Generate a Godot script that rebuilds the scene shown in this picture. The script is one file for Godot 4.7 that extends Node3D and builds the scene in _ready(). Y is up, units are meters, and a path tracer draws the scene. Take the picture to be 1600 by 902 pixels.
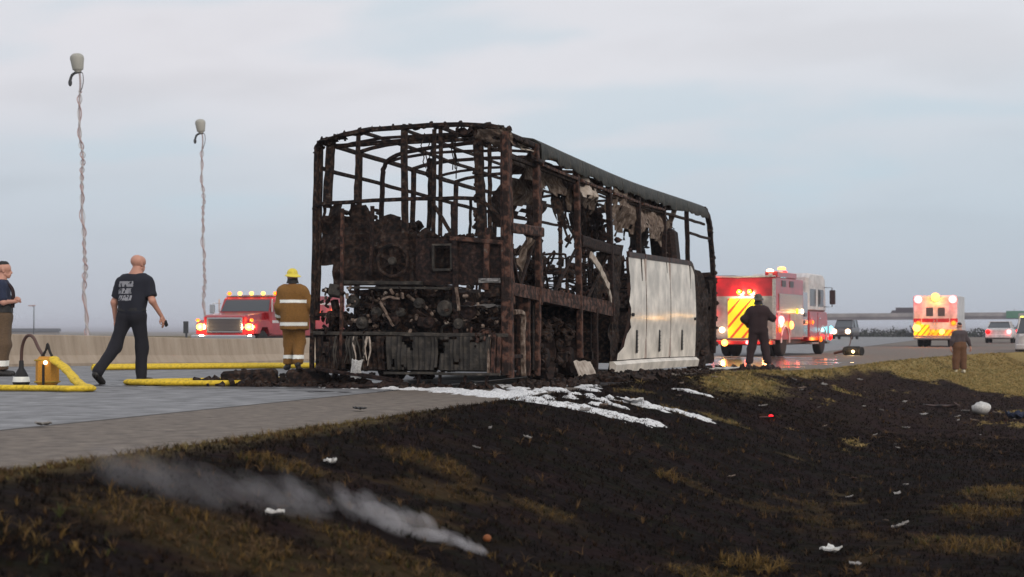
extends Node3D

# ------------------------------------------------------------------ mesh collector
class MB:
	var v := PackedVector3Array()
	var n := PackedVector3Array()
	var c := PackedColorArray()
	var ix := PackedInt32Array()
	var col := Color.WHITE

	func tri(a: Vector3, b: Vector3, d: Vector3, hint := Vector3.ZERO) -> void:
		var f := (b - a).cross(d - a)
		if f.length_squared() < 1e-16:
			return
		f = f.normalized()
		var at := v.size()
		if hint != Vector3.ZERO and f.dot(hint) < 0.0:
			f = -f
			v.append_array([a, b, d])
		else:
			v.append_array([a, d, b])
		n.append_array([f, f, f])
		c.append_array([col, col, col])
		ix.append_array([at, at + 1, at + 2])

	func quad(a: Vector3, b: Vector3, d: Vector3, e: Vector3, hint := Vector3.ZERO) -> void:
		tri(a, b, d, hint)
		tri(a, d, e, hint)

	func loft(rows: Array, wrap := true, flat := false, caps := true, flip := false) -> void:
		var R := rows.size()
		var C: int = rows[0].size()
		var cols := C if wrap else C - 1
		# orientation
		var sgn := 0.0
		if wrap and not flip:
			for i in range(R - 1):
				var m := Vector3.ZERO
				for p in rows[i]:
					m += p
				for p in rows[i + 1]:
					m += p
				m /= 2.0 * C
				for j in range(0, C, maxi(1, C / 6)):
					var a: Vector3 = rows[i][j]
					var b: Vector3 = rows[i][(j + 1) % C]
					var d: Vector3 = rows[i + 1][j]
					sgn += (b - a).cross(d - a).dot(a - m)
		var turn := flip or sgn < 0.0
		if flat:
			for i in range(R - 1):
				for j in range(cols):
					var k := (j + 1) % C
					if turn:
						quad(rows[i][j], rows[i + 1][j], rows[i + 1][k], rows[i][k])
					else:
						quad(rows[i][j], rows[i][k], rows[i + 1][k], rows[i + 1][j])
		else:
			var at := v.size()
			var nn := PackedVector3Array()
			nn.resize(R * C)
			for i in range(R - 1):
				for j in range(cols):
					var k := (j + 1) % C
					var a: Vector3 = rows[i][j]
					var b: Vector3 = rows[i][k]
					var d: Vector3 = rows[i + 1][k]
					var e: Vector3 = rows[i + 1][j]
					var f := (d - a).cross(e - b)
					if turn:
						f = -f
					nn[i * C + j] += f
					nn[i * C + k] += f
					nn[(i + 1) * C + k] += f
					nn[(i + 1) * C + j] += f
					var p := at + i * C + j
					var q := at + i * C + k
					var r := at + (i + 1) * C + k
					var s := at + (i + 1) * C + j
					if turn:
						ix.append_array([p, q, r, p, r, s])
					else:
						ix.append_array([p, r, q, p, s, r])
			for i in range(R):
				for j in range(C):
					v.append(rows[i][j])
					n.append(nn[i * C + j].normalized() if nn[i * C + j].length_squared() > 1e-20 else Vector3.UP)
					c.append(col)
		if caps and wrap:
			for e in [0, R - 1]:
				var m := Vector3.ZERO
				for p in rows[e]:
					m += p
				m /= C
				var o := Vector3.ZERO
				var other: Array = [1, R - 2]
				var w := Vector3.ZERO
				for p in rows[other[0] if e == 0 else other[1]]:
					w += p
				o = m - w / C
				if o.length_squared() < 1e-12:
					o = Vector3.UP
				for j in range(C):
					tri(m, rows[e][j], rows[e][(j + 1) % C], o)

	func box(p: Vector3, s: Vector3, bev := 0.0, b := Basis()) -> void:
		var h := s * 0.5
		bev = minf(bev, minf(h.x, minf(h.y, h.z)) * 0.9)
		if bev <= 0.0:
			for ax in 3:
				for sg in [-1.0, 1.0]:
					var u := Vector3.ZERO
					var w := Vector3.ZERO
					var q := Vector3.ZERO
					q[ax] = h[ax] * sg
					u[(ax + 1) % 3] = h[(ax + 1) % 3]
					w[(ax + 2) % 3] = h[(ax + 2) % 3]
					quad(p + b * (q - u - w), p + b * (q + u - w), p + b * (q + u + w), p + b * (q - u + w), b * q)
			return
		var i := h - Vector3.ONE * bev
		for ax in 3:
			var a1 := (ax + 1) % 3
			var a2 := (ax + 2) % 3
			for sg in [-1.0, 1.0]:
				var q := Vector3.ZERO
				q[ax] = h[ax] * sg
				var u := Vector3.ZERO
				u[a1] = i[a1]
				var w := Vector3.ZERO
				w[a2] = i[a2]
				quad(p + b * (q - u - w), p + b * (q + u - w), p + b * (q + u + w), p + b * (q - u + w), b * q)
			for s1 in [-1.0, 1.0]:
				for s2 in [-1.0, 1.0]:
					var e1 := Vector3.ZERO
					e1[a1] = h[a1] * s1
					e1[a2] = i[a2] * s2
					var e2 := Vector3.ZERO
					e2[a1] = i[a1] * s1
					e2[a2] = h[a2] * s2
					var l := Vector3.ZERO
					l[ax] = i[ax]
					quad(p + b * (e1 - l), p + b * (e1 + l), p + b * (e2 + l), p + b * (e2 - l), b * (e1 + e2))
		for sx in [-1.0, 1.0]:
			for sy in [-1.0, 1.0]:
				for sz in [-1.0, 1.0]:
					var sv := Vector3(sx, sy, sz)
					tri(p + b * (Vector3(h.x, i.y, i.z) * sv), p + b * (Vector3(i.x, h.y, i.z) * sv), p + b * (Vector3(i.x, i.y, h.z) * sv), b * sv)

	func frame_at(t: Vector3) -> Array:
		var up := Vector3.UP if absf(t.y) < 0.9 else Vector3(0, 0, -1)
		var s := t.cross(up).normalized()
		return [s, s.cross(t).normalized()]

	func tube(path: PackedVector3Array, r, seg := 8, caps := true) -> void:
		var rows := []
		for i in path.size():
			var t := (path[mini(i + 1, path.size() - 1)] - path[maxi(i - 1, 0)]).normalized()
			var f := frame_at(t)
			var rad: float = r[i] if r is Array or r is PackedFloat32Array else r
			var row := PackedVector3Array()
			for j in seg:
				var a := TAU * j / seg
				row.append(path[i] + f[0] * cos(a) * rad + f[1] * sin(a) * rad)
			rows.append(row)
		loft(rows, true, false, caps)

	func cyl(a: Vector3, b: Vector3, ra: float, rb: float, seg := 12) -> void:
		tube(PackedVector3Array([a, b]), [ra, rb], seg)

	# square section beam along a path; side: the direction across which w is measured
	func beam(path: PackedVector3Array, w: float, h: float, jit := 0.0, rng: RandomNumberGenerator = null) -> void:
		var rows := []
		for i in path.size():
			var t := (path[mini(i + 1, path.size() - 1)] - path[maxi(i - 1, 0)]).normalized()
			var f := frame_at(t)
			var o := Vector3.ZERO
			var k := 1.0
			if jit > 0.0:
				o = Vector3(rng.randf_range(-jit, jit), rng.randf_range(-jit, jit), rng.randf_range(-jit, jit))
				k = 1.0 + rng.randf_range(-6.0, 9.0) * jit
			var a: Vector3 = f[0] * w * 0.5 * k
			var b: Vector3 = f[1] * h * 0.5 * k
			var p := path[i] + o
			rows.append(PackedVector3Array([p - a * 0.7 - b, p + a * 0.7 - b, p + a - b * 0.7, p + a + b * 0.7, p + a * 0.7 + b, p - a * 0.7 + b, p - a + b * 0.7, p - a - b * 0.7]))
		loft(rows, true, true, true)

	func ball(p: Vector3, r: Vector3, seg := 10, b := Basis(), noise: FastNoiseLite = null, amp := 0.0) -> void:
		var rows := []
		var R := maxi(4, seg / 2 + 1)
		for i in R + 1:
			var la := PI * (i / float(R) - 0.5)
			la = clampf(la, -1.54, 1.54)
			var row := PackedVector3Array()
			for j in seg:
				var lo := TAU * j / seg
				var d := Vector3(cos(la) * cos(lo), sin(la), cos(la) * sin(lo))
				var k := 1.0
				if noise:
					k += amp * noise.get_noise_3dv((p + d * r) * 1.0)
				row.append(p + b * (d * r * k))
			rows.append(row)
		loft(rows, true, false, true)

	# angular broken lump
	func chunk(p: Vector3, r: Vector3, b: Basis, g: RandomNumberGenerator) -> void:
		var q := []
		for k in 12:
			q.append(g.randf_range(0.55, 1.15))
		var at := func(k: int) -> Vector3:
			var d := Vector3.UP
			if k == 11:
				d = Vector3.DOWN
			elif k > 0:
				var a := TAU * (k - 1) / 5.0 if k < 6 else TAU * (k - 5.5) / 5.0
				var y := 0.447 if k < 6 else -0.447
				d = Vector3(cos(a) * 0.894, y, sin(a) * 0.894)
			return p + b * (d * r * q[k])
		for k in 5:
			var a: Vector3 = at.call(1 + k)
			var c2: Vector3 = at.call(1 + (k + 1) % 5)
			var d2: Vector3 = at.call(6 + k)
			var e: Vector3 = at.call(6 + (k + 1) % 5)
			tri(at.call(0), a, c2, (a + c2) / 2 - p)
			tri(a, d2, c2, d2 - p)
			tri(c2, d2, e, c2 + e + d2 - p * 3.0)
			tri(at.call(11), d2, e, (d2 + e) / 2 - p + (at.call(11) - p))

	# closed outline in (a, b) swept along x; f maps (x, a, b) to a point
	func prism(poly: PackedVector2Array, x0: float, x1: float, f: Callable, bev := 0.0) -> void:
		var m := Vector2.ZERO
		for p in poly:
			m += p
		m /= poly.size()
		var rows := []
		var xs := [x0, x1]
		var ins := [0.0, 0.0]
		if bev > 0.0:
			var sg := signf(x1 - x0)
			xs = [x0, x0 + bev * sg, x1 - bev * sg, x1]
			ins = [bev, 0.0, 0.0, bev]
		for i in xs.size():
			var row := PackedVector3Array()
			for p in poly:
				var d := p - m
				var q := p - d.normalized() * minf(ins[i] * 1.3, d.length() * 0.5)
				row.append(f.call(xs[i], q.x, q.y))
			rows.append(row)
		loft(rows, true, true, false)
		var tr := Geometry2D.triangulate_polygon(poly)
		for e in [0, rows.size() - 1]:
			var out: Vector3 = rows[e][0] - rows[1 if e == 0 else rows.size() - 2][0]
			var c0 := Vector3.ZERO
			var c1 := Vector3.ZERO
			for q in rows[e]:
				c0 += q
			for q in rows[1 if e == 0 else rows.size() - 2]:
				c1 += q
			out = c0 - c1
			for i in range(0, tr.size(), 3):
				tri(rows[e][tr[i]], rows[e][tr[i + 1]], rows[e][tr[i + 2]], out)

	func lathe(prof: PackedVector2Array, seg: int, x: Transform3D) -> void:
		var rows := []
		for p in prof:
			var row := PackedVector3Array()
			for j in seg:
				var a := TAU * j / seg
				row.append(x * Vector3(cos(a) * p.x, p.y, sin(a) * p.x))
			rows.append(row)
		loft(rows, true, false, true)

	func add(o: MB, x := Transform3D()) -> void:
		var at := v.size()
		for p in o.v:
			v.append(x * p)
		for q in o.n:
			n.append((x.basis * q).normalized())
		c.append_array(o.c)
		for i in o.ix:
			ix.append(i + at)

	func mesh() -> ArrayMesh:
		var a := []
		a.resize(Mesh.ARRAY_MAX)
		a[Mesh.ARRAY_VERTEX] = v
		a[Mesh.ARRAY_NORMAL] = n
		a[Mesh.ARRAY_COLOR] = c
		a[Mesh.ARRAY_INDEX] = ix
		var m := ArrayMesh.new()
		m.add_surface_from_arrays(Mesh.PRIMITIVE_TRIANGLES, a)
		return m

# ------------------------------------------------------------------ scene helpers
var M := {}
var taken := {}
var rng := RandomNumberGenerator.new()
var nz := FastNoiseLite.new()
const CAM_Y := 0.79
const LOOK := 17.5

func numbered(called: String) -> String:
	if not taken.has(called):
		taken[called] = 0
		return called
	taken[called] += 1
	return "%s_%03d" % [called, taken[called]]

func part(called: String, mb: MB, m: Material, parent: Node, label := "") -> MeshInstance3D:
	var o := MeshInstance3D.new()
	o.mesh = mb.mesh()
	o.material_override = m
	var key := called
	if parent == self:
		key = numbered(called)
	else:
		var k := 0
		while parent.has_node(key):
			k += 1
			key = "%s_%03d" % [called, k]
	o.name = key
	parent.add_child(o, true)
	if label:
		o.set_meta("label", label)
	return o

func share(called: String, mesh: Mesh, m: Material, parent: Node, x := Transform3D()) -> MeshInstance3D:
	var o := MeshInstance3D.new()
	o.mesh = mesh
	o.material_override = m
	o.transform = x
	var key := called
	var k := 0
	while parent.has_node(key):
		k += 1
		key = "%s_%03d" % [called, k]
	o.name = key
	parent.add_child(o, true)
	return o

func thing(called: String, label: String, category: String, at := Vector3.ZERO, yaw := 0.0, group := "") -> Node3D:
	var o := Node3D.new()
	o.name = numbered(called)
	add_child(o, true)
	o.position = at
	o.rotation.y = deg_to_rad(yaw)
	tag(o, label, category, group)
	return o

func tag(o: Node3D, label: String, category: String, group := "") -> Node3D:
	o.set_meta("label", label)
	o.set_meta("category", category)
	if group:
		o.set_meta("group", group)
	return o

func kind(o: Node3D, k: String, label := "") -> Node3D:
	o.set_meta("kind", k)
	if label:
		o.set_meta("label", label)
	return o

func path(a: Array) -> PackedVector3Array:
	return PackedVector3Array(a)

func fine(pts: PackedVector3Array, n: int) -> PackedVector3Array:   # smooth curve through points
	var out := PackedVector3Array()
	for i in pts.size() - 1:
		var p0 := pts[maxi(i - 1, 0)]
		var p3 := pts[mini(i + 2, pts.size() - 1)]
		for k in n:
			out.append(pts[i].cubic_interpolate(pts[i + 1], p0, p3, k / float(n)))
	out.append(pts[pts.size() - 1])
	return out

func line(a: Vector3, b: Vector3, n: int) -> PackedVector3Array:
	var out := PackedVector3Array()
	for i in n + 1:
		out.append(a.lerp(b, i / float(n)))
	return out

func rr(a: float, b: float) -> float:
	return rng.randf_range(a, b)

# ------------------------------------------------------------------ land
func sm(t: float) -> float:
	t = clampf(t, 0.0, 1.0)
	return t * t * (3.0 - 2.0 * t)

func road_y(z: float) -> float:
	var y := -0.2 * sm((-z - 26.0) / 14.0)
	var d := maxf(0.0, -z - 170.0)
	return y - 4.5 * (1.0 - exp(-d * d * 2.6e-5))

# where the shoulder ends and the grass begins: straight, then opening out into an exit on the right
const EDGE: Array[Vector2] = [Vector2(40, -5.3), Vector2(-24, -5.3), Vector2(-34, -4.45), Vector2(-42, -4.0), Vector2(-51, -3.2), Vector2(-60, -1.85), Vector2(-70, 0.4), Vector2(-85, 4.5), Vector2(-110, 11.5), Vector2(-170, 28), Vector2(-900, 230), Vector2(-2600, 680)]

func edge_x(z: float) -> float:
	var n := EDGE.size()
	for i in n - 1:
		if z <= EDGE[i].x and z >= EDGE[i + 1].x:
			var m0 := 0.0 if i <= 1 else (EDGE[i + 1].y - EDGE[i - 1].y) / (EDGE[i + 1].x - EDGE[i - 1].x)
			var m1 := 0.0 if i + 1 <= 1 or i + 2 >= n else (EDGE[i + 2].y - EDGE[i].y) / (EDGE[i + 2].x - EDGE[i].x)
			var l := EDGE[i + 1].x - EDGE[i].x
			var t := (z - EDGE[i].x) / l
			return (2 * t * t * t - 3 * t * t + 1) * EDGE[i].y + (t * t * t - 2 * t * t + t) * l * m0 + (3 * t * t - 2 * t * t * t) * EDGE[i + 1].y + (t * t * t - t * t) * l * m1
	return EDGE[0].y

func land_y(x: float, z: float) -> float:
	var d := x - edge_x(z)
	var y := road_y(z)
	if d > 0.0:
		var k := sm((-z - 25.0) / 15.0)
		y -= 0.95 * lerpf(sm(d / 4.0), (1.0 - exp(-d / 1.6)) * minf(1.0, d / 0.5 + 0.3), k) - 0.5 * sm((d - 7.0) / 12.0)
		y += 0.008 * nz.get_noise_2d(x * 60.0, z * 60.0) * sm(d / 0.8)
	return y

func on_land(x: float, z: float, up := 0.0) -> Vector3:
	return Vector3(x, land_y(x, z) + up, z)

# ------------------------------------------------------------------ materials
func noise_tex(sd: int, freq: float, ramp: Array, size := 512, normal := 0.0, kindn := FastNoiseLite.TYPE_SIMPLEX_SMOOTH, oct := 5) -> NoiseTexture2D:
	var f := FastNoiseLite.new()
	f.seed = sd
	f.noise_type = kindn
	f.frequency = freq
	f.fractal_octaves = oct
	f.fractal_gain = 0.55
	var t := NoiseTexture2D.new()
	t.width = size
	t.height = size
	t.seamless = true
	t.noise = f
	if normal > 0.0:
		t.as_normal_map = true
		t.bump_strength = normal
	elif ramp.size():
		var g := Gradient.new()
		var off := PackedFloat32Array()
		var cs := PackedColorArray()
		for e in ramp:
			off.append(e[0])
			cs.append(e[1])
		g.offsets = off
		g.colors = cs
		t.color_ramp = g
	return t

func L(r: float, g: float, b: float) -> Color:      # linear base colour
	return Color(r, g, b).linear_to_srgb()

func mat(color: Color, rough := 0.7, metal := 0.0, tex: Texture2D = null, scale := 1.0, nrm: Texture2D = null, nscale := 1.0) -> StandardMaterial3D:
	var m := StandardMaterial3D.new()
	m.albedo_color = color
	m.roughness = rough
	m.metallic = metal
	if tex:
		m.albedo_texture = tex
	if tex or nrm:
		m.uv1_triplanar = true
		m.uv1_world_triplanar = true
		m.uv1_scale = Vector3.ONE * scale
	if nrm:
		m.normal_enabled = true
		m.normal_texture = nrm
		m.normal_scale = nscale
	return m

func glow(color: Color, energy: float) -> StandardMaterial3D:
	var m := StandardMaterial3D.new()
	m.albedo_color = color
	m.roughness = 0.3
	m.emission_enabled = true
	m.emission = color
	m.emission_energy_multiplier = energy
	return m

func lamp_light(parent: Node, at: Vector3, color: Color, energy: float, size := 0.08) -> void:
	var l := OmniLight3D.new()
	l.name = "lamp_glow"
	l.light_color = color
	l.light_energy = energy
	l.light_size = size
	l.omni_range = 60.0
	l.omni_attenuation = 2.0
	l.shadow_enabled = true
	l.position = at
	parent.add_child(l, true)

# a lamp: a short drum or dome, glowing, and its light just in front
func lamp(parent: Node, called: String, at: Vector3, r: float, m: Material, color: Color, energy: float, out := Vector3.ZERO, label := "") -> void:
	var mb := MB.new()
	var d := out.normalized() if out != Vector3.ZERO else Vector3.UP
	var f := mb.frame_at(d)
	mb.lathe(PackedVector2Array([Vector2(0.02 * r, -0.3 * r), Vector2(r, -0.3 * r), Vector2(r, 0.0), Vector2(0.85 * r, 0.22 * r), Vector2(0.5 * r, 0.38 * r), Vector2(0.02 * r, 0.42 * r)]), 16, Transform3D(Basis(f[0], d, f[1]), at))
	part(called, mb, m, parent, label)
	if energy > 0.0:
		lamp_light(parent, at + out * (r + 0.06) + (Vector3.UP * (r + 0.06) if out == Vector3.ZERO else Vector3.ZERO), color, energy)

func make_materials() -> void:
	var grain := noise_tex(3, 0.02, [[0.0, Color(0.62, 0.62, 0.62)], [0.45, Color(0.86, 0.86, 0.86)], [1.0, Color(1, 1, 1)]], 512)
	var coarse := noise_tex(5, 0.006, [[0.0, Color(0.7, 0.7, 0.7)], [1.0, Color(1, 1, 1)]], 512)
	var bump := noise_tex(7, 0.03, [], 512, 6.0)
	var lumps := noise_tex(8, 0.012, [], 512, 9.0)
	var charr := noise_tex(11, 0.012, [[0.0, L(0.006, 0.006, 0.007)], [0.42, L(0.012, 0.010, 0.010)], [0.55, L(0.030, 0.018, 0.014)], [0.68, L(0.055, 0.03, 0.02)], [0.8, L(0.05, 0.046, 0.042)], [1.0, L(0.16, 0.14, 0.12)]], 512)
	var rust := noise_tex(12, 0.014, [[0.0, L(0.016, 0.012, 0.011)], [0.38, L(0.026, 0.018, 0.016)], [0.55, L(0.078, 0.04, 0.031)], [0.7, L(0.13, 0.064, 0.045)], [0.85, L(0.1, 0.07, 0.058)], [1.0, L(0.2, 0.16, 0.135)]], 512)
	var darkrust := noise_tex(13, 0.016, [[0.0, L(0.008, 0.007, 0.007)], [0.4, L(0.014, 0.011, 0.011)], [0.6, L(0.032, 0.019, 0.016)], [0.8, L(0.052, 0.03, 0.023)], [1.0, L(0.1, 0.085, 0.075)]], 512)
	var ash := noise_tex(14, 0.015, [[0.0, L(0.03, 0.024, 0.02)], [0.35, L(0.10, 0.07, 0.055)], [0.6, L(0.2, 0.155, 0.125)], [1.0, L(0.4, 0.35, 0.3)]], 512)
	M.black = mat(Color.WHITE, 0.75, 0.0, charr, 1.5, bump, 0.8)
	M.rust = mat(Color.WHITE, 0.7, 0.0, rust, 0.9, bump, 0.6)
	M.darkrust = mat(Color.WHITE, 0.72, 0.0, darkrust, 1.4, bump, 0.7)
	M.ash = mat(Color.WHITE, 0.85, 0.0, ash, 0.9, bump, 0.7)
	M.paleash = mat(L(1.0, 0.95, 0.9), 0.9, 0.0, noise_tex(15, 0.02, [[0.0, L(0.16, 0.13, 0.11)], [0.5, L(0.4, 0.36, 0.32)], [1.0, L(0.62, 0.6, 0.57)]], 256), 1.2, bump, 0.5)
	M.cove = mat(Color.WHITE, 0.6, 0.0, noise_tex(16, 0.01, [[0.0, L(0.016, 0.017, 0.015)], [0.5, L(0.033, 0.035, 0.031)], [0.75, L(0.05, 0.046, 0.038)], [1.0, L(0.1, 0.075, 0.055)]], 512), 0.6, bump, 0.5)
	M.steel = mat(L(0.30, 0.29, 0.28), 0.45, 0.6, grain, 2.0, bump, 0.5)
	M.char_door = mat(Color.WHITE, 0.65, 0.0, noise_tex(17, 0.012, [[0.0, L(0.02, 0.019, 0.019)], [0.5, L(0.045, 0.042, 0.038)], [0.75, L(0.075, 0.065, 0.055)], [1.0, L(0.2, 0.19, 0.17)]], 512), 1.0, bump, 0.7)
	M.panel = mat(L(0.92, 0.86, 0.77), 0.6, 0.0, coarse, 0.5)
	M.panel.clearcoat_enabled = true
	M.panel.clearcoat = 0.3
	M.panel.clearcoat_roughness = 0.1
	M.seam_stain = mat(L(0.5, 0.4, 0.35), 0.7, 0.0, coarse, 1.0)
	M.scorch = mat(L(0.5, 0.36, 0.3), 0.6, 0.0, rust, 0.5)
	M.dark = mat(L(0.012, 0.012, 0.013), 0.8)
	# land
	M.land = mat(Color.WHITE, 1.0, 0.0, grain, 0.9, lumps, 1.0)
	M.land.vertex_color_use_as_albedo = true
	M.land.metallic_specular = 0.12
	M.blades = mat(Color.WHITE, 0.9)
	M.blades.vertex_color_use_as_albedo = true
	M.blades.metallic_specular = 0.15
	for k in ["black", "darkrust", "rust", "char_door", "ash", "cove"]:
		M[k].metallic_specular = 0.25
	M.concrete_road = mat(Color.WHITE, 0.72, 0.0, noise_tex(21, 0.018, [[0.0, L(0.07, 0.071, 0.074)], [0.35, L(0.14, 0.144, 0.15)], [0.5, L(0.175, 0.179, 0.188)], [0.7, L(0.2, 0.205, 0.214)], [1.0, L(0.32, 0.325, 0.335)]], 1024, 0.0, FastNoiseLite.TYPE_SIMPLEX_SMOOTH, 7), 0.11, bump, 0.12)
	M.shoulder = mat(Color.WHITE, 0.9, 0.0, noise_tex(22, 0.022, [[0.0, L(0.06, 0.048, 0.039)], [0.35, L(0.115, 0.094, 0.077)], [0.5, L(0.135, 0.111, 0.09)], [0.65, L(0.15, 0.124, 0.1)], [0.8, L(0.185, 0.153, 0.123)], [1.0, L(0.34, 0.29, 0.24)]], 1024, 0.0, FastNoiseLite.TYPE_SIMPLEX_SMOOTH, 7), 0.21, bump, 0.12)
	M.seam = mat(L(0.035, 0.028, 0.024), 0.9, 0.0, grain, 2.0)
	M.barrier = mat(Color.WHITE, 0.85, 0.0, noise_tex(23, 0.008, [[0.0, L(0.27, 0.215, 0.16)], [0.5, L(0.345, 0.28, 0.215)], [1.0, L(0.41, 0.345, 0.275)]], 512), 0.25, bump, 0.3)
	M.barrier.uv1_scale = Vector3(0.5, 0.07, 0.5)
	M.soot = mat(Color.WHITE, 0.35, 0.0, noise_tex(24, 0.02, [[0.0, L(0.018, 0.018, 0.02)], [0.5, L(0.04, 0.04, 0.044)], [1.0, L(0.1, 0.1, 0.11)]], 512), 0.8, bump, 0.6)
	M.wet = mat(L(0.09, 0.085, 0.085), 0.12)
	M.foam = mat(L(0.86, 0.88, 0.9), 0.9, 0.0, grain, 3.0, lumps, 0.6)
	M.foam.subsurf_scatter_enabled = false
	M.white = mat(L(0.75, 0.75, 0.73), 0.6, 0.0, grain, 3.0)
	M.pale_head = mat(L(0.5, 0.5, 0.45), 0.6, 0.0, grain, 3.0)
	M.litter = mat(L(0.38, 0.37, 0.36), 0.8, 0.0, grain, 4.0)
	M.hose = mat(L(0.82, 0.58, 0.03), 0.7, 0.0, noise_tex(25, 0.02, [[0.0, Color(0.6, 0.58, 0.54)], [0.4, Color(0.9, 0.9, 0.9)], [0.6, Color(1, 1, 1)], [1.0, Color(0.7, 0.68, 0.62)]], 512), 1.2, bump, 0.6)
	M.hose_dark = mat(L(0.5, 0.33, 0.02), 0.7, 0.0, grain, 4.0)
	M.orange = mat(L(0.72, 0.33, 0.03), 0.5, 0.0, grain, 5.0)
	M.rubber = mat(L(0.015, 0.015, 0.016), 0.7, 0.0, grain, 6.0)
	M.cord = mat(L(0.09, 0.045, 0.035), 0.6)
	M.reflect = mat(L(0.9, 0.92, 0.86), 0.25)
	# people
	var cloth := noise_tex(31, 0.05, [[0.0, Color(0.75, 0.75, 0.75)], [1.0, Color(1, 1, 1)]], 256)
	M.skin = mat(L(0.52, 0.27, 0.2), 0.55)
	M.navy = mat(L(0.012, 0.015, 0.028), 0.9, 0.0, cloth, 3.0)
	M.navy_blue = mat(L(0.022, 0.033, 0.075), 0.9, 0.0, cloth, 3.0)
	M.trouser = mat(L(0.012, 0.013, 0.022), 0.9, 0.0, cloth, 3.0)
	M.tan = mat(L(0.30, 0.145, 0.032), 0.92, 0.0, cloth, 2.0)
	M.brown = mat(L(0.16, 0.075, 0.035), 0.92, 0.0, cloth, 2.0)
	M.khaki = mat(L(0.16, 0.105, 0.062), 0.92, 0.0, cloth, 2.0)
	M.maroon = mat(L(0.035, 0.016, 0.018), 0.9, 0.0, cloth, 2.0)
	M.grey_shirt = mat(L(0.09, 0.07, 0.08), 0.9, 0.0, cloth, 2.0)
	M.boot = mat(L(0.014, 0.013, 0.013), 0.55)
	M.pale_boot = mat(L(0.6, 0.55, 0.42), 0.7)
	M.helmet = mat(L(0.75, 0.62, 0.05), 0.35)
	M.helmet_dark = mat(L(0.05, 0.045, 0.03), 0.45)
	M.print = mat(L(0.28, 0.29, 0.32), 0.8)
	M.eye = mat(L(0.05, 0.035, 0.03), 0.25)
	M.lip = mat(L(0.4, 0.16, 0.13), 0.5)
	# vehicles
	M.red = mat(L(0.42, 0.009, 0.016), 0.3, 0.0, coarse, 0.6)
	M.red.clearcoat_enabled = true
	M.red.clearcoat = 0.6
	M.red.clearcoat_roughness = 0.1
	M.carwhite = mat(L(0.72, 0.7, 0.7), 0.35, 0.0, coarse, 0.6)
	M.carwhite.clearcoat_enabled = true
	M.carwhite.clearcoat = 0.5
	M.silver = mat(L(0.55, 0.53, 0.53), 0.35, 0.35, grain, 1.5)
	M.cargrey = mat(L(0.35, 0.33, 0.34), 0.35, 0.2, coarse, 0.6)
	M.cardark = mat(L(0.04, 0.03, 0.035), 0.35, 0.1)
	M.tread = mat(L(0.45, 0.43, 0.42), 0.35, 0.8, grain, 3.0, bump, 0.6)
	M.chrome = mat(L(0.6, 0.6, 0.6), 0.18, 1.0)
	M.glass = mat(L(0.03, 0.04, 0.05), 0.08)
	M.glass.clearcoat_enabled = true
	M.chev_yellow = mat(L(0.95, 0.8, 0.03), 0.35)
	M.chev_red = mat(L(0.6, 0.07, 0.02), 0.35)
	M.tyre = mat(L(0.016, 0.015, 0.015), 0.85, 0.0, grain, 5.0)
	M.green = mat(L(0.02, 0.16, 0.07), 0.5)
	M.bridge = mat(L(0.36, 0.33, 0.32), 0.85, 0.0, coarse, 0.05)
	M.bridge_dark = mat(L(0.2, 0.17, 0.17), 0.85, 0.0, coarse, 0.05)
	M.grey_metal = mat(L(0.22, 0.21, 0.22), 0.5, 0.3, grain, 3.0)
	M.pinkcable = mat(L(0.42, 0.27, 0.25), 0.6)
	M.mast = mat(L(0.42, 0.37, 0.38), 0.6)
	M.roofgrey = mat(L(0.05, 0.055, 0.06), 0.8)
	M.wall_tan = mat(L(0.2, 0.19, 0.18), 0.8)
	M.leaf = mat(L(0.035, 0.045, 0.03), 0.9, 0.0, grain, 0.5)
	# lamps
	M.l_white = glow(Color(1.0, 0.86, 0.7), 4.0)
	M.l_warm = glow(Color(1.0, 0.66, 0.3), 4.0)
	M.l_amber = glow(Color(1.0, 0.42, 0.06), 2.2)
	M.l_yellow = glow(Color(1.0, 0.75, 0.1), 2.0)
	M.l_red = glow(Color(1.0, 0.06, 0.06), 2.5)
	M.l_pink = glow(Color(1.0, 0.45, 0.45), 6.0)
	M.l_teal = glow(Color(0.45, 0.95, 1.0), 3.0)
	M.l_lime = glow(Color(0.9, 0.95, 0.25), 3.0)
	M.l_dim = glow(Color(1.0, 0.25, 0.2), 1.2)
	M.ember = glow(Color(1.0, 0.06, 0.12), 2.5)

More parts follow.
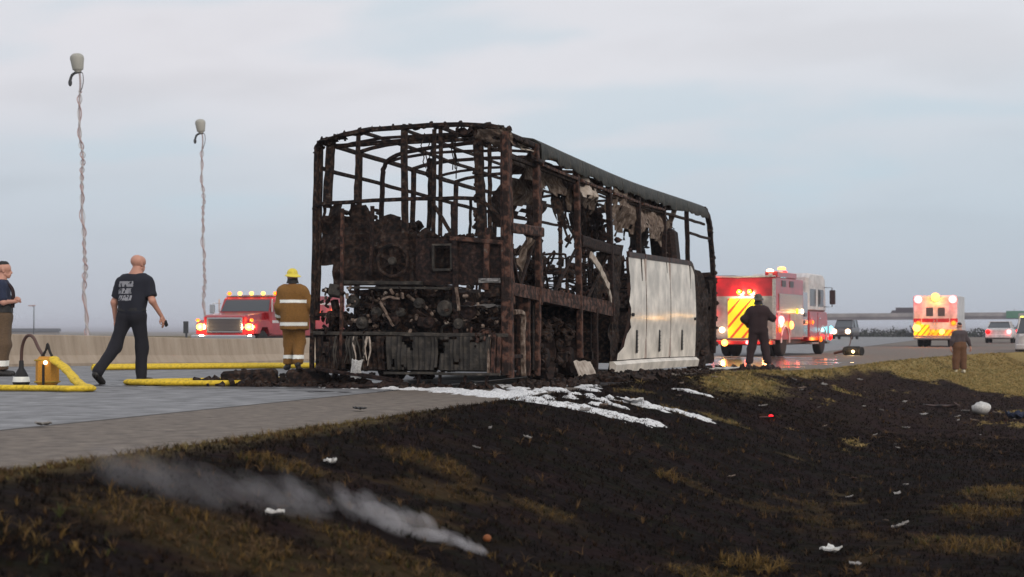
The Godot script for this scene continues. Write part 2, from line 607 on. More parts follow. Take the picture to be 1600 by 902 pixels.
func make_sky() -> Sky:
	var W := 2048
	var H := 1024
	var im := Image.create(W, H, false, Image.FORMAT_RGBF)
	var f := FastNoiseLite.new()
	f.seed = 41
	f.frequency = 1.0
	f.fractal_octaves = 5
	f.fractal_gain = 0.5
	var f2 := FastNoiseLite.new()
	f2.seed = 47
	f2.frequency = 1.0
	f2.fractal_octaves = 3
	# clouds lie on a high level sheet; colour runs from a grey-mauve bank at the horizon to a bright thin overcast
	var low := Vector3(0.50, 0.53, 0.59)
	var mid := Vector3(0.575, 0.64, 0.705)
	var high := Vector3(0.76, 0.755, 0.795)
	var out := PackedFloat32Array()
	out.resize(W * H * 3)
	for y in H:
		var el := (0.5 - (y + 0.5) / H) * PI
		if el < 0.0:
			for x in W:
				var q := (y * W + x) * 3
				out[q] = 0.16
				out[q + 1] = 0.15
				out[q + 2] = 0.15
			continue
		var e := rad_to_deg(el)
		var se := sin(el)
		var ce := cos(el)
		for x in W:
			var az := ((x + 0.5) / W) * TAU
			var dx := -sin(az) * ce
			var dz := cos(az) * ce      # column 0 looks to +z, the middle to -z
			var k := 1.0 / (se + 0.14)
			var px := dx * k
			var pz := dz * k
			var n1 := f.get_noise_3d(px * 0.9 + 3.0, pz * 1.5, e * 0.02)
			var n2 := f2.get_noise_3d(dx * 2.2, e * 0.09, dz * 2.2 + 7.0)
			var t := clampf(e / 5.2, 0.0, 1.0)
			var c := low.lerp(mid, t * t * (3.0 - 2.0 * t))
			var up := clampf((e - 3.0 + n2 * 3.5) / 7.5, 0.0, 1.0)
			c = c.lerp(high, up * up * (3.0 - 2.0 * up))
			# thin blue gaps between the cloud bands
			var gap := smoothstep(0.02, 0.42, n1 + 0.25 * n2) * smoothstep(1.5, 5.0, e) * 0.5
			c = c.lerp(Vector3(0.54, 0.665, 0.745), gap)
			var shade := smoothstep(0.05, 0.5, -n1) * smoothstep(1.5, 6.0, e)
			c *= 1.0 - 0.07 * shade
			# the right-hand sky a little greyer
			var right := 0.5 + 0.5 * sin(az - PI + deg_to_rad(LOOK))
			c.x *= 0.955 + 0.115 * right
			c.y *= 1.03 - 0.005 * right
			c.z *= 1.05 - 0.03 * right
			var q := (y * W + x) * 3
			c *= 0.97
			out[q] = c.x
			out[q + 1] = c.y
			out[q + 2] = c.z
	im = Image.create_from_data(W, H, false, Image.FORMAT_RGBF, out.to_byte_array())
	var pm := PanoramaSkyMaterial.new()
	pm.panorama = ImageTexture.create_from_image(im)
	var s := Sky.new()
	s.sky_material = pm
	return s

func burnt(x: float, z: float) -> float:      # 1 burnt black, 0 not burnt
	var d := x - edge_x(z)
	var far := -z - (44.0 + 2.5 * maxf(0.0, minf(x + 4.0, 2.0)) - 1.7 * maxf(0.0, x + 2.0) + 3.0 * nz.get_noise_2d(x * 30.0, z * 6.0))
	var b := 1.0 - sm(far / 2.0 + 0.5)
	b *= lerpf(sm((d - 0.10 + 0.25 * nz.get_noise_2d(x * 50.0, z * 20.0)) / 0.35), 1.0, sm((-z - 11.5) / 3.5) * (1.0 - sm((-z - 25.0) / 6.0)))
	# islands that the fire passed over
	var p := nz.get_noise_2d(x * 16.0 + 40.0, z * 10.0 + 11.0) + 0.5 * nz.get_noise_2d(x * 60.0, z * 44.0) + 0.35 * nz.get_noise_2d(x * 170.0, z * 150.0)
	b *= 1.0 - 0.8 * sm((p - 0.42 - 0.16 * sm((-z - 14.0) / 8.0)) / 0.2)
	for s in [[-4.12, -11.0, 0.42, 0.30], [-4.5, -9.3, 0.3, 0.25], [0.1, -17.4, 0.6, 0.7], [-0.3, -15.6, 0.4, 0.5], [-4.3, -26.5, 0.55, 2.6], [-3.18, -10.85, 0.3, 0.18], [-1.9, -10.6, 0.3, 0.25], [-0.4, -13.2, 0.5, 0.5], [-3.9, -7.2, 0.8, 0.5], [-3.2, -8.15, 0.7, 0.25]]:
		var q := Vector2((x - s[0]) / s[2], (z - s[1]) / s[3]).length() + 0.5 * nz.get_noise_2d(x * 70.0, z * 70.0) + 0.4 * nz.get_noise_2d(x * 190.0, z * 190.0)
		b *= 1.0 - 0.75 * (1.0 - sm(q - 0.5))
	return clampf(b, 0.0, 1.0)

func land_color(x: float, z: float) -> Color:
	var b := burnt(x, z)
	var n := 0.5 + 0.5 * nz.get_noise_2d(x * 35.0, z * 35.0)
	var n2 := 0.5 + 0.5 * nz.get_noise_2d(x * 11.0 + 90.0, z * 7.0)
	var straw := Color(0.30, 0.21, 0.085).lerp(Color(0.40, 0.30, 0.13), n)
	straw = straw.lerp(Color(0.24, 0.21, 0.09), n2 * 0.6)
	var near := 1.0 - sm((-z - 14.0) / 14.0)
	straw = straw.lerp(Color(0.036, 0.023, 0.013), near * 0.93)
	var black := Color(0.0115, 0.0102, 0.0102).lerp(Color(0.032, 0.02, 0.0165), n * n)
	black = black.lerp(Color(0.062, 0.033, 0.027), 0.75 * sm((-z - 18.0) / 16.0) * n2)
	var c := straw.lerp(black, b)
	var strip := sm(1.0 - absf(x - edge_x(z) - 0.1) / 0.3)
	c = c.lerp(Color(0.15, 0.115, 0.06), strip * 0.55 * (1.0 - sm((-z - 11.5) / 3.5)))
	c.a = 1.0
	return c

func make_land() -> void:
	var xs := []
	var x := -5.4
	while x < 2.6:
		xs.append(x)
		x += 0.1
	while x < 400.0:
		xs.append(x)
		x += 0.3 + (x - 2.6) * 0.25
	xs.append(900.0)
	var zs := []
	var z := 12.0
	while z > -2200.0:
		zs.append(z)
		z -= 0.1 if z < -4.0 and z > -24.0 else (0.2 if z > -75.0 and z < 0.0 else (1.2 if z > -200.0 else 40.0))
	var mb := MB.new()
	var rows := []
	var cols := PackedColorArray()
	for zz in zs:
		var row := PackedVector3Array()
		for xx in xs:
			var px: float = xx + 5.4 + edge_x(zz) - 0.12
			row.append(Vector3(px, land_y(px, zz) - (0.012 if px < edge_x(zz) + 0.02 else 0.0), zz))
			cols.append(land_color(px, zz))
		rows.append(row)
	mb.loft(rows, false, false, false, false)
	for i in mb.n.size():
		if mb.n[i].y < 0.0:
			mb.n[i] = -mb.n[i]
	mb.c = cols
	fix_up(mb)
	kind(part("ground", mb, M.land, self), "structure", "grass slope beside the shoulder, burnt black near the bus and dry straw beyond")

func fix_up(mb: MB) -> void:     # make every face of a sheet look upward
	for i in range(0, mb.ix.size(), 3):
		var a := mb.v[mb.ix[i]]
		var f := (mb.v[mb.ix[i + 1]] - a).cross(mb.v[mb.ix[i + 2]] - a)
		if f.y > 0.0:
			var t := mb.ix[i + 1]
			mb.ix[i + 1] = mb.ix[i + 2]
			mb.ix[i + 2] = t

# a strip between two lines that follow the road
func strip(x0: Callable, x1: Callable, z0: float, z1: float, step: float, up: float, across := 4) -> MB:
	var mb := MB.new()
	var rows := []
	var z := z0
	while true:
		var row := PackedVector3Array()
		for i in across + 1:
			row.append(Vector3(lerpf(x0.call(z), x1.call(z), i / float(across)), road_y(z) + up, z))
		rows.append(row)
		if z <= z1:
			break
		z = maxf(z1, z - step * (1.0 if z > -200.0 else 10.0))
	mb.loft(rows, false, false, false)
	for i in mb.n.size():
		if mb.n[i].y < 0.0:
			mb.n[i] = -mb.n[i]
	fix_up(mb)
	return mb

func make_roads() -> void:
	var e := func(z): return edge_x(z) + 0.06 * nz.get_noise_2d(z * 40.0, 3.0) + 0.03 * nz.get_noise_2d(z * 160.0, 8.0)
	var l := func(_z): return -7.42
	kind(part("shoulder", strip(l, e, 20.0, -900.0, 0.25, 0.0, 6), M.shoulder, self), "structure", "brown-grey asphalt shoulder between the lane and the grass")
	kind(part("joint_line", strip(func(_z): return -7.51, l, 20.0, -900.0, 0.8, -0.004, 1), M.seam, self), "structure", "dark joint between the concrete lane and the shoulder")
	kind(part("road", strip(func(_z): return -20.9, func(_z): return -7.51, 20.0, -900.0, 1.5, 0.0, 8), M.concrete_road, self), "structure", "blue-grey concrete carriageway of the highway")
	kind(part("opposite_road", strip(func(_z): return -39.3, func(_z): return -20.9, 20.0, -900.0, 2.0, -0.003, 6), M.concrete_road, self), "structure", "opposite carriageway behind the concrete barrier")
	var f := strip(func(_z): return -1500.0, func(_z): return -39.2, 20.0, -2200.0, 4.0, -0.05, 8)
	for i in f.c.size():
		f.c[i] = Color(0.19, 0.15, 0.07)
	kind(part("far_field", f, M.land, self), "structure", "flat dry field beyond the opposite carriageway")

func make_barrier() -> void:
	var b := thing("concrete_barrier", "long low tan concrete median barrier across the highway", "barrier", Vector3(-20.3, 0, 0))
	var prof := [Vector2(0.30, -0.02), Vector2(0.30, 0.07), Vector2(0.16, 0.25), Vector2(0.085, 0.68), Vector2(0.07, 0.70), Vector2(-0.07, 0.70), Vector2(-0.085, 0.68), Vector2(-0.16, 0.25), Vector2(-0.30, 0.07), Vector2(-0.30, -0.02)]
	var z := -8.0
	while z > -165.0:
		var ln := 6.1
		var mb := MB.new()
		var rows := []
		var s := 1.0
		for q in [[0.0, 0.985], [0.012, 1.0], [ln - 0.024, 1.0], [ln - 0.012, 0.985]]:
			var zz: float = z - q[0]
			var row := PackedVector3Array()
			for p in prof:
				row.append(Vector3(p.x * q[1], p.y * q[1] + road_y(zz), zz))
			rows.append(row)
		mb.loft(rows, true, true, true)
		part("barrier_segment", mb, M.barrier, b)
		z -= ln

# ------------------------------------------------------------------ the burnt coach
const XL := -1.45
const XR := 1.30
const PILLARS := [-0.05, -1.4, -3.55, -5.55, -7.65, -9.8, -12.05, -14.0]

func roof_y(z: float) -> float:
	var t := [[1.0, 3.40], [0.0, 3.38], [-1.8, 3.36], [-3.3, 3.335], [-4.4, 3.32], [-6.0, 3.30], [-7.8, 3.295], [-10.1, 3.32], [-13.6, 3.36], [-16.0, 3.36]]
	for i in t.size() - 1:
		if z <= t[i][0] and z >= t[i + 1][0]:
			var p0: Array = t[maxi(i - 1, 0)]
			var p3: Array = t[mini(i + 2, t.size() - 1)]
			var k: float = (z - t[i][0]) / (t[i + 1][0] - t[i][0])
			return cubic_interpolate(t[i][1], t[i + 1][1], p0[1], p3[1], k)
	return 3.3

func bow(z: float, drop := 0.0, x0 := XL, x1 := XR) -> PackedVector3Array:
	var out := PackedVector3Array()
	for i in 13:
		var t := i / 12.0
		var s := absf(2.0 * t - 1.0)
		out.append(Vector3(lerpf(x0, x1, t), roof_y(z) - drop + 0.13 * (1.0 - pow(s, 3.0)) - 0.05, z))
	return out

func lumpy(mb: MB, nu: int, nv: int, f: Callable, keep = null) -> void:    # a sheet with holes, two faces of its own thickness
	for i in nu:
		for j in nv:
			var u0 := i / float(nu)
			var u1 := (i + 1) / float(nu)
			var v0 := j / float(nv)
			var v1 := (j + 1) / float(nv)
			if keep != null and not keep.call((u0 + u1) / 2, (v0 + v1) / 2):
				continue
			mb.quad(f.call(u0, v0), f.call(u1, v0), f.call(u1, v1), f.call(u0, v1))

# torn sheet hanging from a line a-b, at most `drop` long, bulging along `out`
func torn(called: String, bus: Node3D, m: Material, a: Vector3, b: Vector3, drop: float, out: Vector3, seed_: float, rag := 0.6) -> void:
	var mb := MB.new()
	var f := func(u: float, w: float) -> Vector3:
		var p := a.lerp(b, u) + Vector3.DOWN * drop * w
		p += out * (0.10 * sin(w * 3.0 + seed_) + 0.14 * nz.get_noise_3d(u * 90 + seed_ * 31, w * 90, 0.0))
		p += (b - a).normalized() * 0.08 * nz.get_noise_3d(u * 80, w * 60, seed_ * 17)
		return p
	var keep := func(u: float, w: float) -> bool:
		return w < 1.0 - rag * (0.5 + 0.9 * nz.get_noise_2d(u * 110 + seed_ * 57, seed_ * 13 + w * 25)) and nz.get_noise_2d(u * 130 + seed_ * 7, w * 130 + 50) < 0.42
	lumpy(mb, 14, 10, f, keep)
	if mb.v.size() == 0:
		return
	var back := MB.new()     # the other face, 12 mm behind, so the sheet has thickness
	var off := out.normalized() * -0.012
	for i in range(0, mb.ix.size(), 3):
		back.tri(mb.v[mb.ix[i]] + off, mb.v[mb.ix[i + 1]] + off, mb.v[mb.ix[i + 2]] + off, -out)
	mb.add(back)
	part(called, mb, m, bus)

func jbeam(called: String, bus: Node3D, m: Material, pts: PackedVector3Array, w: float, h: float, jit := 0.004) -> void:
	var mb := MB.new()
	mb.beam(pts, w, h, jit, rng)
	part(called, mb, m, bus)

# clinkered residue: many small lumps in a box-like region
func clinker(mb: MB, lo: Vector3, hi: Vector3, count: int, r0: float, r1: float) -> void:
	for i in count:
		var p := Vector3(rr(lo.x, hi.x), rr(lo.y, hi.y), rr(lo.z, hi.z))
		var b := Basis.from_euler(Vector3(rr(0, 6), rr(0, 6), rr(0, 6)))
		if rng.randf() < 0.5:
			mb.box(p, Vector3(rr(r0, r1), rr(r0, r1) * 0.5, rr(r0, r1)) * 1.6, 0.006, b)
		else:
			mb.chunk(p, Vector3(rr(r0, r1), rr(r0, r1) * 0.7, rr(r0, r1)), b, rng)

func make_bus() -> void:
	rng.seed = 77
	var bus := thing("burnt_coach", "burnt-out coach reduced to a rusty frame, white panels left near its front", "bus", Vector3(-7.5, 0, -19.55))
	var B: Material = M.black
	var R: Material = M.rust
	var D: Material = M.darkrust
	# --- side pillars
	for i in PILLARS.size():
		var z: float = PILLARS[i]
		var w: float = [0.12, 0.11, 0.08, 0.10, 0.07, 0.065, 0.05, 0.12][i]
		var low: float = [0.15, 1.15, 0.35, 0.9, 1.1, 1.1, 1.1, 1.9][i]
		if i < 7:
			jbeam("window_pillar", bus, R if i < 3 else D, line(Vector3(XR, low, z), Vector3(XR - 0.03, roof_y(z) - 0.04, z + 0.12), 9), 0.09, w, 0.005)
		if i == 0 or i == 1:
			jbeam("pillar_flange", bus, R, line(Vector3(XR - 0.02, 1.1, z - 0.13), Vector3(XR - 0.07, roof_y(z) - 0.06, z - 0.16), 8), 0.06, 0.05, 0.012)
		var lowl: float = 0.2 if i > 1 else 0.9
		jbeam("window_pillar", bus, B, line(Vector3(XL, lowl, z), Vector3(XL + 0.05, roof_y(z) - 0.05, z), 8), 0.07, 0.075, 0.007)
		if i > 0:
			jbeam("roof_bow", bus, B if i % 2 else D, bow(z), 0.06, 0.05, 0.006)
	for z in [-0.7, -2.5, -4.6]:
		jbeam("roof_bow", bus, D, bow(z, 0.02), 0.045, 0.04, 0.005)
	# --- roof rails along the bus
	for q in [[XL + 0.03, 0.06, 0.06], [XL + 0.04, 0.42, 0.05], [-0.82, -0.06, 0.045], [-0.3, -0.10, 0.04], [0.25, -0.10, 0.045], [0.8, -0.06, 0.045], [XR - 0.06, 0.06, 0.08], [XR - 0.05, 0.34, 0.05]]:
		var pts := PackedVector3Array()
		for k in 29:
			var z := -0.1 - 13.9 * k / 28.0
			pts.append(Vector3(q[0] as float, roof_y(z) - (q[1] as float), z))
		jbeam("roof_rail", bus, B, pts, q[2], q[2], 0.007)
	# --- rear roof edge and the beam below it
	var top := fine(path([Vector3(XL + 0.02, 3.20, 0.0), Vector3(-1.38, 3.30, 0.0), Vector3(-1.2, 3.35, 0.0), Vector3(-0.78, 3.43, 0.02), Vector3(-0.18, 3.46, 0.02), Vector3(0.3, 3.47, 0.02), Vector3(0.85, 3.45, 0.02), Vector3(1.22, 3.40, 0.0)]), 4)
	jbeam("roof_edge", bus, B, top, 0.08, 0.06, 0.005)
	var tl := MB.new()
	for i in 60:
		var t := rr(0.0, 1.0)
		var p := top[int(t * (top.size() - 1))]
		tl.chunk(p + Vector3(rr(-0.05, 0.05), rr(-0.045, 0.035), rr(-0.08, 0.05)), Vector3(rr(0.02, 0.07), rr(0.01, 0.035), rr(0.03, 0.06)), Basis.from_euler(Vector3(rr(0, 3), rr(0, 3), 0)), rng)
	for i in 90:
		var t := rr(0.35, 1.0)
		tl.chunk(Vector3(lerpf(0.2, 1.28, t), 3.42 - rr(0.0, 0.14) * t, rr(-0.35, 0.04)), Vector3(rr(0.02, 0.09), rr(0.01, 0.04), rr(0.03, 0.07)), Basis.from_euler(Vector3(rr(0, 3), rr(0, 3), 0)), rng)
	kind(part("roof_residue", tl, M.ash if false else D, bus), "stuff")
	jbeam("cross_beam", bus, B, fine(path([Vector3(-1.24, 3.26, -0.1), Vector3(-0.8, 3.27, -0.1), Vector3(0.1, 3.31, -0.1), Vector3(0.7, 3.33, -0.1), Vector3(1.0, 3.22, -0.1)]), 5), 0.05, 0.055, 0.007)
	torn("roof_scrap", bus, M.ash, Vector3(0.86, 3.38, 0.03), Vector3(1.34, 3.36, 0.03), 0.30, Vector3(0, 0, 1), 2.3, 0.7)
	torn("roof_scrap", bus, M.paleash, Vector3(XR - 0.02, 3.42, 0.1), Vector3(XR - 0.02, 3.27, -1.35), 0.16, Vector3(1, 0.2, 0), 4.1, 0.8)
	torn("roof_scrap", bus, D, Vector3(XR - 0.04, 3.36, -0.1), Vector3(XR - 0.04, 3.27, -1.4), 0.30, Vector3(1, 0.2, 0), 5.3, 0.7)
	torn("roof_scrap", bus, B, Vector3(-1.35, 3.32, 0.02), Vector3(-1.0, 3.38, 0.02), 0.12, Vector3(0, 0, 1), 7.7, 0.9)
	# --- rear corners and rear window bars
	jbeam("corner_post", bus, B, line(Vector3(XL - 0.05, 0.25, 0.0), Vector3(XL + 0.02, 3.24, 0.0), 12), 0.06, 0.06, 0.006)
	jbeam("corner_post", bus, B, line(Vector3(-1.30, 2.42, -0.04), Vector3(-1.24, 3.36, -0.04), 8), 0.11, 0.09, 0.005)
	jbeam("corner_post", bus, R, line(Vector3(XR - 0.04, 0.18, 0.0), Vector3(XR - 0.05, 3.36, 0.0), 12), 0.12, 0.10, 0.005)
	for q in [[-0.86, 2.48, -0.82, 3.40, 0.055, 0.0], [-0.155, 2.05, -0.17, 3.45, 0.085, 0.0], [0.12, 1.98, 0.16, 3.05, 0.055, -0.15], [0.25, 2.0, 0.26, 3.42, 0.05, 0.0], [0.345, 2.0, 0.35, 3.45, 0.05, 0.0], [1.03, 1.95, 1.03, 3.22, 0.05, 0.0], [0.52, 1.95, 0.52, 2.46, 0.045, 0.0], [0.72, 2.0, 0.74, 2.50, 0.035, -0.1], [0.74, 2.05, 0.80, 2.85, 0.03, -0.3]]:
		jbeam("rear_window_bar", bus, B, line(Vector3(q[0], q[1], q[5]), Vector3(q[2], q[3], q[5]), 9), q[4], q[4] * 0.8, 0.006)
	jbeam("rear_window_bar", bus, B, line(Vector3(0.93, 1.92, 0.01), Vector3(0.85, 3.38, -0.05), 10), 0.12, 0.09, 0.014)
	jbeam("bulkhead_arch", bus, D, fine(path([Vector3(-0.70, 1.9, -0.5), Vector3(-0.68, 2.8, -0.5), Vector3(-0.65, 3.0, -0.5), Vector3(-0.52, 3.13, -0.5), Vector3(-0.1, 3.22, -0.5), Vector3(0.9, 3.3, -0.5)]), 5), 0.06, 0.05, 0.005)
	jbeam("rear_window_bar", bus, B, line(Vector3(0.27, 2.40, 0.01), Vector3(0.55, 1.96, 0.01), 5), 0.05, 0.045, 0.005)
	jbeam("belt_rail", bus, B, fine(path([Vector3(-1.47, 2.38, 0.02), Vector3(-1.40, 2.46, 0.02), Vector3(-1.1, 2.48, 0.02), Vector3(-0.2, 2.50, 0.02), Vector3(0.7, 2.49, 0.02), Vector3(0.92, 2.45, 0.02), Vector3(1.08, 2.33, 0.02), Vector3(1.26, 2.14, 0.02)]), 5), 0.05, 0.05, 0.005)
	jbeam("belt_rail", bus, R, line(Vector3(0.5, 1.97, 0.03), Vector3(1.25, 1.90, 0.03), 6), 0.05, 0.06, 0.006)
	# hanging wires and scraps seen against the sky
	for i in 9:
		var x := rr(-0.1, 0.5)
		var p := path([Vector3(x, 3.4 - rr(0, 0.1), rr(-0.6, 0.0))])
		for k in 6:
			p.append(p[p.size() - 1] + Vector3(rr(-0.04, 0.04), -rr(0.04, 0.1), rr(-0.03, 0.03)))
		var mb := MB.new()
		mb.tube(p, 0.008, 5)
		part("wire", mb, B, bus)
	var hang := MB.new()
	for i in 26:
		var t := rr(0, 1)
		hang.chunk(Vector3(0.13 + rr(-0.03, 0.03), 2.75 + t * 0.3, -0.15), Vector3(rr(0.02, 0.04), rr(0.03, 0.06), 0.03), Basis.from_euler(Vector3(rr(0, 6), rr(0, 6), 0)), rng)
	for i in 40:
		hang.chunk(Vector3(0.88 + rr(-0.06, 0.04), 2.0 + rr(0, 1.2), rr(-0.06, 0.04)), Vector3(rr(0.02, 0.05), rr(0.02, 0.07), 0.04), Basis.from_euler(Vector3(rr(0, 6), rr(0, 6), 0)), rng)
	kind(part("molten_residue", hang, B, bus), "stuff")
	# --- charred mass behind the belt line, left of the rear window
	var mass := MB.new()
	var mf := func(u: float, w: float) -> Vector3:
		var x := lerpf(-1.44, 0.60, u)
		var tops := 2.47 if x < -0.78 else (lerpf(2.47, 2.24, (x + 0.78) / 0.12) if x < -0.66 else (2.22 + 0.09 * sin((x + 0.66) * 7.0) if x < -0.15 else 2.05 + 0.06 * sin(x * 14.0)))
		tops += 0.05 * nz.get_noise_2d(x * 160, 3.0)
		var y := lerpf(1.36, tops, w)
		return Vector3(x, y, -0.06 + 0.16 * nz.get_noise_2d(x * 70, y * 70) - 0.08 * w)
	lumpy(mass, 44, 24, mf, func(u: float, w: float) -> bool:
		var x := lerpf(-1.44, 0.60, u)
		if x < -1.22 and w > 0.02 and w < 0.24:
			return false
		if w > 0.86 and x > -1.4 and x < -1.33:
			return false
		return not (w > 0.82 and nz.get_noise_2d(x * 140, 40.0) > 0.25))
	part("charred_bulkhead", mass, B, bus)
	var heap := MB.new()
	clinker(heap, Vector3(-0.7, 1.95, -0.9), Vector3(-0.15, 2.22, -0.25), 60, 0.03, 0.10)
	clinker(heap, Vector3(0.1, 1.85, -0.9), Vector3(0.55, 2.04, -0.2), 40, 0.03, 0.08)
	clinker(heap, Vector3(0.5, 1.8, -1.2), Vector3(1.2, 1.94, -0.2), 50, 0.03, 0.08)
	clinker(heap, Vector3(-1.4, 2.0, -0.8), Vector3(-0.8, 2.44, -0.2), 60, 0.03, 0.1)
	kind(part("clinker_heap", heap, B, bus), "stuff")
	# --- rusty rear plate with its square hole
	var plate := MB.new()
	lumpy(plate, 30, 18, func(u: float, w: float) -> Vector3:
		var x := lerpf(0.0, 1.22, u)
		var y := lerpf(1.36, 1.98, w)
		return Vector3(x, y, 0.0 + 0.02 * nz.get_noise_2d(x * 90, y * 90)), func(u: float, w: float) -> bool:
		return not (u > 0.22 and u < 0.40 and w > 0.36 and w < 0.80))
	part("rear_plate", plate, D, bus)
	var hole := MB.new()
	hole.box(Vector3(0.255, 1.72, 0.02), Vector3(0.03, 0.32, 0.05), 0.006)
	hole.box(Vector3(0.51, 1.72, 0.02), Vector3(0.03, 0.32, 0.05), 0.006)
	hole.box(Vector3(0.38, 1.885, 0.02), Vector3(0.28, 0.03, 0.05), 0.006)
	hole.box(Vector3(0.38, 1.555, 0.025), Vector3(0.24, 0.035, 0.06), 0.006)
	part("hatch_frame", hole, M.char_door, bus)
	jbeam("rear_post", bus, D, line(Vector3(0.58, 0.7, 0.03), Vector3(0.55, 2.45, 0.03), 8), 0.07, 0.05, 0.007)
	jbeam("rear_post", bus, R, line(Vector3(0.98, 1.3, 0.03), Vector3(1.02, 2.1, 0.03), 6), 0.08, 0.05, 0.007)
	jbeam("rear_post", bus, R, line(Vector3(-1.05, 0.3, 0.05), Vector3(-1.03, 2.4, 0.05), 10), 0.045, 0.045, 0.006)
	jbeam("rear_post", bus, D, line(Vector3(-0.62, 1.5, 0.05), Vector3(-0.6, 2.42, 0.05), 6), 0.05, 0.04, 0.006)
	# --- fan
	var fan := Node3D.new()
	fan.name = "radiator_fan"
	bus.add_child(fan)
	fan.position = Vector3(-0.29, 1.68, 0.10)
	var fr := MB.new()
	var ring := PackedVector3Array()
	for k in 25:
		ring.append(Vector3(cos(TAU * k / 24) * 0.21, sin(TAU * k / 24) * 0.21, 0))
	fr.tube(ring, 0.028, 8, false)
	part("fan_ring", fr, M.black, fan)
	for k in 7:
		var bl := MB.new()
		var a := TAU * k / 7.0
		bl.box(Vector3(cos(a) * 0.11, sin(a) * 0.11, -0.02), Vector3(0.16, 0.06, 0.008), 0.002, Basis(Vector3(0, 0, 1), a) * Basis(Vector3(1, 0, 0), 0.5))
		part("fan_blade", bl, M.black, fan)
	var hub := MB.new()
	hub.cyl(Vector3(0, 0, -0.05), Vector3(0, 0, 0.04), 0.06, 0.05, 14)
	part("hub", hub, M.char_door, fan)
	# --- shelves and engine
	jbeam("engine_rail", bus, M.char_door, line(Vector3(-1.0, 1.40, 0.05), Vector3(0.1, 1.38, 0.05), 8), 0.06, 0.05, 0.006)
	jbeam("engine_rail", bus, M.char_door, line(Vector3(-0.95, 1.33, 0.07), Vector3(0.5, 1.31, 0.07), 8), 0.04, 0.03, 0.005)
	jbeam("engine_rail", bus, M.char_door, line(Vector3(XL, 0.72, 0.04), Vector3(XR, 0.70, 0.04), 12), 0.06, 0.05, 0.006)
	jbeam("engine_rail", bus, D, line(Vector3(XL, 0.98, 0.0), Vector3(-1.0, 0.95, 0.0), 5), 0.05, 0.05, 0.006)
	var eb := MB.new()
	eb.box(Vector3(-0.15, 0.95, -0.75), Vector3(1.3, 0.75, 1.2), 0.05)
	eb.box(Vector3(-0.2, 1.28, -0.55), Vector3(0.9, 0.2, 0.9), 0.04)
	part("engine_block", eb, B, bus)
	var back := MB.new()
	back.box(Vector3(-0.1, 0.75, -1.45), Vector3(2.6, 1.1, 0.05))
	part("engine_bulkhead", back, B, bus)
	for q in [[-0.32, 1.12, 0.0, 0.10, 0], [-0.30, 0.90, 0.03, 0.09, 1], [-0.2, 1.0, 0.02, 0.06, 1], [0.05, 1.12, 0.0, 0.07, 0], [0.42, 1.05, 0.0, 0.11, 0], [-0.55, 1.0, 0.0, 0.075, 0], [0.75, 1.02, 0.0, 0.12, 0], [-0.75, 0.86, 0.02, 0.085, 1], [0.2, 0.86, 0.02, 0.08, 0], [0.62, 0.85, 0.03, 0.07, 1], [-0.9, 1.15, -0.02, 0.09, 0]]:
		var pu := MB.new()
		var c0 := Vector3(q[0], q[1], q[2])
		var r: float = q[3]
		pu.lathe(PackedVector2Array([Vector2(0.012, -0.05), Vector2(r * 0.9, -0.05), Vector2(r, -0.03), Vector2(r * 0.86, 0.0), Vector2(r, 0.03), Vector2(r * 0.9, 0.045), Vector2(r * 0.5, 0.03), Vector2(r * 0.35, 0.06), Vector2(0.012, 0.06)]), 16, Transform3D(Basis(Vector3(1, 0, 0), PI / 2), c0))
		part("pulley", pu, [M.char_door, M.char_door, D][q[4] if rng.randf() < 0.7 else 2], bus)
	for i in 26:
		var a := Vector3(rr(-1.3, 1.1), rr(0.75, 1.35), rr(-0.25, 0.06))
		var p := path([a])
		var dirs := [Vector3(rr(-1, 1), rr(-0.5, 0.5), 0), Vector3(rr(-0.4, 0.4), rr(-1, 0.6), rr(-0.2, 0.2))]
		for k in 3:
			var d: Vector3 = dirs[k % 2]
			p.append(p[p.size() - 1] + d.normalized() * rr(0.08, 0.2))
		for k in p.size():
			p[k].y = clampf(p[k].y, 0.62, 1.38)
			p[k].x = clampf(p[k].x, -1.36, 1.15)
		var mb := MB.new()
		mb.tube(fine(p, 4), rr(0.012, 0.032), 7)
		part("pipe", mb, [B, D, M.char_door, M.rust, M.ash][rng.randi() % 5], bus)
	for i in 24:
		var mb := MB.new()
		mb.box(Vector3(rr(-1.3, 1.1), rr(0.78, 1.32), rr(-0.3, 0.0)), Vector3(rr(0.06, 0.24), rr(0.05, 0.18), rr(0.08, 0.25)), 0.012, Basis.from_euler(Vector3(rr(-0.3, 0.3), rr(-0.4, 0.4), rr(-0.3, 0.3))))
		part("engine_component", mb, [B, B, D, M.char_door, B][rng.randi() % 5], bus)
	for q in [[0, M.ash, 90], [1, M.black, 150], [2, M.paleash, 9]]:
		var es := MB.new()
		clinker(es, Vector3(-1.38, 0.74, -0.15), Vector3(1.15, 1.34, 0.10), q[2], 0.012, 0.05)
		kind(part("engine_scrap", es, q[1], bus), "stuff")
	jbeam("bent_strut", bus, M.ash, fine(path([Vector3(-0.46, 1.14, 0.1), Vector3(-0.38, 1.0, 0.12), Vector3(-0.28, 0.82, 0.1)]), 4), 0.035, 0.03, 0.006)
	jbeam("bent_strut", bus, M.ash, fine(path([Vector3(-0.46, 1.14, 0.1), Vector3(-0.36, 1.2, 0.1), Vector3(-0.2, 1.18, 0.08)]), 4), 0.035, 0.03, 0.006)
	jbeam("bent_strut", bus, M.ash, line(Vector3(0.60, 1.32, 0.09), Vector3(0.64, 1.02, 0.09), 5), 0.04, 0.03, 0.005)
	var shelf := MB.new()
	lumpy(shelf, 16, 6, func(u: float, w: float) -> Vector3: return Vector3(lerpf(0.66, 1.14, u), 1.08 + 0.05 * nz.get_noise_2d(u * 90, w * 90), lerpf(0.12, -0.2, w)))
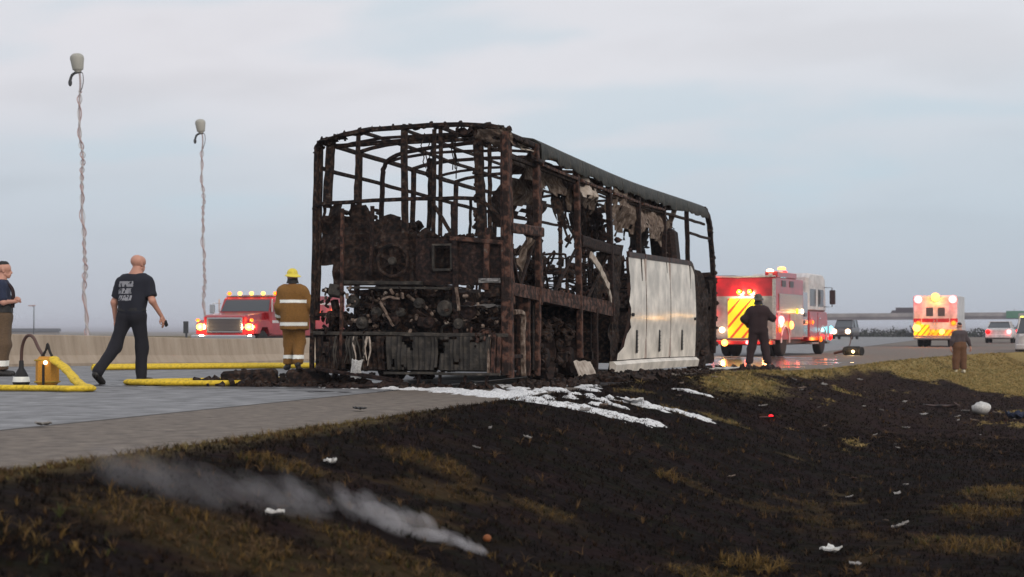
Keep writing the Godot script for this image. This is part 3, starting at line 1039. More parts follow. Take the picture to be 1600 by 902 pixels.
	lumpy(shelf, 16, 3, func(u: float, w: float) -> Vector3: return Vector3(lerpf(0.9, 1.2, u), lerpf(1.38, 1.44, w), 0.07 + 0.02 * nz.get_noise_2d(u * 90, w * 90)))
	part("torn_shelf", shelf, M.steel, bus)
	# --- lower rear: blackened engine door in three ribbed leaves
	for q in [[-1.42, -1.05, M.black], [-1.02, -0.42, M.black], [-0.38, 0.32, M.char_door], [0.35, 1.08, M.char_door]]:
		var mb := MB.new()
		lumpy(mb, 26, 12, func(u: float, w: float) -> Vector3:
			var x := lerpf(q[0], q[1], u)
			var y := lerpf(0.24, 0.68, w)
			var rib := 0.018 if fmod(absf(x) * 14.0, 1.0) < 0.35 else 0.0
			return Vector3(x, y, 0.06 + rib + 0.09 * nz.get_noise_2d(x * 60, y * 60)), func(u: float, w: float) -> bool: return nz.get_noise_2d(u * 90 + (q[0] as float) * 200, w * 60) < 0.38 - 0.25 * float(w > 0.85))
		lumpy(mb, 26, 1, func(u: float, w: float) -> Vector3: return Vector3(lerpf(q[0], q[1], u), 0.24 - 0.02 * w, 0.06 - 0.1 * w))
		part("engine_door", mb, q[2], bus)
	for i in 14:
		var x := rr(-1.15, -0.55)
		var mb := MB.new()
		var p := path([Vector3(x, 0.68, 0.13)])
		for k in 5:
			p.append(p[p.size() - 1] + Vector3(rr(-0.03, 0.03), -rr(0.05, 0.1), rr(-0.01, 0.02)))
		mb.tube(p, [0.012, 0.016, 0.012, 0.01, 0.008, 0.005], 5)
		part("drip", mb, M.paleash if i % 4 == 0 else M.char_door, bus)
	jbeam("bumper", bus, M.char_door, line(Vector3(-0.4, 0.20, 0.1), Vector3(1.2, 0.19, 0.1), 10), 0.05, 0.035, 0.005)
	jbeam("bumper", bus, D, line(Vector3(-1.35, 0.24, 0.12), Vector3(-0.1, 0.10, 0.25), 8), 0.1, 0.05, 0.014)
	for x in [-0.25, 0.05, 0.35, 0.7, 1.0]:
		jbeam("bumper_bracket", bus, D, line(Vector3(x, 0.02, 0.05), Vector3(x + 0.02, 0.2, 0.06), 3), 0.04, 0.03, 0.005)
	for q in [[1.10, 0.72, 0.06], [1.17, 0.68, 0.05], [1.04, 0.70, 0.035]]:
		jbeam("rear_stub", bus, M.ash if q[2] < 0.04 else R, line(Vector3(q[0], 0.2, 0.08), Vector3(q[0] + 0.02, q[1], 0.08), 5), q[2], 0.05, 0.005)
	var om := MB.new()
	clinker(om, Vector3(0.85, 0.62, 0.02), Vector3(1.22, 0.76, 0.12), 24, 0.015, 0.045)
	kind(part("rust_flakes", om, R, bus), "stuff")
	# --- left lower wall (dark), floor and underframe
	for i in 6:
		var z0 := -1.6 - 2.05 * i
		var mb := MB.new()
		lumpy(mb, 12, 10, func(u: float, w: float) -> Vector3:
			var z := lerpf(z0, z0 - 2.0, u)
			return Vector3(XL + 0.02 * nz.get_noise_2d(z * 60, w * 60), lerpf(0.18, 1.22, w), z))
		part("left_lower_panel", mb, B, bus)
	var lw := MB.new()
	lumpy(lw, 10, 8, func(u: float, w: float) -> Vector3: return Vector3(XL + 0.05 * nz.get_noise_2d(u * 90, w * 70), lerpf(0.18, 0.78, w), lerpf(-0.03, -1.6, u)))
	clinker(lw, Vector3(-1.42, 0.7, -0.9), Vector3(-1.0, 1.0, -0.05), 40, 0.03, 0.09)
	kind(part("left_lower_residue", lw, B, bus), "stuff")
	var floor_ := MB.new()
	floor_.box(Vector3(-0.08, 1.16, -8.2), Vector3(2.62, 0.05, 11.6))
	part("cabin_floor", floor_, B, bus)
	var under := MB.new()
	for x in [-0.75, 0.6]:
		under.box(Vector3(x, 0.42, -7.2), Vector3(0.12, 0.22, 13.6), 0.01)
	for k in 9:
		under.box(Vector3(-0.08, 0.36, -1.6 - 1.5 * k), Vector3(2.6, 0.14, 0.1), 0.01)
	part("underframe", under, B, bus)
	for z in [-1.32, -4.5, -5.9]:
		var mb := MB.new()
		mb.box(Vector3(-0.1, 0.68, z - 0.08), Vector3(2.6, 0.94, 0.04))
		part("bay_partition", mb, B, bus)
	# --- floor rail band and lower posts on the right side
	var band := MB.new()
	lumpy(band, 40, 5, func(u: float, w: float) -> Vector3:
		var z := lerpf(0.35, -5.6, u)
		var yt := lerpf(1.40, 1.22, u)
		var yb := lerpf(1.24, 0.98, u)
		return Vector3(XR + 0.025 + 0.012 * nz.get_noise_2d(z * 70, w * 60), lerpf(yb, yt, w), minf(z, 0.05)))
	lumpy(band, 30, 1, func(u: float, w: float) -> Vector3: return Vector3(XR + 0.025 - 0.12 * w, lerpf(1.24, 0.98, u), lerpf(0.05, -5.6, u)))
	part("floor_rail", band, R, bus)
	jbeam("lower_post", bus, R, line(Vector3(XR, 0.14, -1.27), Vector3(XR + 0.01, 1.25, -1.3), 7), 0.07, 0.09, 0.005)
	jbeam("lower_post", bus, D, line(Vector3(XR, 0.04, -4.48), Vector3(XR, 1.1, -4.46), 7), 0.07, 0.07, 0.005)
	jbeam("lower_post", bus, M.ash, fine(path([Vector3(XR + 0.03, 0.16, -0.55), Vector3(XR + 0.03, 0.5, -0.5), Vector3(XR + 0.04, 0.92, -0.5), Vector3(XR + 0.04, 1.0, -0.35), Vector3(XR + 0.03, 1.0, -0.1)]), 4), 0.06, 0.06, 0.005)
	jbeam("lower_post", bus, R, line(Vector3(XR - 0.1, 0.15, -0.95), Vector3(XR - 0.1, 1.2, -0.95), 5), 0.18, 0.06, 0.01)
	jbeam("lower_rail", bus, D, line(Vector3(XR + 0.02, 0.42, -0.05), Vector3(XR + 0.02, 0.42, -0.6), 3), 0.05, 0.05, 0.006)
	jbeam("mid_rail", bus, R, line(Vector3(XR + 0.02, 2.10, 0.0), Vector3(XR + 0.02, 2.12, -1.45), 7), 0.06, 0.13, 0.005)
	jbeam("mid_rail", bus, D, line(Vector3(XR + 0.01, 2.12, -3.6), Vector3(XR + 0.01, 2.06, -6.0), 7), 0.05, 0.16, 0.012)
	jbeam("mid_rail", bus, B, fine(path([Vector3(XL, 2.18, -0.1), Vector3(XL, 2.05, -4.0), Vector3(XL, 1.98, -7.0), Vector3(XL, 2.02, -14.0)]), 6), 0.05, 0.08, 0.005)
	# braces below the sill
	for q in [[0.0, 2.05, -0.62, 1.35, 0.045], [-1.35, 2.05, -0.62, 1.35, 0.045], [-2.3, 1.3, -3.5, 2.0, 0.04], [-4.2, 1.25, -5.5, 2.0, 0.035]]:
		jbeam("brace", bus, [D, B][rng.randi() % 2], line(Vector3(XR - 0.05, q[1], q[0]), Vector3(XR - 0.05, q[3], q[2]), 6), 0.04, q[4], 0.005)
	torn("sill_scrap", bus, M.ash, Vector3(XR - 0.02, 2.02, -0.75), Vector3(XR - 0.02, 2.0, -1.15), 0.7, Vector3(1, 0, 0), 9.1, 0.8)
	jbeam("peeled_strip", bus, M.paleash, fine(path([Vector3(XR + 0.02, 1.93, -4.05), Vector3(XR + 0.06, 1.75, -4.45), Vector3(XR + 0.10, 1.5, -4.8), Vector3(XR + 0.08, 1.25, -5.2)]), 5), 0.03, 0.11, 0.012)
	# upright charred bundle between the second and third pillars
	var up := MB.new()
	for i in 70:
		var t := rr(0, 1)
		up.chunk(Vector3(XR - 0.15 + rr(-0.12, 0.1), 1.2 + t * 0.95, -1.62 + rr(-0.18, 0.16) * (1.0 - 0.7 * t)), Vector3(rr(0.03, 0.07), rr(0.05, 0.12), rr(0.03, 0.07)), Basis.from_euler(Vector3(rr(0, 6), rr(0, 6), 0)), rng)
	kind(part("charred_seat", up, B, bus), "stuff")
	# dark pillar mass beside the white panels
	var dm := MB.new()
	lumpy(dm, 14, 36, func(u: float, w: float) -> Vector3:
		var y := lerpf(0.04, 2.2, w)
		var z := lerpf(-4.75 - 0.25 * w, -6.42 - 0.35 * w, u)
		return Vector3(XR - 0.06 + 0.12 * nz.get_noise_2d(z * 60, y * 60) - 0.1 * absf(u - 0.5), y, z), func(u: float, w: float) -> bool:
		return not (u < 0.55 and w < 0.52) and not (u < 0.5 and w > 0.55 and nz.get_noise_2d(u * 90, w * 120) > -0.05))
	part("burnt_side", dm, B, bus)
	# --- white luggage-bay panels
	var seams := [-6.62, -7.9, -10.0, -12.55]
	for i in 3:
		var a: float = seams[i]
		var b: float = seams[i + 1]
		var pn := Node3D.new()
		pn.name = "side_panel" if i == 0 else "side_panel_%03d" % i
		bus.add_child(pn)
		var mb := MB.new()
		var nu := 14
		var f := func(u: float, w: float) -> Vector3:
			var z := lerpf(a - 0.03, b + 0.03, u)
			var yt := lerpf(2.0, 2.07, (z + 6.6) / -6.0)
			if z < -12.1:
				yt -= 0.2 * pow((-z - 12.1) / 0.45, 2.0)
			var y := lerpf(0.26 + road_y(z - 19.5) * 0.6, yt, w)
			var bulge := 0.03 * sin(w * PI) + 0.002 * sin(z * 1.3 + y * 0.8)
			return Vector3(XR + 0.02 + bulge, y, z + (0.22 * (1.0 - w) * (1.0 - u) * 2.0 * nz.get_noise_1d(w * 240) + (1.0 - u) * 0.85 * pow(maxf(0.0, 0.4 - w) / 0.4, 1.6) if i == 0 else 0.0))
		var rows := []
		for k in nu + 1:
			var row := PackedVector3Array()
			for j in 17:
				row.append(f.call(k / float(nu), j / 16.0))
			rows.append(row)
		mb.loft(rows, false, false, false, true)
		part("panel_skin", mb, M.panel, pn)
		var ed := MB.new()
		for k in nu:
			var p0: Vector3 = f.call(k / float(nu), 1.0)
			var p1: Vector3 = f.call((k + 1) / float(nu), 1.0)
			ed.quad(p0, p1, p1 + Vector3(-0.05, 0, 0), p0 + Vector3(-0.05, 0, 0), Vector3.UP)
			p0 = f.call(k / float(nu), 0.0)
			p1 = f.call((k + 1) / float(nu), 0.0)
			ed.quad(p0, p1, p1 + Vector3(-0.05, 0, 0), p0 + Vector3(-0.05, 0, 0), Vector3.DOWN)
		for e in [0.0, 1.0]:
			for k in 8:
				var p0: Vector3 = f.call(e, k / 8.0)
				var p1: Vector3 = f.call(e, (k + 1) / 8.0)
				ed.quad(p0, p1, p1 + Vector3(-0.05, 0, 0), p0 + Vector3(-0.05, 0, 0), Vector3(0, 0, 1.0 if e == 0.0 else -1.0))
		part("panel_edge", ed, M.scorch, pn)
		var vz: float = [-7.15, -9.0, -11.1][i]
		var vent := MB.new()
		vent.box(Vector3(XR + 0.044, 0.56, vz), Vector3(0.012, 0.40, 0.11), 0.004)
		for k in 6:
			vent.box(Vector3(XR + 0.05, 0.40 + 0.065 * k, vz), Vector3(0.014, 0.012, 0.12))
		part("vent_slot", vent, M.dark, pn)
		var cap := MB.new()
		var rows2 := []
		for k in nu + 1:
			var q: Vector3 = f.call(k / float(nu), 1.0)
			rows2.append(PackedVector3Array([q + Vector3(-0.03, 0.0, 0), q + Vector3(0.015, 0.0, 0), q + Vector3(0.01, 0.09, 0), q + Vector3(-0.04, 0.1, 0)]))
		cap.loft(rows2, true, true, true)
		part("scorched_trim", cap, M.scorch, pn)
	for z in [seams[1], seams[2]]:
		var mb := MB.new()
		mb.box(Vector3(XR + 0.018, 1.14, z), Vector3(0.04, 1.76, 0.12), 0.004)
		part("panel_joint", mb, M.seam_stain, bus)
	var hinge := MB.new()
	hinge.box(Vector3(XR + 0.07, 0.98, -12.35), Vector3(0.03, 0.06, 0.1), 0.005)
	hinge.box(Vector3(XR + 0.075, 1.02, -6.75), Vector3(0.03, 0.06, 0.1), 0.005)
	part("latch", hinge, M.dark, bus)
	var sk := MB.new()
	var rows3 := []
	for k in 20:
		var z := lerpf(-5.45, -12.6, k / 19.0)
		var y0 := 0.03 + road_y(z - 19.5) * 0.6
		rows3.append(PackedVector3Array([Vector3(XR - 0.02, y0 + 0.02, z), Vector3(XR + 0.07, y0 + 0.03, z), Vector3(XR + 0.10, y0 + 0.16, z), Vector3(XR + 0.04, y0 + 0.215, z), Vector3(XR - 0.02, y0 + 0.215, z)]))
	sk.loft(rows3, true, true, true)
	part("side_skirt", sk, M.panel, bus)
	# --- cove panel along the right roof edge
	for i in 5:
		var za: float = [-1.42, -3.64, -6.2, -9.0, -11.8][i]
		var zb: float = [-3.62, -6.18, -8.98, -11.78, -14.1][i]
		var cv := MB.new()
		var rows := []
		for k in 17:
			var z := lerpf(za, zb, k / 16.0)
			var y := roof_y(z)
			var j := 0.02 * nz.get_noise_2d(z * 90, 4.0)
			rows.append(PackedVector3Array([Vector3(XR + 0.03 + j, y - 0.21 + 4.0 * j, z), Vector3(XR + 0.03 + j, y - 0.12, z), Vector3(XR + 0.01, y - 0.01 + j, z), Vector3(XR - 0.10, y + 0.06, z), Vector3(XR - 0.30, y + 0.10 + j, z), Vector3(XR - 0.30, y + 0.08, z), Vector3(XR - 0.11, y + 0.035, z), Vector3(XR - 0.02, y - 0.03, z), Vector3(XR + 0.01, y - 0.13, z), Vector3(XR + 0.01, y - 0.21 + 4.0 * j, z)]))
		cv.loft(rows, true, false, true)
		part("roof_cove_panel", cv, M.cove, bus)
	for i in 4:
		jbeam("window_header", bus, R, line(Vector3(XR + 0.0, roof_y(-1.4 - 2.1 * i) - 0.3, -1.5 - 2.1 * i), Vector3(XR + 0.0, roof_y(-3.4 - 2.1 * i) - 0.3, -3.4 - 2.1 * i), 6), 0.04, 0.045, 0.006)
	# lining that hangs in the windows
	var k2 := 0
	for q in [[-1.5, -3.5, 0.30, 0.2, M.ash], [-1.5, -3.5, 0.5, 0.6, M.ash], [-3.15, -3.6, 0.8, 0.3, M.black], [-3.7, -5.5, 0.45, 0.2, M.ash], [-3.7, -4.6, 0.3, 0.1, M.paleash], [-4.4, -5.6, 0.5, 0.6, M.darkrust], [-5.7, -7.6, 0.6, 0.15, M.ash], [-5.8, -7.6, 0.95, 0.7, M.darkrust], [-7.8, -9.8, 0.6, 0.25, M.black], [-7.7, -9.8, 0.62, 0.12, M.ash], [-9.9, -11.4, 0.85, 0.12, M.ash], [-9.9, -11.6, 0.9, 0.8, M.darkrust], [-9.9, -11.2, 0.3, 0.2, M.black], [-5.8, -9.0, 0.4, 2.2, M.darkrust]]:
		k2 += 1
		torn("hanging_lining", bus, q[4], Vector3(XR - q[3], roof_y(q[0]) - 0.12, q[0]), Vector3(XR - q[3], roof_y(q[1]) - 0.12, q[1]), q[2] + 0.22, Vector3(1, 0, 0), k2 * 3.7, 0.38)
	for q in [[-6.1, 1.25, 2.75], [-6.3, 1.2, 2.6], [-4.5, 1.2, 2.5], [-10.9, 1.9, 2.6], [-7.3, 1.2, 2.4]]:
		var mb := MB.new()
		for i in 26:
			mb.chunk(Vector3(XR - rr(0.15, 0.7), rr(q[1], q[2]), q[0] + rr(-0.3, 0.3)), Vector3(rr(0.03, 0.09), rr(0.04, 0.12), rr(0.03, 0.09)), Basis.from_euler(Vector3(rr(0, 3), rr(0, 3), 0)), rng)
		kind(part("melted_fitting", mb, [M.rust, M.darkrust, M.black][rng.randi() % 3], bus), "stuff")
	for i in 5:
		var z := -3.7 - rr(0, 1.8)
		jbeam("wire", bus, B, fine(path([Vector3(XR - rr(0.1, 0.6), roof_y(z) - 0.3, z), Vector3(XR - rr(0.1, 0.6), 2.6, z + rr(-0.4, 0.4)), Vector3(XR - rr(0.1, 0.6), 2.1, z + rr(-0.5, 0.5))]), 5), 0.03, 0.03, 0.012)
	# --- seat frames
	for row in 6:
		for sx in [-1.05, -0.6, 0.42, 0.9]:
			if rng.randf() < 0.2:
				continue
			var z := -1.9 - row * 1.55 + rr(-0.08, 0.08)
			var mb := MB.new()
			var hh := rr(0.6, 0.85)
			mb.tube(fine(path([Vector3(sx - 0.2, 1.2, z), Vector3(sx - 0.2, 1.2 + hh * 0.9, z - rr(-0.1, 0.2)), Vector3(sx - 0.12, 1.2 + hh, z + 0.05), Vector3(sx + 0.12, 1.2 + hh, z + 0.05), Vector3(sx + 0.2, 1.2 + hh * 0.9, z), Vector3(sx + 0.2, 1.2, z)]), 3), 0.02, 6)
			for k in 3:
				mb.tube(path([Vector3(sx - 0.2, 1.45 + 0.2 * k, z), Vector3(sx + 0.2, 1.45 + 0.2 * k + rr(-0.1, 0.1), z)]), 0.012, 5)
			mb.tube(path([Vector3(sx - 0.2, 1.55, z), Vector3(sx - 0.2, 1.52, z - 0.45), Vector3(sx + 0.2, 1.52, z - 0.45), Vector3(sx + 0.2, 1.55, z)]), 0.018, 6)
			for i in 5:
				mb.chunk(Vector3(sx + rr(-0.2, 0.2), rr(1.25, 1.75), z + rr(-0.4, 0.05)), Vector3(rr(0.03, 0.08), rr(0.03, 0.08), rr(0.03, 0.08)), Basis.from_euler(Vector3(rr(0, 6), rr(0, 6), 0)), rng)
			part("seat_frame", mb, B if rng.randf() < 0.8 else D, bus)
	# tangle behind the third window
	for i in 16:
		var a := Vector3(XR - rr(0.1, 0.5), rr(1.3, 1.9), rr(-1.9, -3.5))
		var mb := MB.new()
		mb.tube(fine(path([a, a + Vector3(rr(-0.1, 0.1), rr(-0.2, 0.2), rr(-0.2, 0.2)), a + Vector3(rr(-0.2, 0.2), rr(-0.35, 0.35), rr(-0.4, 0.4))]), 3), rr(0.010, 0.022), 5)
		part("wire", mb, [B, D, B][rng.randi() % 3], bus)
	# --- wheels: bare rims sunk in the ash
	for q in [[XR - 0.2, -2.2], [XR - 0.2, -3.5], [XL + 0.25, -2.2], [XL + 0.25, -3.5], [XR - 0.15, -13.35], [XL + 0.25, -13.35]]:
		var w := Node3D.new()
		w.name = "wheel"
		var k := 0
		while bus.has_node(NodePath(w.name)):
			k += 1
			w.name = "wheel_%03d" % k
		bus.add_child(w)
		w.position = Vector3(q[0], 0.36 + road_y(q[1] - 19.5), q[1])
		var rim := MB.new()
		rim.lathe(PackedVector2Array([Vector2(0.02, 0.08), Vector2(0.14, 0.08), Vector2(0.17, 0.0), Vector2(0.27, -0.02), Vector2(0.31, 0.1), Vector2(0.33, 0.13), Vector2(0.33, -0.14), Vector2(0.02, -0.14)]), 20, Transform3D(Basis(Vector3(0, 0, 1), -PI / 2), Vector3.ZERO))
		part("rim", rim, D, w)
		var ty := MB.new()
		for i in 50:
			var a := rr(0, TAU)
			ty.chunk(Vector3(rr(-0.14, 0.14), sin(a) * rr(0.3, 0.42), cos(a) * rr(0.3, 0.42)), Vector3(rr(0.05, 0.1), rr(0.03, 0.07), rr(0.05, 0.1)), Basis.from_euler(Vector3(rr(0, 6), rr(0, 6), 0)), rng)
		kind(part("tyre_remains", ty, B, w), "stuff")
	for z in [-2.2, -3.5, -13.35]:
		var mb := MB.new()
		mb.cyl(Vector3(XL + 0.3, 0.38, z), Vector3(XR - 0.3, 0.38, z), 0.09, 0.09, 10)
		mb.ball(Vector3(-0.1, 0.4, z), Vector3(0.22, 0.2, 0.22), 10)
		part("axle", mb, B, bus)
	var arch := MB.new()
	for i in 90:
		var a := rr(0, PI)
		arch.chunk(Vector3(XR - rr(0.1, 0.5), 0.35 + sin(a) * rr(0.4, 0.6), -2.85 + cos(a) * rr(0.9, 1.4)), Vector3(rr(0.03, 0.1), rr(0.03, 0.1), rr(0.03, 0.1)), Basis.from_euler(Vector3(rr(0, 6), rr(0, 6), 0)), rng)
	kind(part("wheel_housing", arch, B, bus), "stuff")
	var fl := MB.new()
	lumpy(fl, 6, 8, func(u: float, w: float) -> Vector3: return Vector3(XR + 0.04 + 0.1 * w, 0.30 - 0.25 * w + 0.05 * nz.get_noise_2d(u * 80, w * 60), lerpf(-3.0, -4.0, u)))
	part("fallen_flap", fl, M.paleash, bus)
	# --- front end
	for s in [XL, XR]:
		var p := fine(path([Vector3(s - 0.04 * signf(s), roof_y(-14.0) - 0.02, -13.9), Vector3(s, 3.12, -14.25), Vector3(s, 2.7, -14.5), Vector3(s, 2.1, -14.72), Vector3(s, 1.4, -14.85), Vector3(s, 0.25, -14.75)]), 5)
		jbeam("front_post", bus, D, p, 0.10, 0.13, 0.005)
	jbeam("front_beam", bus, D, bow(-14.05, 0.02), 0.1, 0.14, 0.005)
	jbeam("front_beam", bus, B, line(Vector3(XL, 1.95, -14.75), Vector3(XR, 1.95, -14.75), 8), 0.1, 0.12, 0.01)
	jbeam("window_bar", bus, D, line(Vector3(XR, 2.72, -12.1), Vector3(XR, 2.72, -14.4), 6), 0.05, 0.05, 0.006)
	var fm := MB.new()
	lumpy(fm, 22, 22, func(u: float, w: float) -> Vector3:
		var z := lerpf(-12.6, -14.85, u)
		var y := lerpf(0.02, 2.06 - 0.25 * u, w)
		return Vector3(XR - 0.04 + 0.12 * nz.get_noise_2d(z * 70, y * 70), y, z), func(u: float, w: float) -> bool:
		return not (u > 0.45 and u < 0.85 and w > 0.62 and nz.get_noise_2d(u * 99, w * 99) > -0.2))
	lumpy(fm, 22, 20, func(u: float, w: float) -> Vector3:
		var x := lerpf(XL, XR, u)
		var y := lerpf(0.05, 1.95, w)
		return Vector3(x, y, -14.8 + 0.15 * nz.get_noise_2d(x * 60, y * 60)))
	part("burnt_front", fm, B, bus)
	var fr2 := MB.new()
	for i in 70:
		var y := rr(0.3, 3.0)
		var zf := -14.85 + maxf(0.0, y - 1.8) * 0.48
		fr2.chunk(Vector3(XR + rr(-0.03, 0.05), y, zf - rr(-0.03, 0.11)), Vector3(rr(0.03, 0.08), rr(0.02, 0.06), rr(0.03, 0.07)), Basis.from_euler(Vector3(rr(0, 3), rr(0, 3), 0)), rng)
	kind(part("melted_seal", fr2, B, bus), "stuff")
	var sb := MB.new()
	sb.box(Vector3(XR - 0.25, 2.35, -10.9), Vector3(0.5, 0.75, 0.5), 0.08, Basis(Vector3(0, 0, 1), 0.1))
	part("driver_seat_back", sb, M.darkrust, bus)

# ------------------------------------------------------------------ bodies: one smooth skin over a skeleton
# bones: [a, b, radius at a, radius at b]; cuts: [point, outward normal]
func skin(mb: MB, bones: Array, cell: float, k := 55.0, cuts := [], wrinkle := 0.0) -> void:
	var lo := Vector3(1e9, 1e9, 1e9)
	var hi := -lo
	for b in bones:
		for e in 2:
			var p: Vector3 = b[e]
			var r: float = b[2 + e]
			lo = lo.min(p - Vector3.ONE * (r + 3.0 * cell + 0.4 / k))
			hi = hi.max(p + Vector3.ONE * (r + 3.0 * cell + 0.4 / k))
	var nx := int((hi.x - lo.x) / cell) + 2
	var ny := int((hi.y - lo.y) / cell) + 2
	var nzz := int((hi.z - lo.z) / cell) + 2
	var acc := PackedFloat32Array()
	acc.resize(nx * ny * nzz)
	for b in bones:
		var a: Vector3 = b[0]
		var ab: Vector3 = b[1] - a
		var ra: float = b[2]
		var dr: float = b[3] - ra
		var l2 := maxf(ab.length_squared(), 1e-9)
		var rm := maxf(ra, b[3]) + 3.0 / k
		var l3 := a.min(b[1]) - Vector3.ONE * rm
		var h3 := a.max(b[1]) + Vector3.ONE * rm
		var x0 := maxi(0, int((l3.x - lo.x) / cell))
		var x1 := mini(nx - 1, int((h3.x - lo.x) / cell) + 1)
		var y0 := maxi(0, int((l3.y - lo.y) / cell))
		var y1 := mini(ny - 1, int((h3.y - lo.y) / cell) + 1)
		var z0 := maxi(0, int((l3.z - lo.z) / cell))
		var z1 := mini(nzz - 1, int((h3.z - lo.z) / cell) + 1)
		for z in range(z0, z1 + 1):
			for y in range(y0, y1 + 1):
				var at := (z * ny + y) * nx
				for x in range(x0, x1 + 1):
					var p := lo + Vector3(x, y, z) * cell - a
					var t := clampf(p.dot(ab) / l2, 0.0, 1.0)
					var d := (p - ab * t).length() - ra - dr * t
					if d < 3.2 / k:
						acc[at + x] += exp(-k * d)
	for cut in cuts:
		var cp: Vector3 = cut[0]
		var cn: Vector3 = cut[1]
		var reach: float = cut[2] if cut.size() > 2 else 1e9
		for z in nzz:
			for y in ny:
				var at := (z * ny + y) * nx
				for x in nx:
					if acc[at + x] > 0.02:
						var p := lo + Vector3(x, y, z) * cell - cp
						if p.length() > reach:
							continue
						var d := p.dot(cn)
						if d > -3.0 * cell:
							acc[at + x] = minf(acc[at + x], exp(-k * d))
	var cells := PackedInt32Array()
	cells.resize(nx * ny * nzz)
	cells.fill(-1)
	var vs := PackedVector3Array()
	var ns := PackedVector3Array()
	var off := [0, 1, nx, nx + 1, nx * ny, nx * ny + 1, nx * ny + nx, nx * ny + nx + 1]
	var edges := [[0, 1], [2, 3], [4, 5], [6, 7], [0, 2], [1, 3], [4, 6], [5, 7], [0, 4], [1, 5], [2, 6], [3, 7]]
	for z in nzz - 1:
		for y in ny - 1:
			var at := (z * ny + y) * nx
			for x in nx - 1:
				var i := at + x
				var m := 0
				if acc[i] >= 1.0: m += 1
				if acc[i + 1] >= 1.0: m += 1
				if acc[i + nx] >= 1.0: m += 1
				if acc[i + nx + 1] >= 1.0: m += 1
				var j := i + nx * ny
				if acc[j] >= 1.0: m += 1
				if acc[j + 1] >= 1.0: m += 1
				if acc[j + nx] >= 1.0: m += 1
				if acc[j + nx + 1] >= 1.0: m += 1
				if m == 0 or m == 8:
					continue
				var s := Vector3.ZERO
				var cnt := 0
				var dv := PackedFloat32Array()
				for o in off:
					dv.append(-log(maxf(acc[i + o], 1e-4)))
				for e in edges:
					var da := dv[e[0]]
					var db := dv[e[1]]
					if (da <= 0.0) != (db <= 0.0):
						var t := da / (da - db)
						var pa := Vector3(e[0] & 1, (e[0] >> 1) & 1, e[0] >> 2)
						var pb := Vector3(e[1] & 1, (e[1] >> 1) & 1, e[1] >> 2)
						s += pa.lerp(pb, t)
						cnt += 1
				cells[i] = vs.size()
				vs.append(lo + (Vector3(x, y, z) + s / cnt) * cell)
				ns.append(Vector3(dv[1] + dv[3] + dv[5] + dv[7] - dv[0] - dv[2] - dv[4] - dv[6], dv[2] + dv[3] + dv[6] + dv[7] - dv[0] - dv[1] - dv[4] - dv[5], dv[4] + dv[5] + dv[6] + dv[7] - dv[0] - dv[1] - dv[2] - dv[3]).normalized())
	if wrinkle > 0.0:
		for i in vs.size():
			vs[i] += ns[i] * wrinkle * nz.get_noise_3d(vs[i].x * 260.0, vs[i].y * 150.0, vs[i].z * 260.0)
	var base := mb.v.size()
	mb.v.append_array(vs)
	mb.n.append_array(ns)
	for i in vs.size():
		mb.c.append(mb.col)
	var st := [1, nx, nx * ny]
	for z in range(1, nzz - 1):
		for y in range(1, ny - 1):
			for x in range(1, nx - 1):
				var i := (z * ny + y) * nx + x
				var ins := acc[i] >= 1.0
				for ax in 3:
					if ins == (acc[i + st[ax]] >= 1.0):
						continue
					var u: int = st[(ax + 1) % 3]
					var w: int = st[(ax + 2) % 3]
					var q := [cells[i], cells[i - u], cells[i - u - w], cells[i - w]]
					if q.min() < 0:
						continue
					var a: Vector3 = vs[q[0]]
					var f := (vs[q[1]] - a).cross(vs[q[2]] - a)
					var g := ns[q[0]] + ns[q[1]] + ns[q[2]] + ns[q[3]]
					if f.dot(g) > 0.0:
						mb.ix.append_array([base + q[0], base + q[2], base + q[1], base + q[0], base + q[3], base + q[2]])
					else:
						mb.ix.append_array([base + q[0], base + q[1], base + q[2], base + q[0], base + q[2], base + q[3]])

# faces of a mesh whose middle passes `keep`, lifted by `up`
func lifted(src: MB, up: float, keep: Callable) -> MB:
	var o := MB.new()
	for i in range(0, src.ix.size(), 3):
		var a := src.ix[i]
		var b := src.ix[i + 1]
		var c := src.ix[i + 2]
		if keep.call((src.v[a] + src.v[b] + src.v[c]) / 3.0):
			var at := o.v.size()
			for q in [a, b, c]:
				o.v.append(src.v[q] + src.n[q] * up)
				o.n.append(src.n[q])
				o.c.append(Color.WHITE)
			o.ix.append_array([at, at + 1, at + 2])
	return o

func stand() -> Dictionary:      # joints of a standing adult of 1.80 m who faces -z
	return {
		"pelvis": Vector3(0, 0.98, 0), "waist": Vector3(0, 1.12, 0.0), "chest": Vector3(0, 1.33, 0.01), "neck": Vector3(0, 1.51, 0.015), "head": Vector3(0, 1.675, -0.01),
		"shoulder_l": Vector3(-0.178, 1.415, 0.01), "shoulder_r": Vector3(0.178, 1.415, 0.01), "elbow_l": Vector3(-0.255, 1.15, 0.04), "elbow_r": Vector3(0.255, 1.15, 0.04),
		"wrist_l": Vector3(-0.275, 0.90, -0.03), "wrist_r": Vector3(0.275, 0.90, -0.03), "hand_l": Vector3(0, -1, -0.2), "hand_r": Vector3(0, -1, -0.2),
		"hip_l": Vector3(-0.095, 0.94, 0), "hip_r": Vector3(0.095, 0.94, 0), "knee_l": Vector3(-0.11, 0.50, -0.02), "knee_r": Vector3(0.11, 0.50, -0.02),
		"ankle_l": Vector3(-0.115, 0.085, 0.02), "ankle_r": Vector3(0.115, 0.085, 0.02), "toe_l": Vector3(-0.14, 0.035, -0.15), "toe_r": Vector3(0.14, 0.035, -0.15), "look": 0.0, "nod": 0.0,
	}

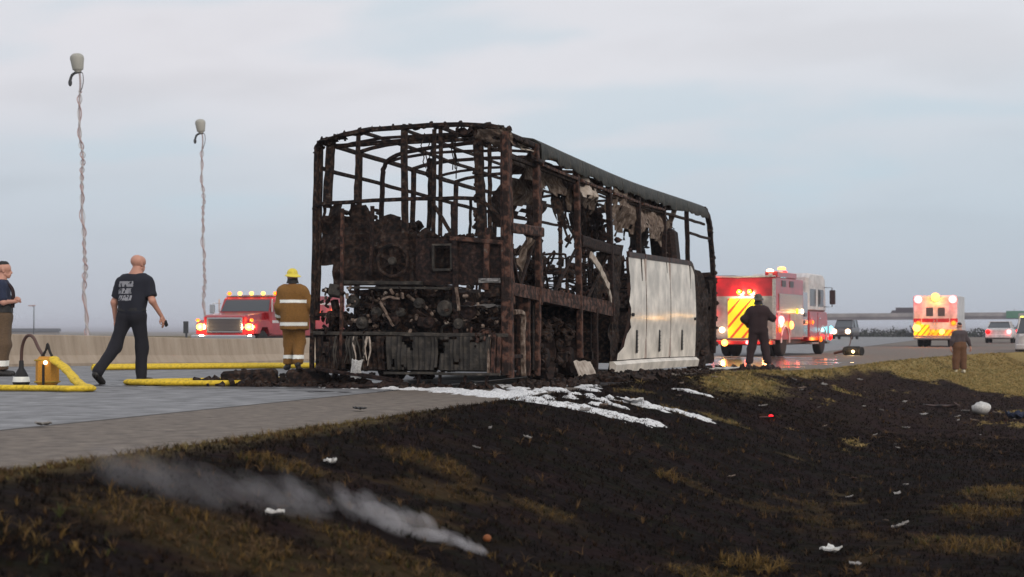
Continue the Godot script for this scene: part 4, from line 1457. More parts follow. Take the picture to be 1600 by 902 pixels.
func hand_shape(mb: MB, wrist: Vector3, dir: Vector3, palm_n: Vector3, side: float) -> void:
	# local frame: f along the fingers, n out of the back of the hand, s towards the thumb
	var f := dir.normalized()
	var s := f.cross(palm_n).normalized() * side
	var n := s.cross(f).normalized() * side
	var p := func(a: float, b: float, c: float) -> Vector3: return wrist + s * a + f * b + n * c
	var bones := [[wrist - f * 0.02, p.call(0.0, 0.02, 0.0), 0.026, 0.027], [p.call(0.022, 0.03, 0), p.call(0.026, 0.085, 0), 0.017, 0.014], [p.call(0.0, 0.03, 0), p.call(0.006, 0.09, 0.002), 0.018, 0.014], [p.call(-0.02, 0.03, 0), p.call(-0.028, 0.08, 0), 0.017, 0.012]]
	var i := 0
	for q in [[0.030, 0.088, 0.072], [0.010, 0.094, 0.080], [-0.011, 0.090, 0.074], [-0.030, 0.082, 0.058]]:
		var l: float = q[2]
		var c := 0.010 + 0.004 * i
		var a: Vector3 = p.call(q[0], q[1] - 0.01, 0.0)
		var b: Vector3 = p.call(q[0] * 1.05, q[1] + l * 0.42, -c)
		var d: Vector3 = p.call(q[0] * 1.05, q[1] + l * 0.74, -c * 2.6)
		var e: Vector3 = p.call(q[0] * 1.0, q[1] + l * 0.92, -c * 4.4)
		bones.append_array([[a, b, 0.0095, 0.0088], [b, d, 0.0088, 0.0078], [d, e, 0.0078, 0.0065]])
		i += 1
	bones.append_array([[p.call(0.022, 0.025, -0.006), p.call(0.048, 0.055, -0.018), 0.013, 0.0105], [p.call(0.048, 0.055, -0.018), p.call(0.056, 0.088, -0.026), 0.0105, 0.0075]])
	skin(mb, bones, 0.0045, 260.0)

func head_shape(mb: MB, at: Vector3, b: Basis, bald := true) -> void:
	var p := func(x: float, y: float, z: float) -> Vector3: return at + b * Vector3(x, y - 0.02, z) * 1.0
	var bones := [
		[p.call(-0.012, 0.045, 0.028), p.call(-0.012, 0.045, -0.022), 0.08, 0.074], [p.call(0.012, 0.045, 0.028), p.call(0.012, 0.045, -0.022), 0.08, 0.074],
		[p.call(0, -0.02, -0.03), p.call(0, -0.06, -0.045), 0.062, 0.046], [p.call(0, -0.085, -0.062), p.call(0, -0.09, -0.066), 0.026, 0.024],
		[p.call(-0.05, -0.055, -0.01), p.call(0.0, -0.09, -0.06), 0.022, 0.018], [p.call(0.05, -0.055, -0.01), p.call(0.0, -0.09, -0.06), 0.022, 0.018],
		[p.call(-0.035, 0.022, -0.078), p.call(0.035, 0.022, -0.078), 0.014, 0.014], [p.call(0, 0.008, -0.09), p.call(0, -0.028, -0.112), 0.010, 0.014], [p.call(-0.012, -0.032, -0.098), p.call(0.012, -0.032, -0.098), 0.010, 0.010],
		[p.call(-0.022, -0.056, -0.088), p.call(0.022, -0.056, -0.088), 0.009, 0.009], [p.call(-0.02, -0.066, -0.087), p.call(0.02, -0.066, -0.087), 0.009, 0.009],
		[p.call(-0.076, 0.018, 0.008), p.call(-0.080, -0.022, 0.0), 0.011, 0.009], [p.call(0.076, 0.018, 0.008), p.call(0.080, -0.022, 0.0), 0.011, 0.009],
		[p.call(-0.083, 0.022, 0.018), p.call(-0.082, -0.012, 0.014), 0.007, 0.006], [p.call(0.083, 0.022, 0.018), p.call(0.082, -0.012, 0.014), 0.007, 0.006],
		[p.call(0, -0.04, 0.02), p.call(0, -0.15, 0.035), 0.056, 0.058],
	]
	skin(mb, bones, 0.006, 130.0)

# builds body, face, hands; returns what clothes need
func make_body(o: Node3D, J: Dictionary, cell: float, hands := true) -> void:
	var b := MB.new()
	var bones := []
	for s in [-0.075, 0.075]:
		var d := Vector3(s, 0, 0)
		bones.append_array([[J.chest + d + Vector3(0, 0.03, 0), J.waist + d * 0.9, 0.105, 0.09], [J.waist + d * 0.9, J.pelvis + d, 0.09, 0.098]])
	bones.append([J.chest + Vector3(0, 0.1, 0), J.neck, 0.075, 0.056])
	bones.append([J.neck + Vector3(0, -0.02, 0), J.head + Vector3(0, -0.07, 0.02), 0.075, 0.066])
	for q in ["l", "r"]:
		bones.append([J.neck + Vector3(0, 0.03, 0), J["shoulder_" + q] + Vector3(0, 0.01, 0), 0.05, 0.04])
	for q in ["l", "r"]:
		bones.append([J.chest + (J["shoulder_" + q] - J.chest) * 0.5 + Vector3(0, 0.05, 0), J["shoulder_" + q], 0.065, 0.058])
		bones.append([J["shoulder_" + q], J["elbow_" + q], 0.055, 0.041])
		bones.append([J["elbow_" + q], J["wrist_" + q], 0.042, 0.027])
		bones.append([J["hip_" + q], J["knee_" + q], 0.082, 0.053])
		bones.append([J["knee_" + q], J["ankle_" + q], 0.053, 0.036])
		bones.append([J["ankle_" + q] + Vector3(0, -0.03, 0.03), J["toe_" + q], 0.036, 0.028])
	skin(b, bones, cell, 60.0)
	var hb := Basis(Vector3.UP, J.look) * Basis(Vector3.RIGHT, J.nod)
	head_shape(b, J.head, hb)
	if hands:
		for q in ["l", "r"]:
			var d: Vector3 = J["hand_" + q]
			var side := 1.0 if q == "r" else -1.0
			hand_shape(b, J["wrist_" + q], d, Vector3(side, 0.0, 0.0), side)
	part("body", b, M.skin, o)
	var ey := MB.new()
	for s in [-1, 1]:
		ey.ball(J.head + hb * Vector3(0.032 * s, 0.004, -0.083), Vector3(0.011, 0.008, 0.008), 8, hb)
	part("eyes", ey, M.eye, o)
	var lp := MB.new()
	lp.ball(J.head + hb * Vector3(0, -0.061, -0.094), Vector3(0.023, 0.005, 0.006), 8, hb)
	part("mouth", lp, M.lip, o)

func torso_bones(J: Dictionary, grow: float, hem: float) -> Array:
	var bones := []
	for s in [-0.08, 0.08]:
		var d := Vector3(s, 0, 0)
		bones.append_array([[J.chest + d + Vector3(0, 0.05, 0), J.waist + d * 0.95, 0.108 + grow, 0.096 + grow], [J.waist + d * 0.95, J.pelvis + d + Vector3(0, hem, 0), 0.096 + grow, 0.104 + grow]])
	bones.append([J.chest + Vector3(0, 0.1, 0), J.neck + Vector3(0, -0.02, 0), 0.08 + grow, 0.062 + grow])
	for q in ["l", "r"]:
		bones.append([J.chest + (J["shoulder_" + q] - J.chest) * 0.5 + Vector3(0, 0.05, 0), J["shoulder_" + q], 0.068 + grow, 0.058 + grow])
		bones.append([J.neck + Vector3(0, 0.015, 0), J["shoulder_" + q] + Vector3(0, 0.005, 0), 0.044 + grow, 0.034 + grow])
	return bones

func sleeve_bones(J: Dictionary, grow: float, full: bool, share_ := 0.75) -> Array:
	var bones := []
	for q in ["l", "r"]:
		var s: Vector3 = J["shoulder_" + q]
		var e: Vector3 = J["elbow_" + q]
		if full:
			bones.append([s, e, 0.062 + grow, 0.05 + grow])
			bones.append([e, e.lerp(J["wrist_" + q], 0.95), 0.05 + grow, 0.038 + grow])
		else:
			bones.append([s, s.lerp(e, share_), 0.062 + grow, 0.058 + grow])
	return bones

func leg_bones(J: Dictionary, grow: float, low := 0.9) -> Array:
	var bones := []
	for s in [-0.08, 0.08]:
		bones.append([J.pelvis + Vector3(s, 0.07, 0), J.pelvis + Vector3(s, -0.02, 0), 0.094 + grow, 0.1 + grow])
	for q in ["l", "r"]:
		bones.append([J["hip_" + q], J["knee_" + q], 0.088 + grow, 0.064 + grow])
		bones.append([J["knee_" + q], J["knee_" + q].lerp(J["ankle_" + q], low), 0.064 + grow, 0.056 + grow])
	return bones

func boots(o: Node3D, J: Dictionary, m: Material, cell: float, called := "boot") -> void:
	for q in ["l", "r"]:
		var b := MB.new()
		var an: Vector3 = J["ankle_" + q]
		skin(b, [[an.lerp(J["knee_" + q], 0.3), an, 0.054, 0.05], [an + Vector3(0, -0.03, 0.03), J["toe_" + q], 0.05, 0.042], [an + Vector3(0, -0.045, 0.035), J["toe_" + q] + Vector3(0, 0.0, 0), 0.036, 0.036]], cell, 90.0, [[Vector3(0, minf(an.y, J["toe_" + q].y) - 0.07, 0), Vector3(0, -1, 0)]])
		part(called, b, m, o)

func fire_helmet(o: Node3D, J: Dictionary, m: Material) -> void:
	var hb := Basis(Vector3.UP, J.look) * Basis(Vector3.RIGHT, J.nod)
	var x := Transform3D(hb, J.head + hb * Vector3(0, 0.03, 0.005))
	var h := Node3D.new()
	h.name = "helmet"
	o.add_child(h)
	var d := MB.new()
	var rows := []
	for k in 9:
		var t := k / 8.0
		var row := PackedVector3Array()
		for j in 24:
			var a := TAU * j / 24
			var r := 0.108 * cos(t * 1.45)
			row.append(x * Vector3(cos(a) * r * 0.92, 0.045 + 0.105 * sin(t * PI / 2), sin(a) * r * 1.12))
		rows.append(row)
	d.loft(rows, true, false, true)
	for k in 4:
		var a := PI * k / 4.0
		var p := PackedVector3Array()
		for i in 11:
			var t := lerpf(-1.3, 1.3, i / 10.0)
			p.append(x * Vector3(cos(a) * sin(t) * 0.104, 0.045 + 0.109 * cos(t), sin(a) * sin(t) * 0.122))
		d.tube(p, 0.007, 6)
	part("helmet_shell", d, m, h)
	var br := MB.new()
	rows = []
	for q in [[0.098, 0.058], [0.135, 0.040], [0.150, 0.024], [0.146, 0.018], [0.1, 0.04]]:
		var row := PackedVector3Array()
		for j in 28:
			var a := TAU * j / 28
			var k: float = q[0] * (1.0 + (0.32 if q[0] > 0.12 else 0.1) * maxf(0.0, sin(a)))
			row.append(x * Vector3(cos(a) * k * 0.92, q[1] - (0.03 * maxf(0.0, sin(a)) if q[0] > 0.12 else 0.0), sin(a) * k))
		rows.append(row)
	br.loft(rows, true, false, false)
	part("helmet_brim", br, m, h)
	var fl := MB.new()
	rows = []
	for q in [[0.088, 0.03], [0.10, -0.06], [0.12, -0.12]]:
		var row := PackedVector3Array()
		for j in 13:
			var a := PI * j / 12.0
			row.append(x * Vector3(cos(a) * q[0], q[1], sin(a) * q[0] + 0.01))
		rows.append(row)
	fl.loft(rows, false, false, false, true)
	part("neck_flap", fl, M.rubber, h)

func person(label: String, at: Vector3, yaw: float, tall: float) -> Node3D:
	var o := thing("person", label, "person", at, yaw)
	o.scale = Vector3.ONE * tall / 1.8
	return o

func make_people() -> void:
	# bald man walking, back to us
	var J := stand()
	J.pelvis = Vector3(0.02, 0.96, 0.03); J.waist = Vector3(0.015, 1.11, 0.01); J.chest = Vector3(0.0, 1.33, -0.05); J.neck = Vector3(-0.0, 1.50, -0.085); J.head = Vector3(0.02, 1.665, -0.11)
	J.shoulder_l = Vector3(-0.185, 1.40, -0.03); J.shoulder_r = Vector3(0.185, 1.39, -0.09)
	J.elbow_l = Vector3(-0.29, 1.12, 0.02); J.wrist_l = Vector3(-0.305, 0.86, -0.03)
	J.elbow_r = Vector3(0.30, 1.14, -0.06); J.wrist_r = Vector3(0.335, 0.93, -0.22); J.hand_r = Vector3(0.1, -0.8, -0.4)
	J.hip_l = Vector3(-0.085, 0.93, 0.04); J.hip_r = Vector3(0.11, 0.93, 0.0)
	J.knee_l = Vector3(-0.16, 0.52, 0.14); J.ankle_l = Vector3(-0.22, 0.17, 0.44); J.toe_l = Vector3(-0.23, 0.03, 0.33)
	J.knee_r = Vector3(0.12, 0.50, -0.07); J.ankle_r = Vector3(0.12, 0.085, -0.06); J.toe_r = Vector3(0.15, 0.035, -0.23)
	J.look = -0.15
	J.nod = -0.1
	var o := person("bald man in navy shirt and dark trousers walking behind the bus", Vector3(-11.91, 0, -19.8), -8.0, 1.86)
	make_body(o, J, 0.014)
	var s := MB.new()
	var bones := torso_bones(J, 0.022, 0.03)
	for b in bones:
		b[2] += 0.006
	bones.append_array(sleeve_bones(J, 0.02, false, 0.8))
	skin(s, bones, 0.014, 45.0, [[J.pelvis + Vector3(0, -0.02, 0), Vector3(0, -1, 0)], [J.shoulder_l.lerp(J.elbow_l, 0.8), (J.elbow_l - J.shoulder_l).normalized(), 0.085], [J.shoulder_r.lerp(J.elbow_r, 0.8), (J.elbow_r - J.shoulder_r).normalized(), 0.085], [J.neck + Vector3(0, 0.015, 0), Vector3(0, 1, 0)]], 0.024)
	part("shirt", s, M.navy, o)
	# three rows of worn pale print on the back
	var pr := lifted(s, 0.004, func(p: Vector3) -> bool:
		if p.z < J.chest.z + 0.03 or absf(p.x + 0.03) > 0.13 or p.y < 1.14 or p.y > 1.42:
			return false
		var row := int((p.y - 1.14) / 0.095)
		var in_row := fmod(p.y - 1.14, 0.095)
		return in_row < 0.075 and nz.get_noise_2d(p.x * 900 + row * 300, row * 77.0 + floorf(p.y * 60) * 8) > -0.18)
	part("back_print", pr, M.print, o)
	var t := MB.new()
	skin(t, leg_bones(J, 0.018, 0.98), 0.014, 45.0, [[J.ankle_r + Vector3(0, -0.02, 0), Vector3(0, -1, 0), 0.2]], 0.016)
	part("trousers", t, M.trouser, o)
	var be := lifted(t, 0.012, func(p: Vector3) -> bool: return p.y > 0.995 and p.y < 1.035)
	if be.v.size():
		part("belt", be, M.rubber, o)
	var ph := MB.new()
	ph.box(J.wrist_r + Vector3(0.02, -0.10, -0.07), Vector3(0.03, 0.09, 0.055), 0.008, Basis(Vector3(1, 0, 0), 0.5))
	part("handheld_radio", ph, M.rubber, o)
	boots(o, J, M.boot, 0.012, "shoe")
	# man at the left edge, arms folded
	J = stand()
	J.elbow_l = Vector3(-0.27, 1.17, -0.05); J.wrist_l = Vector3(-0.06, 1.22, -0.24); J.hand_l = Vector3(1, 0.15, -0.1)
	J.elbow_r = Vector3(0.27, 1.16, -0.05); J.wrist_r = Vector3(0.06, 1.18, -0.23); J.hand_r = Vector3(-1, 0.35, -0.1)
	J.head = Vector3(0, 1.68, -0.03)
	o = person("man in navy shirt and tan bunker trousers with folded arms at left edge", Vector3(-15.84, 0, -22.3), -62.0, 1.88)
	make_body(o, J, 0.016)
	s = MB.new()
	bones = torso_bones(J, 0.02, -0.02)
	bones.append_array(sleeve_bones(J, 0.016, false, 0.75))
	skin(s, bones, 0.016, 45.0, [[J.pelvis + Vector3(0, 0.0, 0), Vector3(0, -1, 0)], [J.neck + Vector3(0, 0.01, 0), Vector3(0, 1, 0)]], 0.012)
	part("shirt", s, M.navy_blue, o)
	t = MB.new()
	skin(t, leg_bones(J, 0.045, 0.9), 0.016, 40.0, [[J.ankle_l + Vector3(0, 0.02, 0), Vector3(0, -1, 0), 0.9]], 0.02)
	part("bunker_trousers", t, M.khaki, o)
	for sd in [-1.0, 1.0]:
		part("reflective_band", lifted(t, 0.006, func(p: Vector3) -> bool: return p.x * sd > 0.0 and p.y > 0.16 and p.y < 0.245), M.reflect, o)
	part("belt", lifted(t, 0.012, func(p: Vector3) -> bool: return p.y > 1.0 and p.y < 1.16), M.rubber, o)
	var br := MB.new()
	for x in [-0.1, 0.1]:
		br.tube(fine(path([Vector3(x, 1.08, -0.16), Vector3(x * 1.1, 1.35, -0.16), Vector3(x * 1.1, 1.49, -0.03), Vector3(x, 1.35, 0.15), Vector3(x * 0.5, 1.08, 0.15)]), 4), 0.018, 6)
	part("braces", br, M.maroon, o)
	var hr := MB.new()
	skin(hr, [[J.head + Vector3(0, 0.065, 0.03), J.head + Vector3(0, 0.07, -0.01), 0.075, 0.066], [J.head + Vector3(0, 0.0, 0.055), J.head + Vector3(0, 0.05, 0.05), 0.05, 0.06]], 0.008, 130.0)
	part("hair", hr, M.rubber, o)
	boots(o, J, M.boot, 0.014)
	# firefighter in a long tan coat
	J = stand()
	J.head = Vector3(-0.02, 1.66, -0.05); J.neck = Vector3(-0.01, 1.5, -0.02)
	J.elbow_r = Vector3(0.33, 1.17, 0.06); J.wrist_r = Vector3(0.36, 0.98, -0.14); J.hand_r = Vector3(0, -0.6, -0.8)
	J.elbow_l = Vector3(-0.26, 1.15, -0.02); J.wrist_l = Vector3(-0.25, 0.95, -0.18); J.hand_l = Vector3(0, -0.6, -0.8)
	J.pelvis = Vector3(0.03, 0.97, 0.02); J.chest = Vector3(-0.01, 1.32, -0.03)
	J.knee_l = Vector3(-0.06, 0.5, -0.12); J.ankle_l = Vector3(-0.09, 0.085, -0.1); J.toe_l = Vector3(-0.13, 0.035, -0.27)
	J.knee_r = Vector3(0.11, 0.52, -0.06); J.ankle_r = Vector3(0.08, 0.13, 0.2); J.toe_r = Vector3(0.10, 0.04, 0.05)
	J.shoulder_l = Vector3(-0.17, 1.425, -0.05); J.shoulder_r = Vector3(0.175, 1.39, 0.0)
	J.look = 0.35
	o = person("firefighter in long tan coat with reflective bands and yellow helmet beside bus", Vector3(-13.0, 0, -27.4), 26.0, 1.88)
	make_body(o, J, 0.016)
	s = MB.new()
	bones = torso_bones(J, 0.055, -0.02)
	for q in [-0.08, 0.08]:
		bones.append([J.pelvis + Vector3(q, 0, 0), J.pelvis + Vector3(q * 1.2, -0.22, 0.01), 0.155, 0.165])
	bones.append_array(sleeve_bones(J, 0.032, true))
	skin(s, bones, 0.016, 40.0, [[J.pelvis + Vector3(0, -0.24, 0), Vector3(0, -1, 0)], [J.neck + Vector3(0, 0.06, 0), Vector3(0, 1, 0)]], 0.022)
	part("bunker_coat", s, M.tan, o)
	part("reflective_band", lifted(s, 0.006, func(p: Vector3) -> bool: return absf(p.x) < 0.24 and p.y > 1.215 and p.y < 1.275), M.reflect, o)
	part("reflective_band", lifted(s, 0.006, func(p: Vector3) -> bool: return absf(p.x) < 0.25 and p.y > 0.80 and p.y < 0.865), M.reflect, o)
	for q in ["l", "r"]:
		var e: Vector3 = J["elbow_" + q]
		var w: Vector3 = J["wrist_" + q]
		var sh: Vector3 = J["shoulder_" + q]
		part("sleeve_band", lifted(s, 0.006, func(p: Vector3) -> bool:
			var u := (w - e).normalized()
			var d := (p - e).dot(u)
			return (p - (e + u * d)).length() < 0.1 and d > 0.14 and d < 0.20), M.reflect, o)
	t = MB.new()
	skin(t, leg_bones(J, 0.04, 0.9), 0.016, 40.0, [[Vector3(0, 0.1, 0), Vector3(0, -1, 0), 0.9]], 0.02)
	part("bunker_trousers", t, M.tan, o)
	for sd in [-1.0, 1.0]:
		part("reflective_band", lifted(t, 0.006, func(p: Vector3) -> bool: return p.x * sd > 0.0 and p.y > 0.2 and p.y < 0.27), M.reflect, o)
	fire_helmet(o, J, M.helmet)
	boots(o, J, M.boot, 0.014)
	# dark firefighter before the chevrons
	J = stand()
	J.elbow_l = Vector3(-0.36, 1.22, 0.03); J.wrist_l = Vector3(-0.24, 1.05, -0.14); J.hand_l = Vector3(0.6, -0.6, -0.3)
	J.elbow_r = Vector3(0.36, 1.24, -0.02); J.wrist_r = Vector3(0.2, 1.38, -0.2); J.hand_r = Vector3(-0.5, 0.8, -0.2)
	J.knee_l = Vector3(-0.17, 0.50, -0.02); J.ankle_l = Vector3(-0.24, 0.085, 0.02); J.toe_l = Vector3(-0.28, 0.035, -0.14)
	J.knee_r = Vector3(0.17, 0.50, -0.02); J.ankle_r = Vector3(0.25, 0.085, 0.02); J.toe_r = Vector3(0.29, 0.035, -0.14)
	J.hip_l.x = -0.11; J.hip_r.x = 0.11
	o = person("firefighter in dark gear with legs apart before the yellow chevrons", on_land(-6.08, -40.0), 8.0, 1.8)
	make_body(o, J, 0.02)
	s = MB.new()
	bones = torso_bones(J, 0.05, -0.05)
	bones.append_array(sleeve_bones(J, 0.03, true))
	skin(s, bones, 0.02, 40.0, [[J.pelvis + Vector3(0, -0.14, 0), Vector3(0, -1, 0)], [J.neck + Vector3(0, 0.06, 0), Vector3(0, 1, 0)]], 0.02)
	part("bunker_coat", s, M.maroon, o)
	t = MB.new()
	skin(t, leg_bones(J, 0.04, 0.9), 0.02, 40.0, [[Vector3(0, 0.1, 0), Vector3(0, -1, 0), 0.9]], 0.02)
	part("bunker_trousers", t, M.maroon, o)
	fire_helmet(o, J, M.helmet_dark)
	boots(o, J, M.boot, 0.016)
	# firefighter on the dry grass
	J = stand()
	J.elbow_r = Vector3(0.31, 1.17, 0.0); J.wrist_r = Vector3(0.41, 0.93, -0.05); J.hand_r = Vector3(0.3, -1, -0.1)
	J.elbow_l = Vector3(-0.28, 1.15, 0.02); J.wrist_l = Vector3(-0.31, 0.90, -0.03)
	J.knee_l.x = -0.13; J.knee_r.x = 0.13; J.ankle_l = Vector3(-0.14, 0.085, 0.0); J.ankle_r = Vector3(0.14, 0.085, 0.03)
	o = person("firefighter in grey shirt and brown bunker trousers standing on dry grass", on_land(-1.61, -54.4), 20.0, 1.66)
	make_body(o, J, 0.02)
	s = MB.new()
	bones = torso_bones(J, 0.022, 0.0)
	bones.append_array(sleeve_bones(J, 0.018, true))
	skin(s, bones, 0.02, 40.0, [[J.pelvis + Vector3(0, -0.02, 0), Vector3(0, -1, 0)], [J.neck + Vector3(0, 0.02, 0), Vector3(0, 1, 0)]], 0.012)
	part("shirt", s, M.grey_shirt, o)
	t = MB.new()
	skin(t, leg_bones(J, 0.055, 0.85), 0.02, 40.0, [[Vector3(0, 0.13, 0), Vector3(0, -1, 0), 0.9]], 0.03)
	part("bunker_trousers", t, M.brown, o)
	hr = MB.new()
	skin(hr, [[J.head + Vector3(0, 0.06, 0.03), J.head + Vector3(0, 0.068, -0.02), 0.078, 0.07], [J.head + Vector3(0, 0.0, 0.055), J.head + Vector3(0, 0.05, 0.05), 0.052, 0.064]], 0.009, 130.0)
	part("hair", hr, M.maroon, o)
	boots(o, J, M.pale_boot, 0.016)

# ------------------------------------------------------------------ vehicles (front towards -z, base on the ground)
func wheel(parent: Node, at: Vector3, r: float, w: float, out: float, dual := false) -> void:
	var o := Node3D.new()
	o.name = "wheel"
	var k := 0
	while parent.has_node(NodePath(o.name)):
		k += 1
		o.name = "wheel_%03d" % k
	parent.add_child(o)
	o.position = at
	var x := Transform3D(Basis(Vector3(0, 0, 1), -PI / 2 * out), Vector3.ZERO)
	var t := MB.new()
	for d in ([0.0, -w * 1.15] if dual else [0.0]):
		t.lathe(PackedVector2Array([Vector2(r * 0.58, d - w * 0.5), Vector2(r * 0.9, d - w * 0.5), Vector2(r, d - w * 0.36), Vector2(r, d + w * 0.36), Vector2(r * 0.9, d + w * 0.5), Vector2(r * 0.58, d + w * 0.5)]), 24, x)
	part("tyre", t, M.tyre, o)
	var m := MB.new()
	m.lathe(PackedVector2Array([Vector2(0.01, w * 0.2), Vector2(r * 0.2, w * 0.3), Vector2(r * 0.26, w * 0.16), Vector2(r * 0.5, w * 0.1), Vector2(r * 0.6, w * 0.5), Vector2(r * 0.6, -w * 0.3), Vector2(0.01, -w * 0.3)]), 20, x)
	part("rim", m, M.chrome if r > 0.4 else M.silver, o)

func bx(parent: Node, called: String, m: Material, lo: Vector3, hi: Vector3, bev := 0.02, label := "") -> void:
	var mb := MB.new()
	mb.box((lo + hi) / 2, (hi - lo).abs(), bev)
	part(called, mb, m, parent, label)

# side profile (z, y) swept across x
func hull(parent: Node, called: String, m: Material, prof: Array, x0: float, x1: float, bev := 0.04) -> void:
	var mb := MB.new()
	mb.prism(PackedVector2Array(prof), x0, x1, func(x, a, b): return Vector3(x, b, a), bev)
	part(called, mb, m, parent)

func chevrons(parent: Node, lo: Vector2, hi: Vector2, z: float, w: float, lean: float) -> void:
	# slanted retroreflective strips as flat tape, cut to the panel
	var k := 0
	var s := lo.x - (hi.y - lo.y) / lean - w
	while s < hi.x + w:
		var sw := w if k % 2 == 0 else w * 0.32
		var p := PackedVector2Array([Vector2(s, lo.y), Vector2(s + sw, lo.y), Vector2(s + sw + (hi.y - lo.y) / lean, hi.y), Vector2(s + (hi.y - lo.y) / lean, hi.y)])
		var c := Geometry2D.intersect_polygons(p, PackedVector2Array([lo, Vector2(hi.x, lo.y), hi, Vector2(lo.x, hi.y)]))
		for poly in c:
			var mb := MB.new()
			mb.prism(poly, z, z + 0.006, func(x, a, b): return Vector3(a, b, x))
			part("chevron_stripe", mb, M.chev_yellow if k % 2 == 0 else M.chev_red, parent)
		s += w if k % 2 == 0 else w * 0.32
		k += 1

func make_fire_engine() -> void:
	var p := Vector3(-8.82, 0, -54.7)
	var o := thing("fire_engine", "red fire engine seen from behind with lit yellow chevrons and white cab roof", "fire engine", Vector3(p.x, -0.2, p.z), -6.5)
	o.scale = Vector3.ONE * 0.93
	# rear body
	hull(o, "rear_body", M.red, [Vector2(-0.02, 0.62), Vector2(-0.02, 2.92), Vector2(-0.06, 2.96), Vector2(-4.3, 2.96), Vector2(-4.3, 0.62)], -1.22, 1.22, 0.03)
	bx(o, "rear_surround", M.cargrey, Vector3(-1.2, 0.66, -0.02), Vector3(1.2, 2.26, 0.012), 0.008)
	bx(o, "chevron_door", M.silver, Vector3(-0.62, 0.68, 0.012), Vector3(0.72, 2.2, 0.03), 0.006)
	chevrons(o, Vector2(-0.6, 0.70), Vector2(0.70, 2.18), 0.031, 0.34, 1.15)
	bx(o, "tailboard", M.red, Vector3(-1.2, 0.46, 0.0), Vector3(1.2, 0.60, 0.36), 0.02)
	bx(o, "tailboard_tread", M.tread, Vector3(-1.15, 0.602, 0.02), Vector3(1.15, 0.612, 0.34), 0.002)
	bx(o, "corner_pillar", M.silver, Vector3(1.10, 0.66, -0.01), Vector3(1.23, 2.9, 0.03), 0.01)
	bx(o, "corner_pillar", M.silver, Vector3(-1.23, 0.66, -0.01), Vector3(-1.10, 2.3, 0.03), 0.01)
	bx(o, "ladder_rail", M.grey_metal, Vector3(-1.24, 2.97, -0.2), Vector3(-0.4, 3.05, -3.8), 0.02)
	bx(o, "hose_bed_rail", M.silver, Vector3(-1.2, 2.965, -0.1), Vector3(1.2, 3.02, -0.02), 0.01)
	# right-hand side, back to front
	bx(o, "upper_locker", M.red, Vector3(0.75, 2.965, -0.25), Vector3(1.23, 3.18, -3.2), 0.02)
	for z in [-0.9, -2.1]:
		bx(o, "locker_louvre", M.cardark, Vector3(1.225, 2.62, z), Vector3(1.236, 2.86, z - 0.6), 0.004)
	bx(o, "roll_up_door", M.tread, Vector3(1.22, 1.72, -0.45), Vector3(1.245, 2.36, -4.1), 0.008)
	for k in 12:
		bx(o, "door_slat", M.silver, Vector3(1.246, 1.745 + k * 0.05, -0.5), Vector3(1.253, 1.785 + k * 0.05, -4.05), 0.002)
	bx(o, "lower_locker", M.cargrey, Vector3(1.22, 0.72, -2.1), Vector3(1.24, 1.62, -4.15), 0.008)
	bx(o, "lower_locker", M.cargrey, Vector3(1.22, 0.95, -0.2), Vector3(1.24, 1.62, -0.62), 0.008)
	bx(o, "side_stripe", M.carwhite, Vector3(1.221, 1.64, -0.05), Vector3(1.246, 1.70, -4.25), 0.004)
	bx(o, "pump_panel", M.chrome, Vector3(-1.2, 0.7, -4.32), Vector3(1.2, 2.5, -5.1), 0.02)
	for k in 4:
		var g := MB.new()
		g.cyl(Vector3(1.2, 1.3 + 0.3 * (k % 2), -4.5 - 0.2 * (k / 2)), Vector3(1.26, 1.3 + 0.3 * (k % 2), -4.5 - 0.2 * (k / 2)), 0.08, 0.07, 12)
		part("pump_gauge", g, M.glass, o)
	# cab, red below and white above
	hull(o, "cab_lower", M.red, [Vector2(-5.15, 0.55), Vector2(-5.15, 1.75), Vector2(-8.4, 1.75), Vector2(-8.55, 1.5), Vector2(-8.55, 0.55)], -1.22, 1.22, 0.05)
	hull(o, "cab_roof", M.carwhite, [Vector2(-5.15, 1.752), Vector2(-5.15, 3.1), Vector2(-5.5, 3.28), Vector2(-7.9, 3.28), Vector2(-8.25, 3.1), Vector2(-8.42, 1.752)], -1.2, 1.2, 0.10)
	bx(o, "cab_window", M.glass, Vector3(1.19, 1.95, -5.5), Vector3(1.206, 2.65, -6.5), 0.004)
	bx(o, "cab_window", M.glass, Vector3(1.19, 1.95, -6.9), Vector3(1.206, 2.65, -7.9), 0.004)
	bx(o, "cab_window", M.glass, Vector3(-0.9, 2.1, -5.155), Vector3(0.9, 2.8, -5.143), 0.004)
	for z in [-5.3, -6.75]:
		bx(o, "cab_door", M.red, Vector3(1.215, 0.7, z), Vector3(1.232, 1.72, z - 1.3), 0.01)
		bx(o, "door_handle", M.chrome, Vector3(1.23, 1.45, z - 0.15), Vector3(1.26, 1.49, z - 0.35), 0.008)
	bx(o, "cab_step", M.tread, Vector3(1.0, 0.42, -5.4), Vector3(1.3, 0.50, -6.6), 0.01)
	var mir := MB.new()
	mir.tube(path([Vector3(1.2, 2.75, -8.0), Vector3(1.5, 2.75, -8.15), Vector3(1.5, 1.95, -8.15), Vector3(1.2, 1.95, -8.0)]), 0.02, 6)
	mir.box(Vector3(1.52, 2.35, -8.15), Vector3(0.24, 0.6, 0.1), 0.03)
	part("wing_mirror", mir, M.cardark, o)
	bx(o, "front_bumper", M.chrome, Vector3(-1.24, 0.42, -8.56), Vector3(1.24, 0.75, -8.95), 0.05)
	var fen := MB.new()
	for s in [1.0, -1.0]:
		for zc in [-1.35, -7.55]:
			var q := PackedVector3Array()
			for k in 13:
				var a := PI * k / 12.0
				q.append(Vector3(s * 1.235, 0.52 + sin(a) * 0.62, zc + cos(a) * 0.62))
			fen.tube(q, 0.035, 6)
